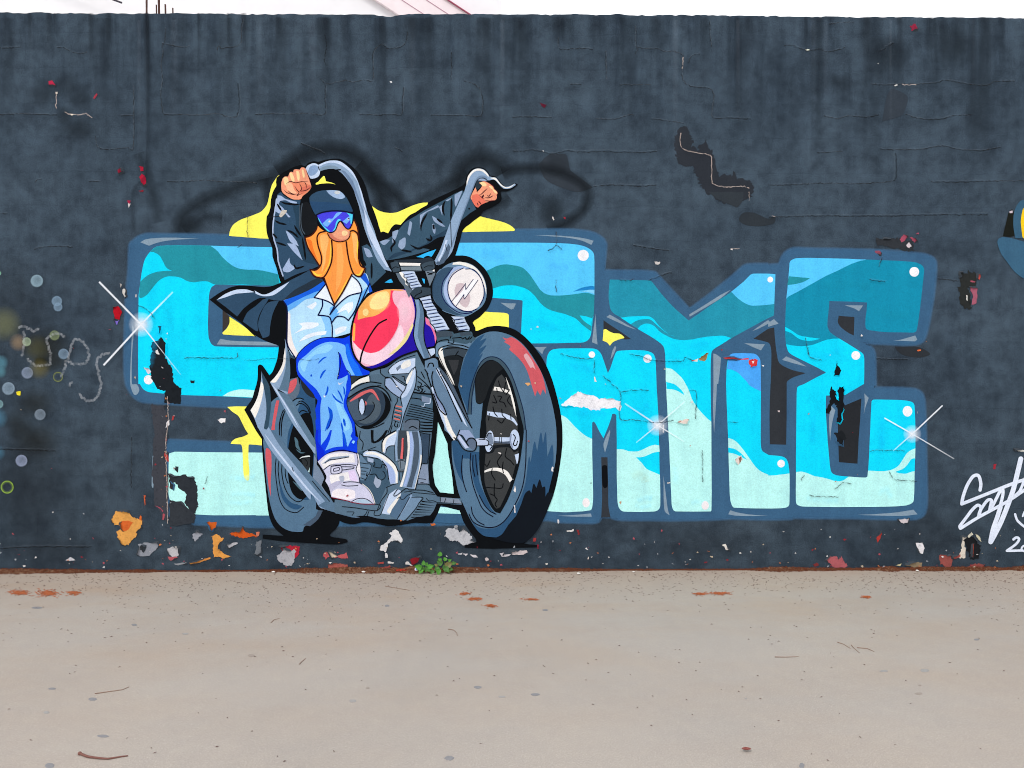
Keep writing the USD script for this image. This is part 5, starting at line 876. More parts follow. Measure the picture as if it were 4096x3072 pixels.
# hairline cracks along the block joints below the plaster
CRK = {'T': '0,415 60,420 130,415 190,410|500,415 560,420 620,450 690,470 760,460|1410,380 1520,405 1600,415 1640,405|1885,440 1895,400 1920,425 1980,415 2040,410 2090,380 2095,250 2110,170|1410,380 1415,470 1400,560 1410,700 1395,800 1410,950 1430,990 1560,995 1680,1000 1790,1000 1880,990 1960,1010 2050,1010 2075,900 2065,730|1430,380 1440,250|830,1180 850,1270 910,1295 1000,1295 1100,1285 1150,1300 1160,1000 1160,750|770,1570 880,1572|1450,1570 1600,1575 1750,1565 1900,1575 2080,1580 2212,1590|0,995 200,990 500,1000|1050,1005 1160,1005|310,1580 330,1555 370,1552',
       'U': '600,300 610,400 595,530 610,570|560,690 620,735 700,720 780,705 850,715 950,700 1015,705 1015,600 1015,480 1050,420 1100,395 1160,430 1250,415 1305,370 1315,280|0,995 150,990 300,995 450,990 590,1000 612,960 605,850 610,740|900,995 1050,1000 1200,995 1270,995 1280,850 1290,760|1510,1000 1650,1005 1800,1000 1950,1000 1950,800 1900,740 1800,700|390,1240 480,1280 560,1310 610,1345|1200,1280 1270,1310|1690,450 1690,700',
       'V': '400,330 405,420 500,430 650,425 700,435|1065,230 1070,400 1085,430 1060,470|1075,410 1150,430 1250,430 1320,455 1400,455 1475,490 1470,600 1475,700 1530,750 1620,765 1700,775 1740,830 1720,1000 1740,1030 1900,1030 2050,1040|1705,190 1710,300 1720,410|1520,550 1550,490 1620,470|810,450 815,700|500,735 600,735|930,740 1050,740 1200,745|720,1030 900,1035 1000,1000 1050,1000|1200,1030 1350,1050 1480,1070|0,1310 100,1305 200,1300 350,1330 480,1305 600,1315 750,1310 850,1310 1000,1315 1100,1320 1250,1310|700,1615 850,1600 1000,1605 1150,1610 1250,1600|0,1015 150,1015 340,1018',
       'W': '130,405 200,395 330,440 440,430 500,455 560,445 660,415|960,450 1080,370|480,1005 600,1035 680,1010 850,1020 950,1000|1180,990 1300,1030 1480,1030 1600,1000 1740,1000|880,730 1000,740 1150,735 1300,735 1450,725 1520,705 1640,720 1750,745 1900,750 1960,720 2130,715|420,1325 550,1315 640,1310|960,1290 1080,1300 1300,1300 1500,1270 1640,1300 1850,1310 2000,1280|0,1605 200,1600 420,1590 700,1590 1000,1580 1080,1550 1080,1330|1400,1575 1600,1575 1800,1570 2212,1570|520,215 620,205 740,200',
       'C': '380,340 378,460 310,510|378,460 430,500|1170,770 1260,735 1310,715 1380,695|420,1400 520,1430 640,1450 700,1440|1010,1400 1120,1420 1180,1450 1300,1460 1380,1465 1480,1460 1490,1430 1560,1455|710,1450 705,1560|780,1590 850,1640|380,760 380,870|1040,460 1200,490 1350,510|930,760 1020,770 1060,745',
       'H': '860,0 935,70 935,300 1050,310 1180,325 1300,330 1400,310|1640,570 1640,850|670,860 690,855|1520,60 1585,65 1582,300|940,70 1060,50 1180,50|1860,325 1950,330', 'A': '1600,1435 1720,1430 1840,1435 1920,1430 2050,1430 2058,1390|300,500 370,480 500,470 640,480|1200,980 1290,1030 1340,1100|0,190 75,190|2145,210 2140,300 2147,390|2050,490 2100,450',
       'I': '870,577 950,572 1050,572 1180,570|1040,760 1080,820 1150,830 1270,842|350,960 450,970 600,975|570,910 640,850 715,865|280,830 310,780', 'g': '120,420 250,435 380,430 550,405 720,400|770,410 860,415 1040,405 1160,430 1300,435 1450,410|0,390 50,380 55,300', 'D': '340,1340 350,1420 460,1455|980,560 950,650|1460,750 1640,770|0,220 400,210 1000,205 1900,195|320,1260 345,1400|870,760 1010,780|930,1440 1200,1450',
       'E': '0,1420 300,1400 800,1400|0,560 500,570|1145,450 1140,900|1780,860 1800,790'}
for fr, tt in CRK.items():
    for t in tt.split('|'):
        strip('crack', '#020304', 13, .85, t, (0, 1, 0), jit=1.1, frame=fr)
        strip('crack', '#97a2ac', 8, .07, ' '.join('%s,%d' % (q.split(',')[0], int(q.split(',')[1]) - 8) for q in t.split()), (0, 1, 0), jit=1.0, frame=fr)
# pale lines where the plaster opened
for fr, t in (('T', '490,800 495,860 493,940'), ('T', '570,975 610,992 700,995 760,990 805,1025'), ('V', '1455,1150 1450,1220 1460,1280 1530,1310 1600,1320 1700,1340 1715,1400 1715,1560 1740,1590 1850,1605 1980,1605 2035,1622'), ('V', '1475,500 1470,600'), ('E', '1450,100 1460,300 1440,500 1455,900 1460,1200'), ('C', '2042,0 2045,80'), ('D', '30,210 60,215'), ('W', '1150,735 1270,737'), ('C', '1880,495 1960,490')):
    strip('crack', '#c9b8ac', 9, .8, t, (0, 1, 0), jit=1.2, frame=fr)
# sprayed shading on the tank and the tyre
disc('painted_motorcycle', '#f7dfe8', 1285, 1020, 70, [(q, b * .5) for q, b in HALO], 120, 'B')
disc('painted_motorcycle', '#ffe9a8', 1070, 955, 100, [(q, b * .5) for q, b in HALO], 80, 'B')
# rain streaks running down from the top edge
rs = np.random.default_rng(5)
for x, w, l in ((790, 60, 520), (945, 55, 420), (1270, 60, 900), (1720, 30, 500), (1975, 30, 300), (430, 70, 320), (480, 30, 200), (2110, 60, 420), (260, 40, 320)):
    strip('rain_streak', '#10161c', w, .6, '%d,118 %d,%d %d,%d' % (x, x + 4, 118 + l / 2, x + 2, 118 + l), (0, .7, 1, .7, 0), (1, 0), frame='T')
for fr, xs in (('U', (590, 1090, 760, 1330, 1500, 1960, 2150, 200)), ('V', (60, 400, 720, 950, 1240, 1660, 1940, 2040)), ('W', (320, 430, 850, 1130, 1400, 1650, 1860, 2010))):
    for x in xs:
        strip('rain_streak', '#10161c', rs.uniform(40, 150), rs.uniform(.3, .6), '%d,150 %d,%d %d,%d' % (x, x + 5, 300, x, rs.uniform(380, 1100)), (0, .7, 1, .7, 0), (1, 0), frame=fr)
for x in (560, 700, 1040, 1650, 2010, 2330, 2700, 2950, 3250, 3560, 3890, 3300, 1250, 130):
    strip('rain_streak', '#a4b0bc', rs.uniform(6, 20), rs.uniform(.01, .03), '%d,%d %d,%d %d,%d' % (x * .54, 45, x * .54, 150, x * .54, rs.uniform(250, 420)), (0, .7, 1, .7, 0), (1, 0), frame='O')
# the old vertical seam
strip('rain_streak', '#0b1016', 46, .45, '1275,118 1290,500 1285,900 1270,1500 @A 1160,0 1160,350', (0, .5, 1, .6, 0), (1, .55), frame='T')
# overspray along the outside of the letter outline, and thin smudges of paint within the fills
for q in [s_[3] for s_ in SHAPES if s_[0] == 'letter_outline' and s_[1] == ''][:1]:
    ring = np.array(q.exterior.coords)[:-1]
    nn_ = np.roll(ring, -1, 0) - np.roll(ring, 1, 0)
    nn_ = np.stack([nn_[:, 1], -nn_[:, 0]], 1) / (np.linalg.norm(nn_, axis=1, keepdims=True) + 1e-9)
    if not q.contains(Point(ring[5] - nn_[5] * 3)):
        nn_ = -nn_
    kk = len(ring)
    off_ = ((-1, .9), (5, .45), (13, 0))
    vv_ = np.vstack([ring + nn_ * o_ for o_, _ in off_]); aa_ = np.concatenate([np.full(kk, al_) for _, al_ in off_])
    UNDER.append(('overspray', SL, vv_, aa_, [(r_ * kk + j_, r_ * kk + (j_ + 1) % kk, (r_ + 1) * kk + (j_ + 1) % kk, (r_ + 1) * kk + j_) for r_ in range(2) for j_ in range(kk)]))
for fr, col, a_, w_, t in (('H', '#7cc4dc', .35, 60, '1080,1010 1150,985 1215,980'), ('H', '#7cc4dc', .3, 50, '1060,1050 1130,1060 1200,1040'), ('H', '#86cbe0', .3, 50, '1545,1025 1600,1020 1650,1028'), ('H', '#86cbe0', .25, 60, '1400,720 1410,800 1400,860'), ('H', '#9a9a70', .22, 90, '1040,800 1100,770 1160,830'), ('I', '#0898cc', .3, 60, '380,240 385,360 375,500'), ('I', '#0898cc', .3, 70, '970,250 980,400 975,560'), ('I', '#0898cc', .25, 60, '470,620 480,700 470,740'), ('I', '#8fd4e0', .35, 60, '330,990 450,1010 600,1000'), ('I', '#8fd4e0', .3, 60, '960,960 1020,900 1060,990'), ('A', '#0c9ccc', .25, 80, '1300,1500 1340,1300 1400,1150'), ('A', '#0ca4d0', .22, 90, '1900,1450 2000,1500 2150,1480'), ('A', '#0a8ab0', .2, 60, '1430,1000 1470,1100 1490,1200'), ('E', '#8fd4e8', .35, 60, '1990,800 2080,815 2200,800'), ('E', '#8fd4e8', .3, 50, '2000,960 2100,950 2200,965'), ('E', '#8fd4e8', .3, 50, '1990,1020 2080,1025 2190,1015'), ('C', '#0898c8', .25, 90, '150,1150 260,1130 400,1180'), ('C', '#3a90d8', .25, 70, '300,620 400,650 480,640'), ('C', '#0898c8', .25, 80, '480,1500 600,1520 700,1560'), ('C', '#0aa0cc', .25, 80, '1500,1330 1600,1310 1700,1300'), ('C', '#157c88', .3, 90, '1000,820 1100,860 1200,960'), ('D', '#0f7a8c', .3, 100, '500,800 700,790 900,830'), ('D', '#0f7a8c', .25, 90, '900,1000 1050,1060 1200,1050'), ('D', '#0a9cc8', .25, 80, '380,1400 500,1420 600,1380'), ('H', '#0898c8', .28, 80, '560,260 700,240 820,260'), ('H', '#0898c8', .25, 70, '1000,200 1100,230 1180,180'), ('B', '#2a8cd8', .2, 80, '1850,560 2000,520 2150,560')):
    strip('paint_smudge', col, w_, a_, t, (0, .6, 1, .5, 0), (.5, .8), jit=1.5, frame=fr)
# broad stains run down the wall
rs = np.random.default_rng(77)
for fr, x, w, l, a in (('W', 890, 230, 1650, .34), ('W', 1850, 260, 1650, .3), ('W', 420, 120, 1650, .3), ('W', 1480, 130, 1000, .3), ('V', 80, 220, 1300, .3), ('V', 1000, 160, 1200, .25), ('V', 1950, 200, 1500, .28), ('V', 480, 120, 900, .3), ('U', 590, 170, 1000, .34), ('U', 1080, 130, 1400, .34), ('U', 1420, 200, 1100, .3), ('U', 1980, 190, 1200, .32), ('U', 230, 130, 1300, .25), ('T', 60, 200, 1300, .28), ('T', 900, 160, 1300, .28), ('T', 1560, 180, 1500, .25), ('T', 1960, 150, 900, .3)):
    strip('rain_streak', '#0c1218', w, a, '%d,160 %d,%d %d,%d' % (x, x + rs.uniform(-12, 12), l * .5, x + rs.uniform(-15, 15), l), (0, .5, 1, .8, .3, .7, 0), (1, .15), frame=fr)
# tiny flecks of older paint low on the wall
FLECKS = []
rs = np.random.default_rng(31)
for k_ in range(230):
    x_ = rs.uniform(0, 4096)
    y_ = 2268 - abs(rs.normal(0, 75)) if k_ % 3 else rs.uniform(1300, 2260)
    if k_ % 3 == 0 and rs.uniform() < .5:
        x_ = rs.normal(665, 22)
    s_ = rs.uniform(1.6, 5.5)
    n_ = int(rs.integers(4, 8))
    an_ = np.sort(rs.uniform(0, 2 * np.pi, n_))
    g_ = Polygon(np.stack([x_ + np.cos(an_) * s_ * rs.uniform(.5, 1.6, n_), y_ + np.sin(an_) * s_ * rs.uniform(.5, 1.3, n_)], 1)).buffer(0)
    if g_.area > 2:
        FLECKS.append((('#d8d4d0', '#c8c4c4', '#a8505a', '#8f2a34', '#c0744a', '#9a9ea4', '#b8a890')[int(rs.integers(0, 7))], g_))
# ---------------------------------------------------------------- materials of wall and paint
WB = lin('#3a4854') / EXPO_RGB
wc = lambda k, t=(1, 1, 1): tuple(WB * k * np.array(t))
nodes, ln = relief({
    'big': ('noise_texture', {'scale': 1.1, 'detail': 5.0, 'roughness': 0.6}),
    'r1': ('rgb_ramp', {'ramp': [(0.25, wc(0.62, (.95, .97, 1.02))), (0.5, wc(0.98)), (0.78, wc(1.22, (1.02, 1, .98)))]}),
    'r2': ('rgb_ramp', {'ramp': [(0.3, (.5, .52, .56)), (0.5, (1, 1, 1)), (0.7, (1.3, 1.28, 1.26))]}),
    'r3': ('rgb_ramp', {'ramp': [(0.35, (.74, .74, .76)), (0.65, (1.28, 1.28, 1.26))]}),
    'r4': ('rgb_ramp', {'ramp': [(0.33, (.68, .68, .7)), (0.5, (1, 1, 1)), (0.68, (1.3, 1.3, 1.3))]}),
    'm1': ('mix_color', {'blend_type': 'multiply', 'fac': 1.0}), 'm2': ('mix_color', {'blend_type': 'multiply', 'fac': 1.0}), 'm3': ('mix_color', {'blend_type': 'multiply', 'fac': 0.8}),
    'sx': ('separate_xyz', {}), 'top': ('map_range', {'from_min': 2.6, 'from_max': 3.4, 'to_min': 0.25, 'to_max': 1.0, 'clamp': True}),
    'low': ('map_range', {'from_min': 0.3, 'from_max': 1.4, 'to_min': 1.0, 'to_max': 0.0, 'clamp': True}),
    'warm': ('mix_color', {'blend_type': 'multiply', 'b': (.86, .84, .82)}),
    'wob': ('noise_texture', {'scale': 3.5, 'detail': 4.0}), 'wv': ('vector_math', {'math_type': 'multiply_add', 'vector2': (0.06, 0.0, 0.06)}), 'cx': ('separate_xyz', {}), 'cc': ('combine_xyz', {}),
    'bk': ('brick_texture', {'scale': 1.0, 'mortar_size': 0.004, 'mortar_smooth': 0.6, 'brick_width': 0.47, 'row_height': 0.2045, 'bias': 0.0, 'offset': 0.5, 'color1': (.86, .87, .89), 'color2': (1.16, 1.15, 1.13), 'mortar': (.72, .73, .75)}),
    'bm': ('mix_color', {'blend_type': 'multiply', 'fac': 0.3}),
}, [('g.position', 'big.vector'), ('big.fac', 'r1.fac'), ('streak.fac', 'r2.fac'), ('grain.fac', 'r3.fac'), ('lump.fac', 'r4.fac'), ('r1.color', 'm1.a'), ('r2.color', 'm1.b'), ('g.position', 'sx.vector'), ('sx.z', 'top.value'), ('top.result', 'm1.fac'),
    ('m1.result', 'm2.a'), ('r4.color', 'm2.b'), ('m2.result', 'm3.a'), ('r3.color', 'm3.b'), ('sx.z', 'low.value'), ('low.result', 'warm.fac'), ('m3.result', 'bm.a'), ('bk.color', 'bm.b'), ('bm.result', 'warm.a'), ('g.position', 'wob.vector'), ('wob.color', 'wv.vector1'), ('g.position', 'wv.vector3'), ('wv.vector', 'cx.vector'), ('cx.x', 'cc.x'), ('cx.z', 'cc.y'), ('cc.vector', 'bk.vector')], 'warm.result', None)
WALL = usdkit.material(stage, '/World/Looks/dark_wall_paint', nodes, ln, surface='p.BSDF')
wear = {
    'at': ('attribute', {'attribute': 'paint'}),
    'w1': ('rgb_ramp', {'ramp': [(0.3, (.91, .92, .94)), (0.5, (1, 1, 1)), (0.7, (1.04, 1.04, 1.04))]}),
    'w2': ('rgb_ramp', {'ramp': [(0.35, (.90, .90, .90)), (0.65, (1.09, 1.09, 1.09))]}),
    'w3': ('rgb_ramp', {'ramp': [(0.3, (.85, .86, .89)), (0.55, (1, 1, 1)), (.75, (1.06, 1.05, 1.04))]}),
    'm1': ('mix_color', {'blend_type': 'multiply', 'fac': 1.0}), 'm2': ('mix_color', {'blend_type': 'multiply', 'fac': 1.0}), 'm3': ('mix_color', {'blend_type': 'multiply', 'fac': .7}),
}
wl = [('lump.fac', 'w1.fac'), ('grain.fac', 'w2.fac'), ('streak.fac', 'w3.fac'), ('at.color', 'm1.a'), ('w1.color', 'm1.b'), ('m1.result', 'm2.a'), ('w2.color', 'm2.b'), ('m2.result', 'm3.a'), ('w3.color', 'm3.b')]
nodes, ln = relief(wear, wl, 'm3.result', None)
PAINT = usdkit.material(stage, '/World/Looks/mural_paint', nodes, ln, surface='p.BSDF')
nodes, ln = relief({**wear, 'w1': ('rgb_ramp', {'ramp': [(0.34, (.7, .71, .73)), (0.46, (.97, .97, .97)), (0.6, (1, 1, 1)), (0.75, (1.1, 1.09, 1.08))]}), 'blot': ('noise_texture', {'scale': 38.0, 'detail': 6.0, 'roughness': 0.7})}, [('blot.fac', 'w1.fac')] + wl[1:] + [('g.position', 'blot.vector')], 'm3.result', None)
FLAKE = usdkit.material(stage, '/World/Looks/bare_plaster', nodes, ln, surface='p.BSDF')
nodes, ln = relief({**wear, 'al': ('attribute', {'attribute': 'cover'}), 't': ('transparent_bsdf', {}), 'mx': ('mix_closure', {})}, wl + [('al.fac', 'mx.fac'), ('t.BSDF', 'mx.closure1'), ('p.BSDF', 'mx.closure2')], 'm3.result', None)
SPRAY = usdkit.material(stage, '/World/Looks/sprayed_paint', nodes, ln, surface='mx.closure')

# ---------------------------------------------------------------- the wall
XL, XR, WT = -5.2, 5.6, 0.24
rng = np.random.default_rng(11)
tops = on_wall([-1400, 0, 500, 1000, 1490, 1530, 1560, 1590, 1640, 2048, 2600, 3072, 3500, 4096, 5400], [48, 51, 54, 56, 57, 63, 65, 62, 56, 57, 60, 65, 69, 71, 78])
xs = np.arange(XL, XR, 0.012)
zt = np.interp(xs, tops[:, 0], tops[:, 2])
nz = meshkit.fbm(np.stack([xs * 9, xs * 0, xs * 0], 1), 5, 3) - 0.5
nz2 = meshkit.noise(np.stack([xs * 40, xs * 0 + 3, xs * 0], 1), 8) - 0.5
zt = zt + nz * 0.012 + nz2 * 0.006
n = len(xs)
cols = []
v, f = [], []
for yy, dz in ((0.0, 0.0), (0.02, 0.006), (WT, 0.002)):
    v.append(np.stack([xs, np.full(n, yy), zt + dz], 1))
v.append(np.stack([xs, np.full(n, 0.0), np.full(n, -0.3)], 1))
v.append(np.stack([xs, np.full(n, WT), np.full(n, -0.3)], 1))
V = np.vstack(v)
for i in range(n - 1):
    for a, b in ((3, 0), (0, 1), (1, 2), (2, 4)):
        p, q = a * n + i, b * n + i
        f += [(p, p + 1, q + 1), (p, q + 1, q)]
for i in (0, n - 1):
    f += [(3 * n + i, 0 + i, 2 * n + i), (3 * n + i, 2 * n + i, 4 * n + i)]
wall = thing('graffiti_mural', 'long dark slate grey painted wall carrying the biker mural and turquoise lettering', 'wall')
obj('masonry', trimesh.Trimesh(V, f, process=False), WALL, wall)

# paint lies on the wall in thin coats: each patch one coat above whatever it covers
PARTS = {}
ALL = [s for s in SHAPES if s[0] == 'repainted_patch'] + [s for s in SHAPES if s[0] != 'repainted_patch']
GAP = 0.00022
geoms = [s[3] for s in ALL]
tree = STRtree(geoms)
level = np.zeros(len(ALL), int)
for i, g in enumerate(geoms):
    below = [j for j in tree.query(g) if j < i]
    base = 1 if ALL[i][0] == 'repainted_patch' else 6
    best = base
    for j in sorted(below, key=lambda q: -level[q]):
        if level[j] + 1 <= best:
            break
        if geoms[j].intersects(g):
            best = level[j] + 1
            break
    level[i] = best
MAXL = int(level.max())
NB = {'painted_letter': 0}


def paint_mesh(path, items, mat, soft=False):
    vs, fs, cs, al, base = [], [], [], [], 0
    for it in items:
        if soft:
            col, p, a, faces, y = it
            tri = [(q[0], q[1], q[2]) for q in faces] + [(q[0], q[2], q[3]) for q in faces]
            al.append(a)
        else:
            col, g, y = it
            p, tri = trimesh.creation.triangulate_polygon(g, engine='earcut')
        p = np.asarray(p, float)
        w = on_wall(p[:, 0], p[:, 1], 0.0)
        w[:, 1] = -y
        tri = np.asarray(tri, int)
        if len(tri) == 0:
            continue
        c = w[tri]
        nr = np.cross(c[:, 1] - c[:, 0], c[:, 2] - c[:, 0])[:, 1]
        tri = np.where((nr > 0)[:, None], tri[:, [0, 2, 1]], tri)
        vs.append(w); fs.append(tri + base); base += len(w)
        cs.append(np.repeat(np.clip(lin(col) / EXPO_RGB, 0.003, 0.88)[None, :], len(w), 0))
    m = usdkit.mesh(stage, path, (np.vstack(vs), np.vstack(fs)), mat)
    pv = UsdGeom.PrimvarsAPI(m)
    pv.CreatePrimvar('paint', Sdf.ValueTypeNames.Color3fArray, 'vertex').Set(Vt.Vec3fArray.FromNumpy(np.vstack(cs).astype(np.float32)))
    if soft:
        pv.CreatePrimvar('cover', Sdf.ValueTypeNames.FloatArray, 'vertex').Set(Vt.FloatArray.FromNumpy(np.concatenate(al).astype(np.float32)))
    return m.GetPrim()


def curl(path, g, y):                            # the coat of paint lifts off and curls outwards along parts of a flaked patch
    if g.area < 260:
        return
    ring = np.array(g.exterior.coords)[:-1]
    m_ = len(ring)
    nv = np.roll(ring, -1, 0) - np.roll(ring, 1, 0)
    nv = np.stack([nv[:, 1], -nv[:, 0]], 1) / (np.linalg.norm(nv, axis=1, keepdims=True) + 1e-9)
    if g.exterior.is_ccw is False:
        nv = -nv
    r_ = np.random.default_rng(int(g.area) % 9973)
    c_ = ring.mean(0)
    best, who = -1, '#3c4349'
    pt = Point(*(ring[0] + nv[0] * 9))
    for j in tree.query(pt):
        if ALL[j][0] != 'flaked_patch' and geoms[j].contains(pt) and level[j] > best:
            best, who = level[j], ALL[j][2]
    segs, i0 = [], int(r_.integers(0, m_))
    while i0 < m_ + 2 and len(segs) < 4:
        n_ = int(r_.integers(5, 14))
        segs.append(np.arange(i0, i0 + n_) % m_)
        i0 += n_ + int(r_.integers(4, 20))
    for s_ in segs:
        if len(s_) < 4 or len(s_) > m_ - 2:
            continue
        h_ = np.sin(np.linspace(0, np.pi, len(s_))) * r_.uniform(.7, 1.2)
        rows = []
        for o_, y_ in ((5.5, 0.0), (2.5, .002), (0, .0055), (-2.2, .0085)):
            w_ = on_wall(ring[s_, 0] + nv[s_, 0] * o_ * h_, ring[s_, 1] + nv[s_, 1] * o_ * h_)
            w_[:, 1] = -(y + .0006 + y_ * h_)
            rows.append(w_)
        k_ = len(s_)
        fc = np.array([(a_ * k_ + i, a_ * k_ + i + 1, (a_ + 1) * k_ + i + 1, (a_ + 1) * k_ + i) for a_ in range(3) for i in range(k_ - 1)])
        mm_ = usdkit.mesh(stage, numbered(path, 'curled_edge'), (np.vstack(rows), fc), PAINT, smooth=True)
        UsdGeom.PrimvarsAPI(mm_).CreatePrimvar('paint', Sdf.ValueTypeNames.Color3fArray, 'vertex').Set(Vt.Vec3fArray.FromNumpy(np.repeat((lin(who) / EXPO_RGB)[None, :], 4 * k_, 0).astype(np.float32)))


PLABEL = {'painted_letter': 'leftmost turquoise and pale mint letter, half hidden by the rider', 'painted_letter_2': 'blue and turquoise letter behind the headlight',
          'painted_letter_3': 'turquoise letter with two legs and a white flaked patch, right of the front tyre', 'painted_letter_4': 'teal topped forked letter in the middle of the lettering',
          'painted_letter_5': 'small turquoise letter with a blue top and a red flaked spot', 'painted_letter_6': 'large rightmost turquoise letter with a teal top',
          'painted_rider': 'painted biker with long orange beard, blue goggles and black jacket', 'painted_motorcycle': 'painted chopper motorcycle with a fat front tyre and red and pink tank',
          'letter_outline': 'slate blue outline block around all the letters', 'signature': 'white spray signature at the right edge', 'neighbouring_mural': 'blue and yellow piece of the next mural at the right edge'}
MAIN = {'painted_rider': 'jacket'}
groups, order = {}, []
for s, l in zip(ALL, level):
    part, sub, col, g = s
    if part in ('flaked_patch', 'repainted_patch', 'letter_counter'):
        key = (part, len(order))
    elif sub in ('highlight', 'yellow_splash'):
        key = (part, '%s#%d' % (sub, len(order)))
    else:
        if MAIN.get(part) == sub:
            sub = ''
        key = (part, sub)
    if key not in groups:
        groups[key] = []
        order.append(key)
    groups[key].append((col, g, 0.0012 + l * GAP))
wp = str(wall.GetPath())
made = {}
for key in sorted(order, key=lambda k: k[1] != '' if isinstance(k[1], str) else 0):
    part, sub = key
    base = 'painted_letter' if part.startswith('painted_letter') else part
    if isinstance(sub, int):
        fp = numbered(wp, base)
        paint_mesh(fp, groups[key], FLAKE if part == 'flaked_patch' else PAINT)
        if part == 'flaked_patch':
            curl(fp, groups[key][0][1], groups[key][0][2])
    elif sub == '' or (sub == 'dark_outline'):
        p = numbered(wp, base)
        made[part] = p
        tag(paint_mesh(p, groups[key], PAINT), PLABEL.get(part))
for key in order:
    part, sub = key
    if isinstance(sub, str) and sub not in ('', 'dark_outline'):
        nm = 'hand' if sub.startswith('hand_') else sub.split('#')[0]
        paint_mesh(numbered(made[part], nm), groups[key], PAINT)
for lst, y0 in ((UNDER, 0.0012 + GAP * 2.5), (SOFT, 0.0012 + GAP * (MAXL + 2))):
    i = 0
    while i < len(lst):
        part, col, p, a, fa = lst[i]
        items = [(col, p, a, fa, y0 + (i % 14) * 0.00005 if lst is SOFT else y0 + (i % 18) * 0.00003)]
        if part == 'crack' and col == '#07090b' and lst[i + 1][0] == 'crack' and lst[i + 1][1] == '#97a2ac':
            i += 1
            items.append((lst[i][1], lst[i][2], lst[i][3], lst[i][4], y0 + (i % 14) * 0.00005))
        par = made['painted_motorcycle'] if part == 'painted_motorcycle' else wp
        paint_mesh(numbered(par, 'sprayed_shine' if part == 'painted_motorcycle' else part), items, SPRAY, True)
        i += 1

fl_ = []
for col_, g_ in FLECKS:
    for q_ in getattr(g_, 'geoms', [g_]):
        if q_.geom_type == 'Polygon' and q_.area > 1:
            fl_.append((col_, q_, 0.0012 + GAP * (MAXL + 6)))
tag(paint_mesh(numbered(wp, 'paint_flecks'), fl_, PAINT), kind='stuff')

# ---------------------------------------------------------------- pavement
PV = lin('#b9b0a4') / np.array(GROUND_RGB)
pc = lambda k, t=(1, 1, 1): tuple(PV * k * np.array(t))
PAVE = usdkit.material(stage, '/World/Looks/pavement_asphalt', {
    'g': ('geometry', {}), 'sx': ('separate_xyz', {}),
    'big': ('noise_texture', {'scale': 0.9, 'detail': 6.0, 'roughness': 0.6}), 'mid': ('noise_texture', {'scale': 14.0, 'detail': 5.0, 'roughness': 0.65}),
    'fine': ('noise_texture', {'scale': 170.0, 'detail': 4.0, 'roughness': 0.75}), 'grit': ('voronoi_texture', {'scale': 330.0}),
    'gr': ('rgb_ramp', {'ramp': [(0.0, (.72, .70, .68)), (0.12, (.9, .9, .9)), (0.3, (1, 1, 1)), (0.62, (1.02, 1.02, 1.02)), (0.8, (1.3, 1.3, 1.28))]}),
    'r1': ('rgb_ramp', {'ramp': [(0.3, pc(.95, (.99, 1, 1.01))), (0.5, pc(1.0)), (0.7, pc(1.03, (1.01, 1, .98)))]}),
    'r2': ('rgb_ramp', {'ramp': [(0.3, (.97, .97, .98)), (0.7, (1.03, 1.03, 1.02))]}), 'r3': ('rgb_ramp', {'ramp': [(0.3, (.8, .8, .8)), (0.7, (1.18, 1.18, 1.18))]}),
    'm1': ('mix_color', {'blend_type': 'multiply', 'fac': 1.0}), 'm2': ('mix_color', {'blend_type': 'multiply', 'fac': .8}), 'm3': ('mix_color', {'blend_type': 'multiply', 'fac': .6}),
    'mps': ('mapping', {'scale': (0.6, 1.6, 1.0), 'location': (3.1, 1.7, 0)}), 'sn': ('noise_texture', {'scale': 1.3, 'detail': 5.0, 'roughness': 0.62}),
    'near': ('map_range', {'from_min': -0.75, 'from_max': 0.05, 'to_min': 0.0, 'to_max': 0.55, 'clamp': True}), 'sr': ('map_range', {'from_min': 0.42, 'from_max': 0.68, 'to_min': 0.0, 'to_max': 1.0, 'clamp': True}),
    'far': ('map_range', {'from_min': -2.2, 'from_max': -0.1, 'to_min': 0.15, 'to_max': 0.7, 'clamp': True}),
    'sm': ('math', {'math_type': 'multiply'}), 'sa': ('math', {'math_type': 'maximum'}), 'stain': ('mix_color', {'blend_type': 'multiply', 'b': (.96, .80, .66)}),
    'b': ('bump', {'strength': .35, 'distance': 0.002}), 'p': ('principled_bsdf', {'roughness': 0.9, 'specular_ior_level': 0.2}),
}, [('g.position', 'sx.vector')] + [('g.position', k + '.vector') for k in ('big', 'mid', 'fine', 'grit', 'mps')] + [('mps.vector', 'sn.vector'), ('big.fac', 'r1.fac'), ('mid.fac', 'r2.fac'), ('fine.fac', 'r3.fac'), ('grit.distance', 'gr.fac'),
    ('r1.color', 'm1.a'), ('r2.color', 'm1.b'), ('m1.result', 'm2.a'), ('r3.color', 'm2.b'), ('m2.result', 'm3.a'), ('gr.color', 'm3.b'),
    ('sx.y', 'near.value'), ('sx.y', 'far.value'), ('sn.fac', 'sr.value'), ('sr.result', 'sm.value1'), ('far.result', 'sm.value2'), ('sm.value', 'sa.value1'), ('near.result', 'sa.value2'),
    ('sa.value', 'stain.fac'), ('m3.result', 'stain.a'), ('stain.result', 'p.base_color'), ('fine.fac', 'b.height'), ('b.normal', 'p.normal')], surface='p.BSDF')
pave = UsdGeom.Xform.Define(stage, '/World/pavement').GetPrim()
tag(pave, 'pale pinkish grey worn asphalt pavement in front of the wall', kind='structure')
gx, gy = np.linspace(-9, 9, 91), np.concatenate([[-60, -20], np.linspace(-9, 0.0, 61)])
gz = (meshkit.fbm(np.stack(list(np.meshgrid(gx, gy, indexing='ij')) + [np.zeros((91, 63))], -1) * 0.8, 3, 2) - 0.5) * 0.0012
gz[:, gy > -0.3] *= 0.3
gx[0], gx[-1] = -60, 60
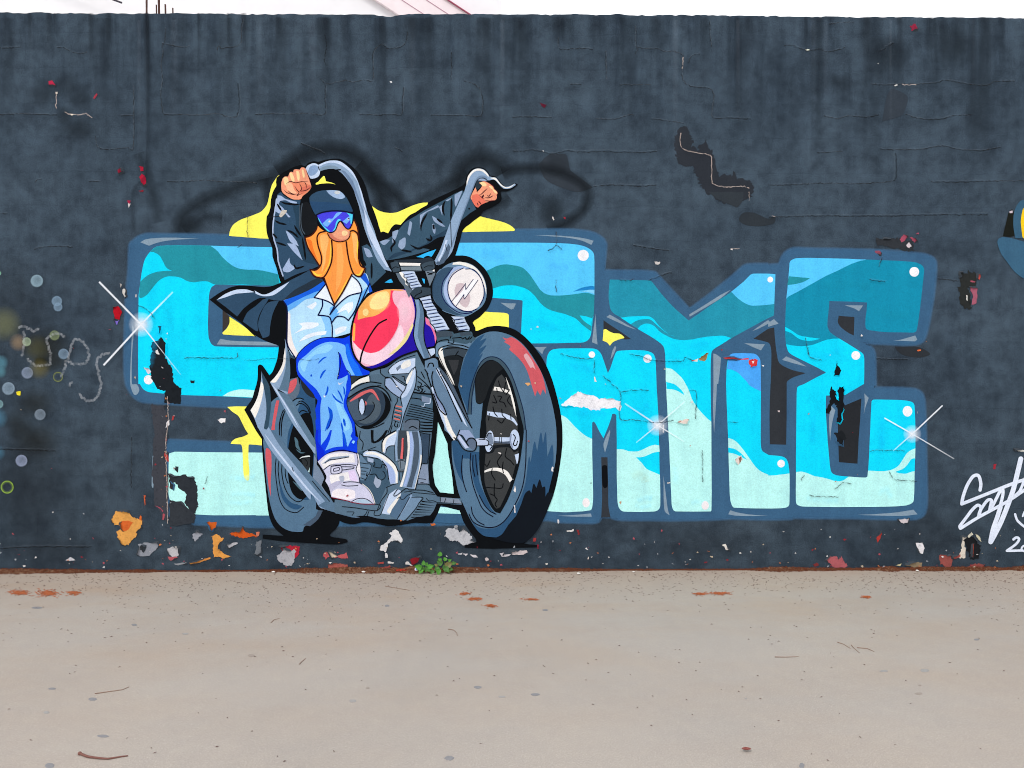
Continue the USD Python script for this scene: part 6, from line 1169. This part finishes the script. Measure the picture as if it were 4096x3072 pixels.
gv = np.stack([np.repeat(gx, 63), np.tile(gy, 91), gz.ravel()], 1)
gf = [(i * 63 + j, (i + 1) * 63 + j, (i + 1) * 63 + j + 1, i * 63 + j + 1) for i in range(90) for j in range(62)]
obj('asphalt_surface', (gv, gf), PAVE, pave, smooth=True)
yard = obj('yard_ground', bx(-60, 60, WT, 90, -0.4, -0.05), plain('yard_gravel', (0.35, 0.33, 0.3), scale=8.0))
tag(yard, 'bare ground behind the wall', kind='structure')


def ground_z(x, y):
    return 0.002


# old chewing gum, flattened dark spots
GUM = {(0, 2304, 1024): [(1160, 423, 24, 9), (1600, 500, 28, 8), (2170, 688, 30, 12), (800, 1065, 36, 14), (890, 1385, 52, 13), (430, 1640, 42, 22), (450, 975, 34, 9), (400, 1180, 26, 12), (320, 275, 48, 10)],
       (1024, 2304, 1024): [(1133, 258, 20, 9), (835, 1080, 30, 14), (1668, 1575, 42, 20), (1915, 962, 34, 12), (2125, 1045, 30, 9), (965, 968, 14, 8)],
       (2048, 2304, 1024): [(288, 295, 26, 8), (2020, 1060, 10, 4), (200, 1025, 40, 12)],
       (3072, 2304, 1024): [(1803, 550, 24, 8), (1355, 817, 38, 14), (1312, 945, 13, 7), (292, 1640, 25, 24), (1000, 822, 38, 9), (1300, 1017, 34, 9)]}
GUMM = [plain('gum_grey', (0.21, 0.205, 0.215), scale=90.0), plain('gum_pale', (0.29, 0.275, 0.265), scale=90.0), plain('gum_brown', (0.28, 0.235, 0.205), scale=90.0)]
rng = np.random.default_rng(4)
for (ox, oy, w), items in GUM.items():
    for k, (gx_, gy_, a, b) in enumerate(items):
        t = np.linspace(0, 2 * np.pi, 18, endpoint=False)
        rr = 1 + rng.normal(0, 0.06, 18)
        e = on_ground(ox + (gx_ + np.cos(t) * a * rr) * w / 2212, oy + (gy_ + np.sin(t) * b * rr) * w / 2212)
        c = e.mean(0)
        ring = np.vstack([e * [1, 1, 0] + [0, 0, 0.0006], (c + (e - c) * 0.85) * [1, 1, 0] + [0, 0, 0.0016], [[c[0], c[1], 0.0018]]])
        fa = [(j, (j + 1) % 18, 18 + (j + 1) % 18) for j in range(18)] + [(j, 18 + (j + 1) % 18, 18 + j) for j in range(18)] + [(18 + j, 18 + (j + 1) % 18, 36) for j in range(18)]
        m = trimesh.Trimesh(ring, fa, process=False)
        if m.face_normals[:, 2].mean() < 0:
            m.invert()
        obj('gum_spot', m, GUMM[0 if a > 38 or k % 3 == 0 else (2 if k % 3 == 2 else 1)], pave)

# ---------------------------------------------------------------- needles and dust swept against the wall
NEED = usdkit.material(stage, '/World/Looks/dry_needles', {
    'i': ('geometry', {}), 'r': ('rgb_ramp', {'ramp': [(0, (0.12, 0.034, 0.014)), (0.35, (0.27, 0.085, 0.028)), (0.7, (0.40, 0.16, 0.05)), (0.9, (0.46, 0.28, 0.12)), (1.0, (0.7, 0.62, 0.5))]}),
    'p': ('principled_bsdf', {'roughness': 0.8, 'specular_ior_level': 0.2})}, [('i.random_per_island', 'r.fac'), ('r.color', 'p.base_color')], surface='p.BSDF')
NEEDC = plain('rusty_clump', (0.34, 0.095, 0.035), scale=300.0, var=.5)
NEEDD = usdkit.material(stage, '/World/Looks/dark_needles', {
    'i': ('geometry', {}), 'r': ('rgb_ramp', {'ramp': [(0, (0.08, 0.03, 0.025)), (0.6, (0.19, 0.07, 0.045)), (1, (0.33, 0.15, 0.08))]}),
    'p': ('principled_bsdf', {'roughness': 0.8, 'specular_ior_level': 0.2})}, [('i.random_per_island', 'r.fac'), ('r.color', 'p.base_color')], surface='p.BSDF')


def needles(P, L_, W_, ang, tilt=None):
    m = len(P)
    ca, sa = np.cos(ang), np.sin(ang)
    d = np.stack([ca, sa, np.zeros(m) if tilt is None else tilt], 1)
    s = np.stack([-sa, ca, np.zeros(m)], 1)
    a, b = P - d * L_[:, None] / 2, P + d * L_[:, None] / 2
    top = P + [0, 0, 1] * W_[:, None] * 0.7
    v = np.stack([a, P + s * W_[:, None] / 2, b, P - s * W_[:, None] / 2, top], 1).reshape(-1, 3)
    f = np.array([(0, 1, 4), (1, 2, 4), (2, 3, 4), (3, 0, 4)])[:, [0, 2, 1]]
    f = np.array([(0, 4, 1), (1, 4, 2), (2, 4, 3), (3, 4, 0)])[:, [0, 2, 1]] if False else np.array([(4, 0, 3), (4, 3, 2), (4, 2, 1), (4, 1, 0)])
    F = (f[None] + 5 * np.arange(m)[:, None, None]).reshape(-1, 3)
    return trimesh.Trimesh(v, F, process=False)


rng = np.random.default_rng(21)
# the heap along the foot of the wall
m = 15000
hx_ = rng.uniform(-4.4, 4.6, m)
def heap(x_):
    a_ = meshkit.fbm(np.stack([x_ * 1.7, x_ * 0, x_ * 0], 1), 3, 5)
    b_ = meshkit.fbm(np.stack([x_ * 11, x_ * 0, x_ * 0], 1), 3, 6)
    return 0.004 + 0.034 * np.clip((a_ - 0.3) * 2.2, 0, 1) ** 1.2 * (0.35 + b_)


hh = heap(hx_)
q = rng.uniform(0, 1, m) ** 1.3
hy = -0.004 - q * hh * 2.0
hz = 0.001 + hh * 0.75 * np.clip(1 - q, 0, 1) * rng.uniform(0.75, 1, m)
bed_x = np.arange(-4.4, 4.6, 0.03)
bh = heap(bed_x) - 0.003
nb = len(bed_x)
bv = np.vstack([np.stack([bed_x, np.full(nb, -0.0045), bh * 0.72], 1), np.stack([bed_x, -0.004 - bh * 0.7, bh * 0.36], 1), np.stack([bed_x, -0.004 - bh * 1.7, np.full(nb, -0.001)], 1)])
bf = [(r * nb + i, (r + 1) * nb + i, (r + 1) * nb + i + 1, r * nb + i + 1) for r in range(2) for i in range(nb - 1)]
hm = needles(np.stack([hx_, hy, hz], 1), rng.uniform(0.008, 0.02, m), rng.uniform(0.0025, 0.0045, m), rng.uniform(0, np.pi, m), rng.normal(0, 0.3, m))
lt = thing('leaf_litter', 'strip of rust brown needles and dust swept along the foot of the wall', 'leaf litter')
tag(lt, kind='stuff')
obj('needle_heap', hm, NEED, lt)
obj('dust_bed', (bv, bf), plain('rust_dust', (0.2, 0.105, 0.06), scale=120.0, var=.35), lt, smooth=True)
# loose needles scattered over the pavement, thinning out away from the wall
pts_ = []
while len(pts_) < 2300:
    x_, d_ = rng.uniform(-4.3, 4.5), rng.exponential(0.33)
    if d_ > 3.2 or d_ < 0.05:
        continue
    dens = meshkit.fbm(np.array([[x_ * 1.1, d_ * 3, 1.0]]), 3, 9)[0]
    if d_ < 0.9 and x_ > 0.6 and abs(d_ - 0.30) < 0.16:
        dens += 0.25
    if rng.uniform() < np.clip((dens - 0.3) * 2.2, 0.04, 1):
        pts_.append((x_, -d_))
pts_ = np.array(pts_)
far_ = np.stack([rng.uniform(-4, 4, 420), rng.uniform(-3.4, -0.5, 420)], 1)
pts_ = np.vstack([pts_, far_])
m = len(pts_)
sm_ = needles(np.column_stack([pts_, np.full(m, 0.0025)]), rng.uniform(0.006, 0.015, m), rng.uniform(0.0018, 0.0038, m), rng.normal(0.0, 0.55, m) + np.where(pts_[:, 0] < 0, 0.25, -0.15))
sn = thing('fallen_needles', 'dark red brown needles scattered over the pavement, thinner away from the wall', 'needles')
tag(sn, kind='stuff')
obj('scattered_needles', sm_, NEEDD, sn)
# small raked clumps
CL = [((0, 2304), (165, 150), 90, 22, 'wispy clump of rust brown needles nearest the left edge of the pavement'), ((0, 2304), (415, 152), 90, 30, 'largest of three rust brown needle clumps on the pavement at the left'), ((0, 2304), (635, 150), 55, 18, 'small rust brown needle clump, right of the two bigger clumps at left'),
      ((1024, 2304), (1890, 203), 60, 12, 'flat rusty needle clump on the pavement below the front tyre'), ((1024, 2304), (2025, 262), 58, 13, 'dense rusty needle clump farthest from the wall, below the front tyre'), ((1024, 2304), (1805, 157), 40, 10, 'tiny rusty needle clump between the weed and the front tyre'),
      ((2048, 2304), (168, 207), 60, 8, 'thin straight streak of rusty needles right of the front tyre'), ((2048, 2304), (1790, 155), 105, 12, 'long thin drift of rusty needles below the lettering'), ((2048, 2304), (1620, 158), 60, 10, 'short needle drift left of the long thin drift below the lettering'), ((3072, 2304), (850, 185), 50, 9, 'small needle drift below the rightmost letter')]
for (ox, oy), (cx, cy), a, b, lab in CL:
    k = int(a * b / 7) + 50
    th, rr = rng.uniform(0, 2 * np.pi, k), np.abs(rng.normal(0, .55, k))
    rr = rr * (0.75 + 0.5 * meshkit.noise(np.stack([np.cos(th) * 1.6 + cx, np.sin(th) * 1.6, th * 0], 1), 4))
    P_ = on_ground(ox + (cx + np.cos(th) * rr * a) * 1024 / 2212, oy + (cy + np.sin(th) * rr * b) * 1024 / 2212)
    P_[:, 2] = 0.002 + 0.006 * np.clip(1 - rr, 0, 1) * rng.uniform(0, 1, k)
    c0 = P_.mean(0) * [1, 1, 0]
    cl = thing('needle_clump', lab, 'needle clump', c0, 'clumps of needles on the pavement')
    obj('needle_pile', needles(P_ - c0, rng.uniform(0.010, 0.024, k), rng.uniform(0.002, 0.0042, k), rng.normal(0.1, 0.7, k), rng.normal(0, .1, k)), NEEDC, cl)

# ---------------------------------------------------------------- twigs and stalks
TW = plain('twig_bark', (0.17, 0.075, 0.06), scale=200.0, var=.3)
ST_ = plain('dry_stalk', (0.24, 0.15, 0.11), scale=200.0, var=.3)


def stalk(name, label, cat, o, pl, r0, r1, mat, group=None, knob=False):
    P_ = np.array(pl, float)
    w = on_ground(o[0] + P_[:, 0] * 1024 / 2212, o[1] + P_[:, 1] * 1024 / 2212)
    s = np.linspace(0, 1, len(w)); u = np.linspace(0, 1, 22)
    w = np.stack([np.interp(u, s, w[:, 0]), np.interp(u, s, w[:, 1]), np.full(22, 0.0005)], 1)
    rad = r0 + (r1 - r0) * u
    w[:, 2] += rad
    c0 = w.mean(0) * [1, 1, 0]
    t = thing(name, label, cat, c0, group)
    obj('stem', tube(w - c0, rad, 7), mat, t, smooth=60)
    if knob:
        kb = trimesh.creation.icosphere(subdivisions=1, radius=r0 * 1.6); kb.apply_translation(w[0] - c0)
        obj('broken_end', kb, mat, t)
    return t


stalk('twig', 'bent reddish brown twig lying alone near the bottom left corner', 'twig', (0, 2304), [(690, 1545), (760, 1572), (850, 1583), (930, 1588), (980, 1580), (1040, 1568), (1105, 1559)], 0.0042, 0.002, TW, knob=True)
for o, pl, lab in (((0, 2304), [(820, 1020), (960, 1000), (1060, 985), (1115, 960)], 'thin curved brown stalk above the bottom left twig'), ((1024, 2304), [(1115, 90), (1220, 108), (1330, 126)], 'straight brown stalk lying left of the weed, close to the wall'),
                   ((1024, 2304), [(130, 405), (160, 378), (205, 370)], 'tiny hooked stalk left of the weed'), ((1024, 2304), [(375, 765), (400, 738), (430, 715)], 'short straight stalk in the middle left of the pavement'),
                   ((1024, 2304), [(1660, 462), (1710, 470), (1735, 495), (1740, 520)], 'small hook shaped stalk below the front tyre'), ((3072, 2304), [(600, 576), (650, 590), (712, 628)], 'upper left stalk of the loose group of three at right'),
                   ((3072, 2304), [(720, 600), (745, 628), (792, 667)], 'middle stalk of the loose group of three at right'), ((3072, 2304), [(770, 622), (860, 630), (918, 656)], 'longest, rightmost stalk of the group of three at right'),
                   ((3072, 2304), [(60, 703), (150, 704), (265, 699)], 'long level stalk left of the group of three stalks')):
    stalk('dry_stalk', lab, 'stalk', o, pl, 0.0017, 0.0009, ST_, 'dry stalks on the pavement')
# dead curled leaf
c0 = on_ground([2048 + 2025 * 1024 / 2212], [2304 + 1517 * 1024 / 2212])[0] * [1, 1, 0]
u_, v_ = np.meshgrid(np.linspace(-1, 1, 9), np.linspace(-1, 1, 7), indexing='ij')
hw = np.sqrt(np.clip(1 - u_ ** 2, 0.02, 1)) * 0.55
lv = np.stack([u_ * 0.016, v_ * hw * 0.016, 0.006 + 0.006 * (v_ * hw) ** 2 * 3 + 0.004 * u_ ** 2], -1).reshape(-1, 3)
lf = [(i * 7 + j, (i + 1) * 7 + j, (i + 1) * 7 + j + 1, i * 7 + j + 1) for i in range(8) for j in range(6)]
dl = thing('dead_leaf', 'small curled red brown dead leaf near the bottom right of the pavement', 'leaf', c0)
obj('blade', (lv, lf), plain('dead_leaf', (0.2, 0.06, 0.05), scale=200.0, var=.4), dl, smooth=True)

# ---------------------------------------------------------------- litter at the foot of the wall
WHITE_ = plain('white_chip', (0.72, 0.70, 0.66), scale=150.0, var=.08)
for fr, x_, y_, s_, lab in (('G', 150, 1634, .011, 'flat white pebble at the wall foot below the red flaked patch'), ('G', 575, 1612, .008, 'small white pebble left of the pair below the boot'), ('G', 638, 1614, .009, 'small white pebble right of the pair below the boot'), ('G', 780, 1612, .008, 'white pebble below the pink flaked patch'), ('G', 930, 1634, .011, 'white pebble on the pavement left of the red straw'), ('H', 1050, 1632, .008, 'white pebble at the wall foot below the narrow letter legs'), ('H', 575, 1648, .010, 'flat white chip right of the front tyre on the pavement'), ('E', 975, 1614, .012, 'cream pebble at the wall foot below the orange flaked patch'), ('I', 1290, 1622, .009, 'white pebble at the wall foot below the white flaked patch at right')):
    ox, oy, w = FR[fr]
    c0 = on_ground([ox + x_ * w / 2212], [oy + y_ * w / 2212])[0] * [1, 1, 0]
    p = trimesh.creation.icosphere(subdivisions=2, radius=1.0)
    p.vertices *= (1 + (meshkit.noise(p.vertices * 1.7 + x_, 3)[:, None] - .5) * 0.5)
    p.vertices *= [s_, s_ * .8, s_ * .42]
    p.apply_translation((0, 0, s_ * .42 + 0.004))
    t = thing('pebble', lab, 'pebble', c0, 'white pebbles along the wall foot')
    obj('stone', p, WHITE_, t, smooth=True)


def little(name, lab, cat, fr, x0, y0, x1, y1, parts, group=None):
    ox, oy, w = FR[fr]
    a, b = on_ground([ox + x0 * w / 2212, ox + x1 * w / 2212], [oy + y0 * w / 2212, oy + y1 * w / 2212]) * [1, 1, 0]
    t = thing(name, lab, cat, (a + b) / 2, group)
    d = b - a
    for nm, u0, u1, r, mat in parts:
        pth = np.array([a + d * q - (a + b) / 2 + [0, 0, r + 0.006] for q in np.linspace(u0, u1, 4)])
        obj(nm, tube(pth, r, 10), mat, t, smooth=50)


FILT = plain('butt_filter', (0.75, 0.34, 0.08), scale=200.0); PAPR = plain('butt_paper', (0.75, 0.72, 0.68), scale=200.0)
little('cigarette_butt', 'orange and white cigarette butt below the red flaked patch', 'cigarette butt', 'G', 205, 1608, 262, 1600, [('filter', 0, .55, .0042, FILT), ('paper', .55, 1, .004, PAPR)], 'cigarette butts along the wall')
little('cigarette_butt', 'orange cigarette butt right of the weed', 'cigarette butt', 'G', 1868, 1611, 1915, 1617, [('filter', 0, .7, .0042, FILT), ('paper', .7, 1, .004, PAPR)], 'cigarette butts along the wall')
little('drinking_straw', 'short bright red straw left of the weed', 'straw', 'G', 1210, 1624, 1312, 1621, [('tube', 0, 1, .0036, plain('red_plastic', (0.75, 0.03, 0.02), rough=.4))])
ox, oy, w = FR['w']
c0 = on_ground([ox + 480 * w / 2212], [oy + 950 * w / 2212])[0] * [1, 1, 0]
t = thing('bottle_cap', 'small white and blue plastic cap left of the weed', 'bottle cap', c0)
pr = np.array([[0, 0.009], [0.0085, 0.009], [0.0098, 0.008], [0.0102, 0], [0.0085, 0], [0.0085, 0.006], [0, 0.006]])
cp = trimesh.creation.revolve(pr, sections=24); cp.apply_transform(trimesh.transformations.rotation_matrix(0.9, [1, 0.2, 0])); cp.apply_translation((0, 0, 0.016))
obj('cap_shell', cp, plain('white_plastic', (0.75, 0.76, 0.8), rough=.35), t, smooth=40)
ins = trimesh.creation.cylinder(radius=0.0055, height=0.0012, sections=20); ins.apply_translation((0, 0, 0.0097)); ins.apply_transform(trimesh.transformations.rotation_matrix(0.9, [1, 0.2, 0])); ins.apply_translation((0, 0, 0.016))
obj('printed_top', ins, plain('blue_print', (0.03, 0.08, 0.5), rough=.35), t)

# ---------------------------------------------------------------- weed
LEAF = [usdkit.material(stage, '/World/Looks/weed_leaf_%s' % nm, {
    'g': ('geometry', {}), 'n': ('noise_texture', {'scale': 160.0, 'detail': 4.0}), 'r': ('rgb_ramp', {'ramp': [(.3, tuple(np.array(c) * .7)), (.7, tuple(np.array(c) * 1.2))]}),
    'p': ('principled_bsdf', {'roughness': .5, 'specular_ior_level': .35}), 't': ('translucent_bsdf', {'color': tuple(np.array(c) * 1.3)}), 'm': ('mix_closure', {'fac': .25})},
    [('g.position', 'n.vector'), ('n.fac', 'r.fac'), ('r.color', 'p.base_color'), ('p.BSDF', 'm.closure1'), ('t.BSDF', 'm.closure2')], surface='m.closure') for nm, c in (('bright', (.08, .28, .03)), ('mid', (.07, .19, .035)), ('olive', (.19, .17, .06)))]
wd = thing('weed', 'small green leafy weed growing at the foot of the wall below the engine', 'weed', on_wall([1745], [2290])[0] * [1, 0, 0] + [0, -0.05, 0])
wb = np.array(on_wall([1745], [2290])[0] * [1, 0, 0] + [0, -0.05, 0])
rng = np.random.default_rng(8)


def leaf_mesh(size, ang, tilt, c):
    k, mm = 9, 5
    u = np.linspace(0, 1, k)
    prof = np.interp(u, [0, .08, .3, .6, .85, 1], [.06, .34, .44, .28, .11, .0])
    vv, ff = [], []
    for i in range(k):
        for j in range(mm):
            s = (j / (mm - 1) - .5) * 2
            vv.append((s * prof[i] * (1 + .08 * math.sin(i * 2.4)), u[i] - .4 - 0.1 * abs(s) * (i < 2), 0.16 * abs(s) - 0.22 * (u[i] - .4) ** 2 + .02 * math.sin(i * 2.1 + s * 3)))
    for i in range(k - 1):
        for j in range(mm - 1):
            ff.append((i * mm + j, i * mm + j + 1, (i + 1) * mm + j + 1, (i + 1) * mm + j))
    vv = np.array(vv) * size
    R_ = trimesh.transformations.euler_matrix(math.pi / 2 - tilt, 0, 0)[:3, :3]
    Z_ = np.array([[math.cos(ang), -math.sin(ang), 0], [math.sin(ang), math.cos(ang), 0], [0, 0, 1]])
    vv = (R_ @ (Z_ @ vv.T)).T
    return vv + c, ff


LV = [(1180, 425, 75, 0, .0), (1330, 570, 62, 0, .5), (1175, 580, 52, 0, 1.3), (1470, 600, 46, 0, -1.2), (1170, 670, 84, 1, 1.0), (1440, 730, 105, 2, -1.0), (1590, 690, 62, 1, -1.4), (695, 680, 64, 0, .1), (790, 720, 50, 0, -.2), (900, 790, 84, 0, -1.2), (540, 800, 92, 0, 1.2), (640, 830, 80, 1, .5), (610, 930, 72, 0, 2.6), (780, 880, 72, 1, 2.9), (950, 940, 62, 1, 2.5), (1090, 850, 80, 1, .6), (1140, 1000, 78, 0, 3.0), (1380, 880, 92, 1, -2.4), (1490, 860, 72, 1, -1.9), (1060, 740, 44, 2, 1.1), (1300, 800, 60, 1, .2), (860, 900, 50, 1, -2.2)]
STEM = plain('weed_stem', (.12, .16, .04), scale=200.0)
roots = [np.array([on_wall([1600 + q * 300 / 2212], [2290])[0][0], -0.045, 0.006]) for q in (720, 1120, 1330)]
for (lx, ly, r, mi, an) in LV:
    dep = -0.03 - 0.07 * max(0, (ly - 400) / 650) * rng.uniform(.6, 1.2)
    c = on_wall([1600 + lx * 300 / 2212], [2160 + ly * 300 / 2212], dep)[0]
    c[2] = max(c[2], 0.015)
    obj('leaf', leaf_mesh(r * 2.3 * 300 / 2212 * 4.8 / FPX, an, rng.uniform(.15, .9), c - wb), LEAF[mi], wd, smooth=True)
    rt_ = min(roots, key=lambda q: abs(q[0] - c[0]))
    mid = (rt_ + c) / 2 + [rng.normal(0, .006), -.006, .012]
    tt = np.linspace(0, 1, 7)[:, None]
    obj('stem', tube((1 - tt) ** 2 * rt_ + 2 * tt * (1 - tt) * mid + tt ** 2 * c - wb, np.linspace(.0018, .0009, 7), 5), STEM, wd)

# ---------------------------------------------------------------- steel rods standing out of the wall's top
RUST = plain('rusty_steel', (0.075, 0.035, 0.028), scale=120.0, var=.4)
for px, wpx, ytop, base, lean, lab in ((1265, 16, -60, 118, 2, 'leftmost steel rod on the wall, tall and dark'), (1352, 10, 42, 110, -1, 'thin pale brown rod just left of the thick tall rod'), (1373, 18, -90, 112, -2, 'thickest tall rust brown steel rod on the wall'), (1432, 14, 38, 118, -4, 'medium rod right of the thick tall rod'), (1496, 12, 70, 118, -3, 'shortest, rightmost rod stub on the wall')):
    b_ = on_wall([px * 1024 / 2212], [base * 1024 / 2212], 0.1)[0]
    t_ = on_wall([(px + lean) * 1024 / 2212], [ytop * 1024 / 2212], 0.1)[0]
    r_ = wpx * 1024 / 2212 * 4.95 / FPX / 2
    zt_ = float(np.interp(b_[0], xs, zt)) - .06
    b0 = np.array([b_[0], b_[1], zt_])
    rod = thing('steel_rod', lab, 'steel rod', b0, 'steel rods on the wall')
    t_ = t_ - b0
    obj('shaft', tube(np.array([t_ * q for q in np.linspace(0, 1, 12)]), r_ * (1 + .05 * np.sin(np.arange(12) * 1.7)), 10), RUST, rod, smooth=50)
    for q in range(1, int(t_[2] / .012)):
        c = t_ * (q * .012 / t_[2])
        ring = trimesh.creation.torus(r_ * 1.0, r_ * .16, 10, 5); ring.apply_transform(trimesh.transformations.rotation_matrix(.5, [1, 0, 0])); ring.apply_translation(c)
        if q % 3 == 0 and q < 40:
            obj('rib', ring, RUST, rod)

# ---------------------------------------------------------------- white building behind the wall
BY = 9.0
WHT = plain('white_render', (0.80, 0.79, 0.82), scale=3.0, var=.03, bump=.05)
edge = on_wall([2004], [30], BY)[0]
bl = thing('white_building', 'plain white rendered building rising behind the wall at the left', 'building', (0, BY, 0))
xr = float(edge[0])
obj('front_wall', bx(xr - 22, xr, 0, 0.3, 0, 12.5), WHT, bl)
sw = bx(-0.3, -.002, 0.0, 5, 0, 12.5)
sw.apply_transform(trimesh.transformations.rotation_matrix(0.16, [0, 0, 1]))
sw.apply_translation((xr - .01, 0.31, 0))
obj('side_wall', sw, WHT, bl)
obj('roof', bx(xr - 22.2, xr + .2, -.2, 5.2, 12.504, 12.75), plain('roof_sheet', (.4, .39, .38), scale=5.0), bl)
PINK = plain('pink_sheet', (0.8, 0.7, 0.73), scale=6.0, var=.06)
uu = lambda x_, y_, d=0.0: on_wall([1024 + x_ * 1024 / 2212], [y_ * 1024 / 2212], BY - d)[0]
a, b, c, d_ = uu(1030, 0, .1), uu(1640, 0, .1), uu(1820, 118, .1), uu(1215, 118, .1)
dirr = (b - c) / np.linalg.norm(b - c)


def slab(p, q, w0, w1, y0, y1):
    # bar from p to q (x, z), y0..y1 thick in depth; w0/w1 vectors to its far edge
    pts8 = []
    for yy in (y0, y1):
        for v3 in (p, q, q + w1, p + w0):
            pts8.append((v3[0], yy, v3[2]))
    m = trimesh.Trimesh(pts8, [(0, 1, 2), (0, 2, 3), (4, 6, 5), (4, 7, 6), (0, 4, 5), (0, 5, 1), (1, 5, 6), (1, 6, 2), (2, 6, 7), (2, 7, 3), (3, 7, 4), (3, 4, 0)], process=False)
    if m.volume < 0:
        m.invert()
    return m


lo, hi = c - dirr * 2.0, c + dirr * 6.0
wv = d_ - c
obj('pink_canopy', slab(lo, hi, wv, wv, -.12, -.004), PINK, bl)
obj('canopy_edge', slab(lo + [0.0, 0, .0], hi, wv * -.022, wv * -.022, -.16, -.004), plain('dark_red_trim', (.32, .07, .12), scale=20.0), bl)
for q in (.28, .63):
    obj('canopy_seam', slab(lo + wv * q, hi + wv * q, wv * .012, wv * .012, -.128, -.118), plain('seam_red_%d' % int(q * 100), (.42, .2, .28), scale=20.0), bl)
tt_ = lambda x_, y_: on_wall([x_ * 1024 / 2212], [y_ * 1024 / 2212], BY - .2)[0]
p0, p1 = tt_(965, -8), tt_(1052, 24)
dd = (p0 - p1) / np.linalg.norm(p0 - p1)
obj('bracket', tube(np.array([p1 + dd * 2.5 - [0, BY, 0], p1 - [0, BY, 0]]), .016, 8), plain('dark_bracket', (.05, .045, .06)), bl)
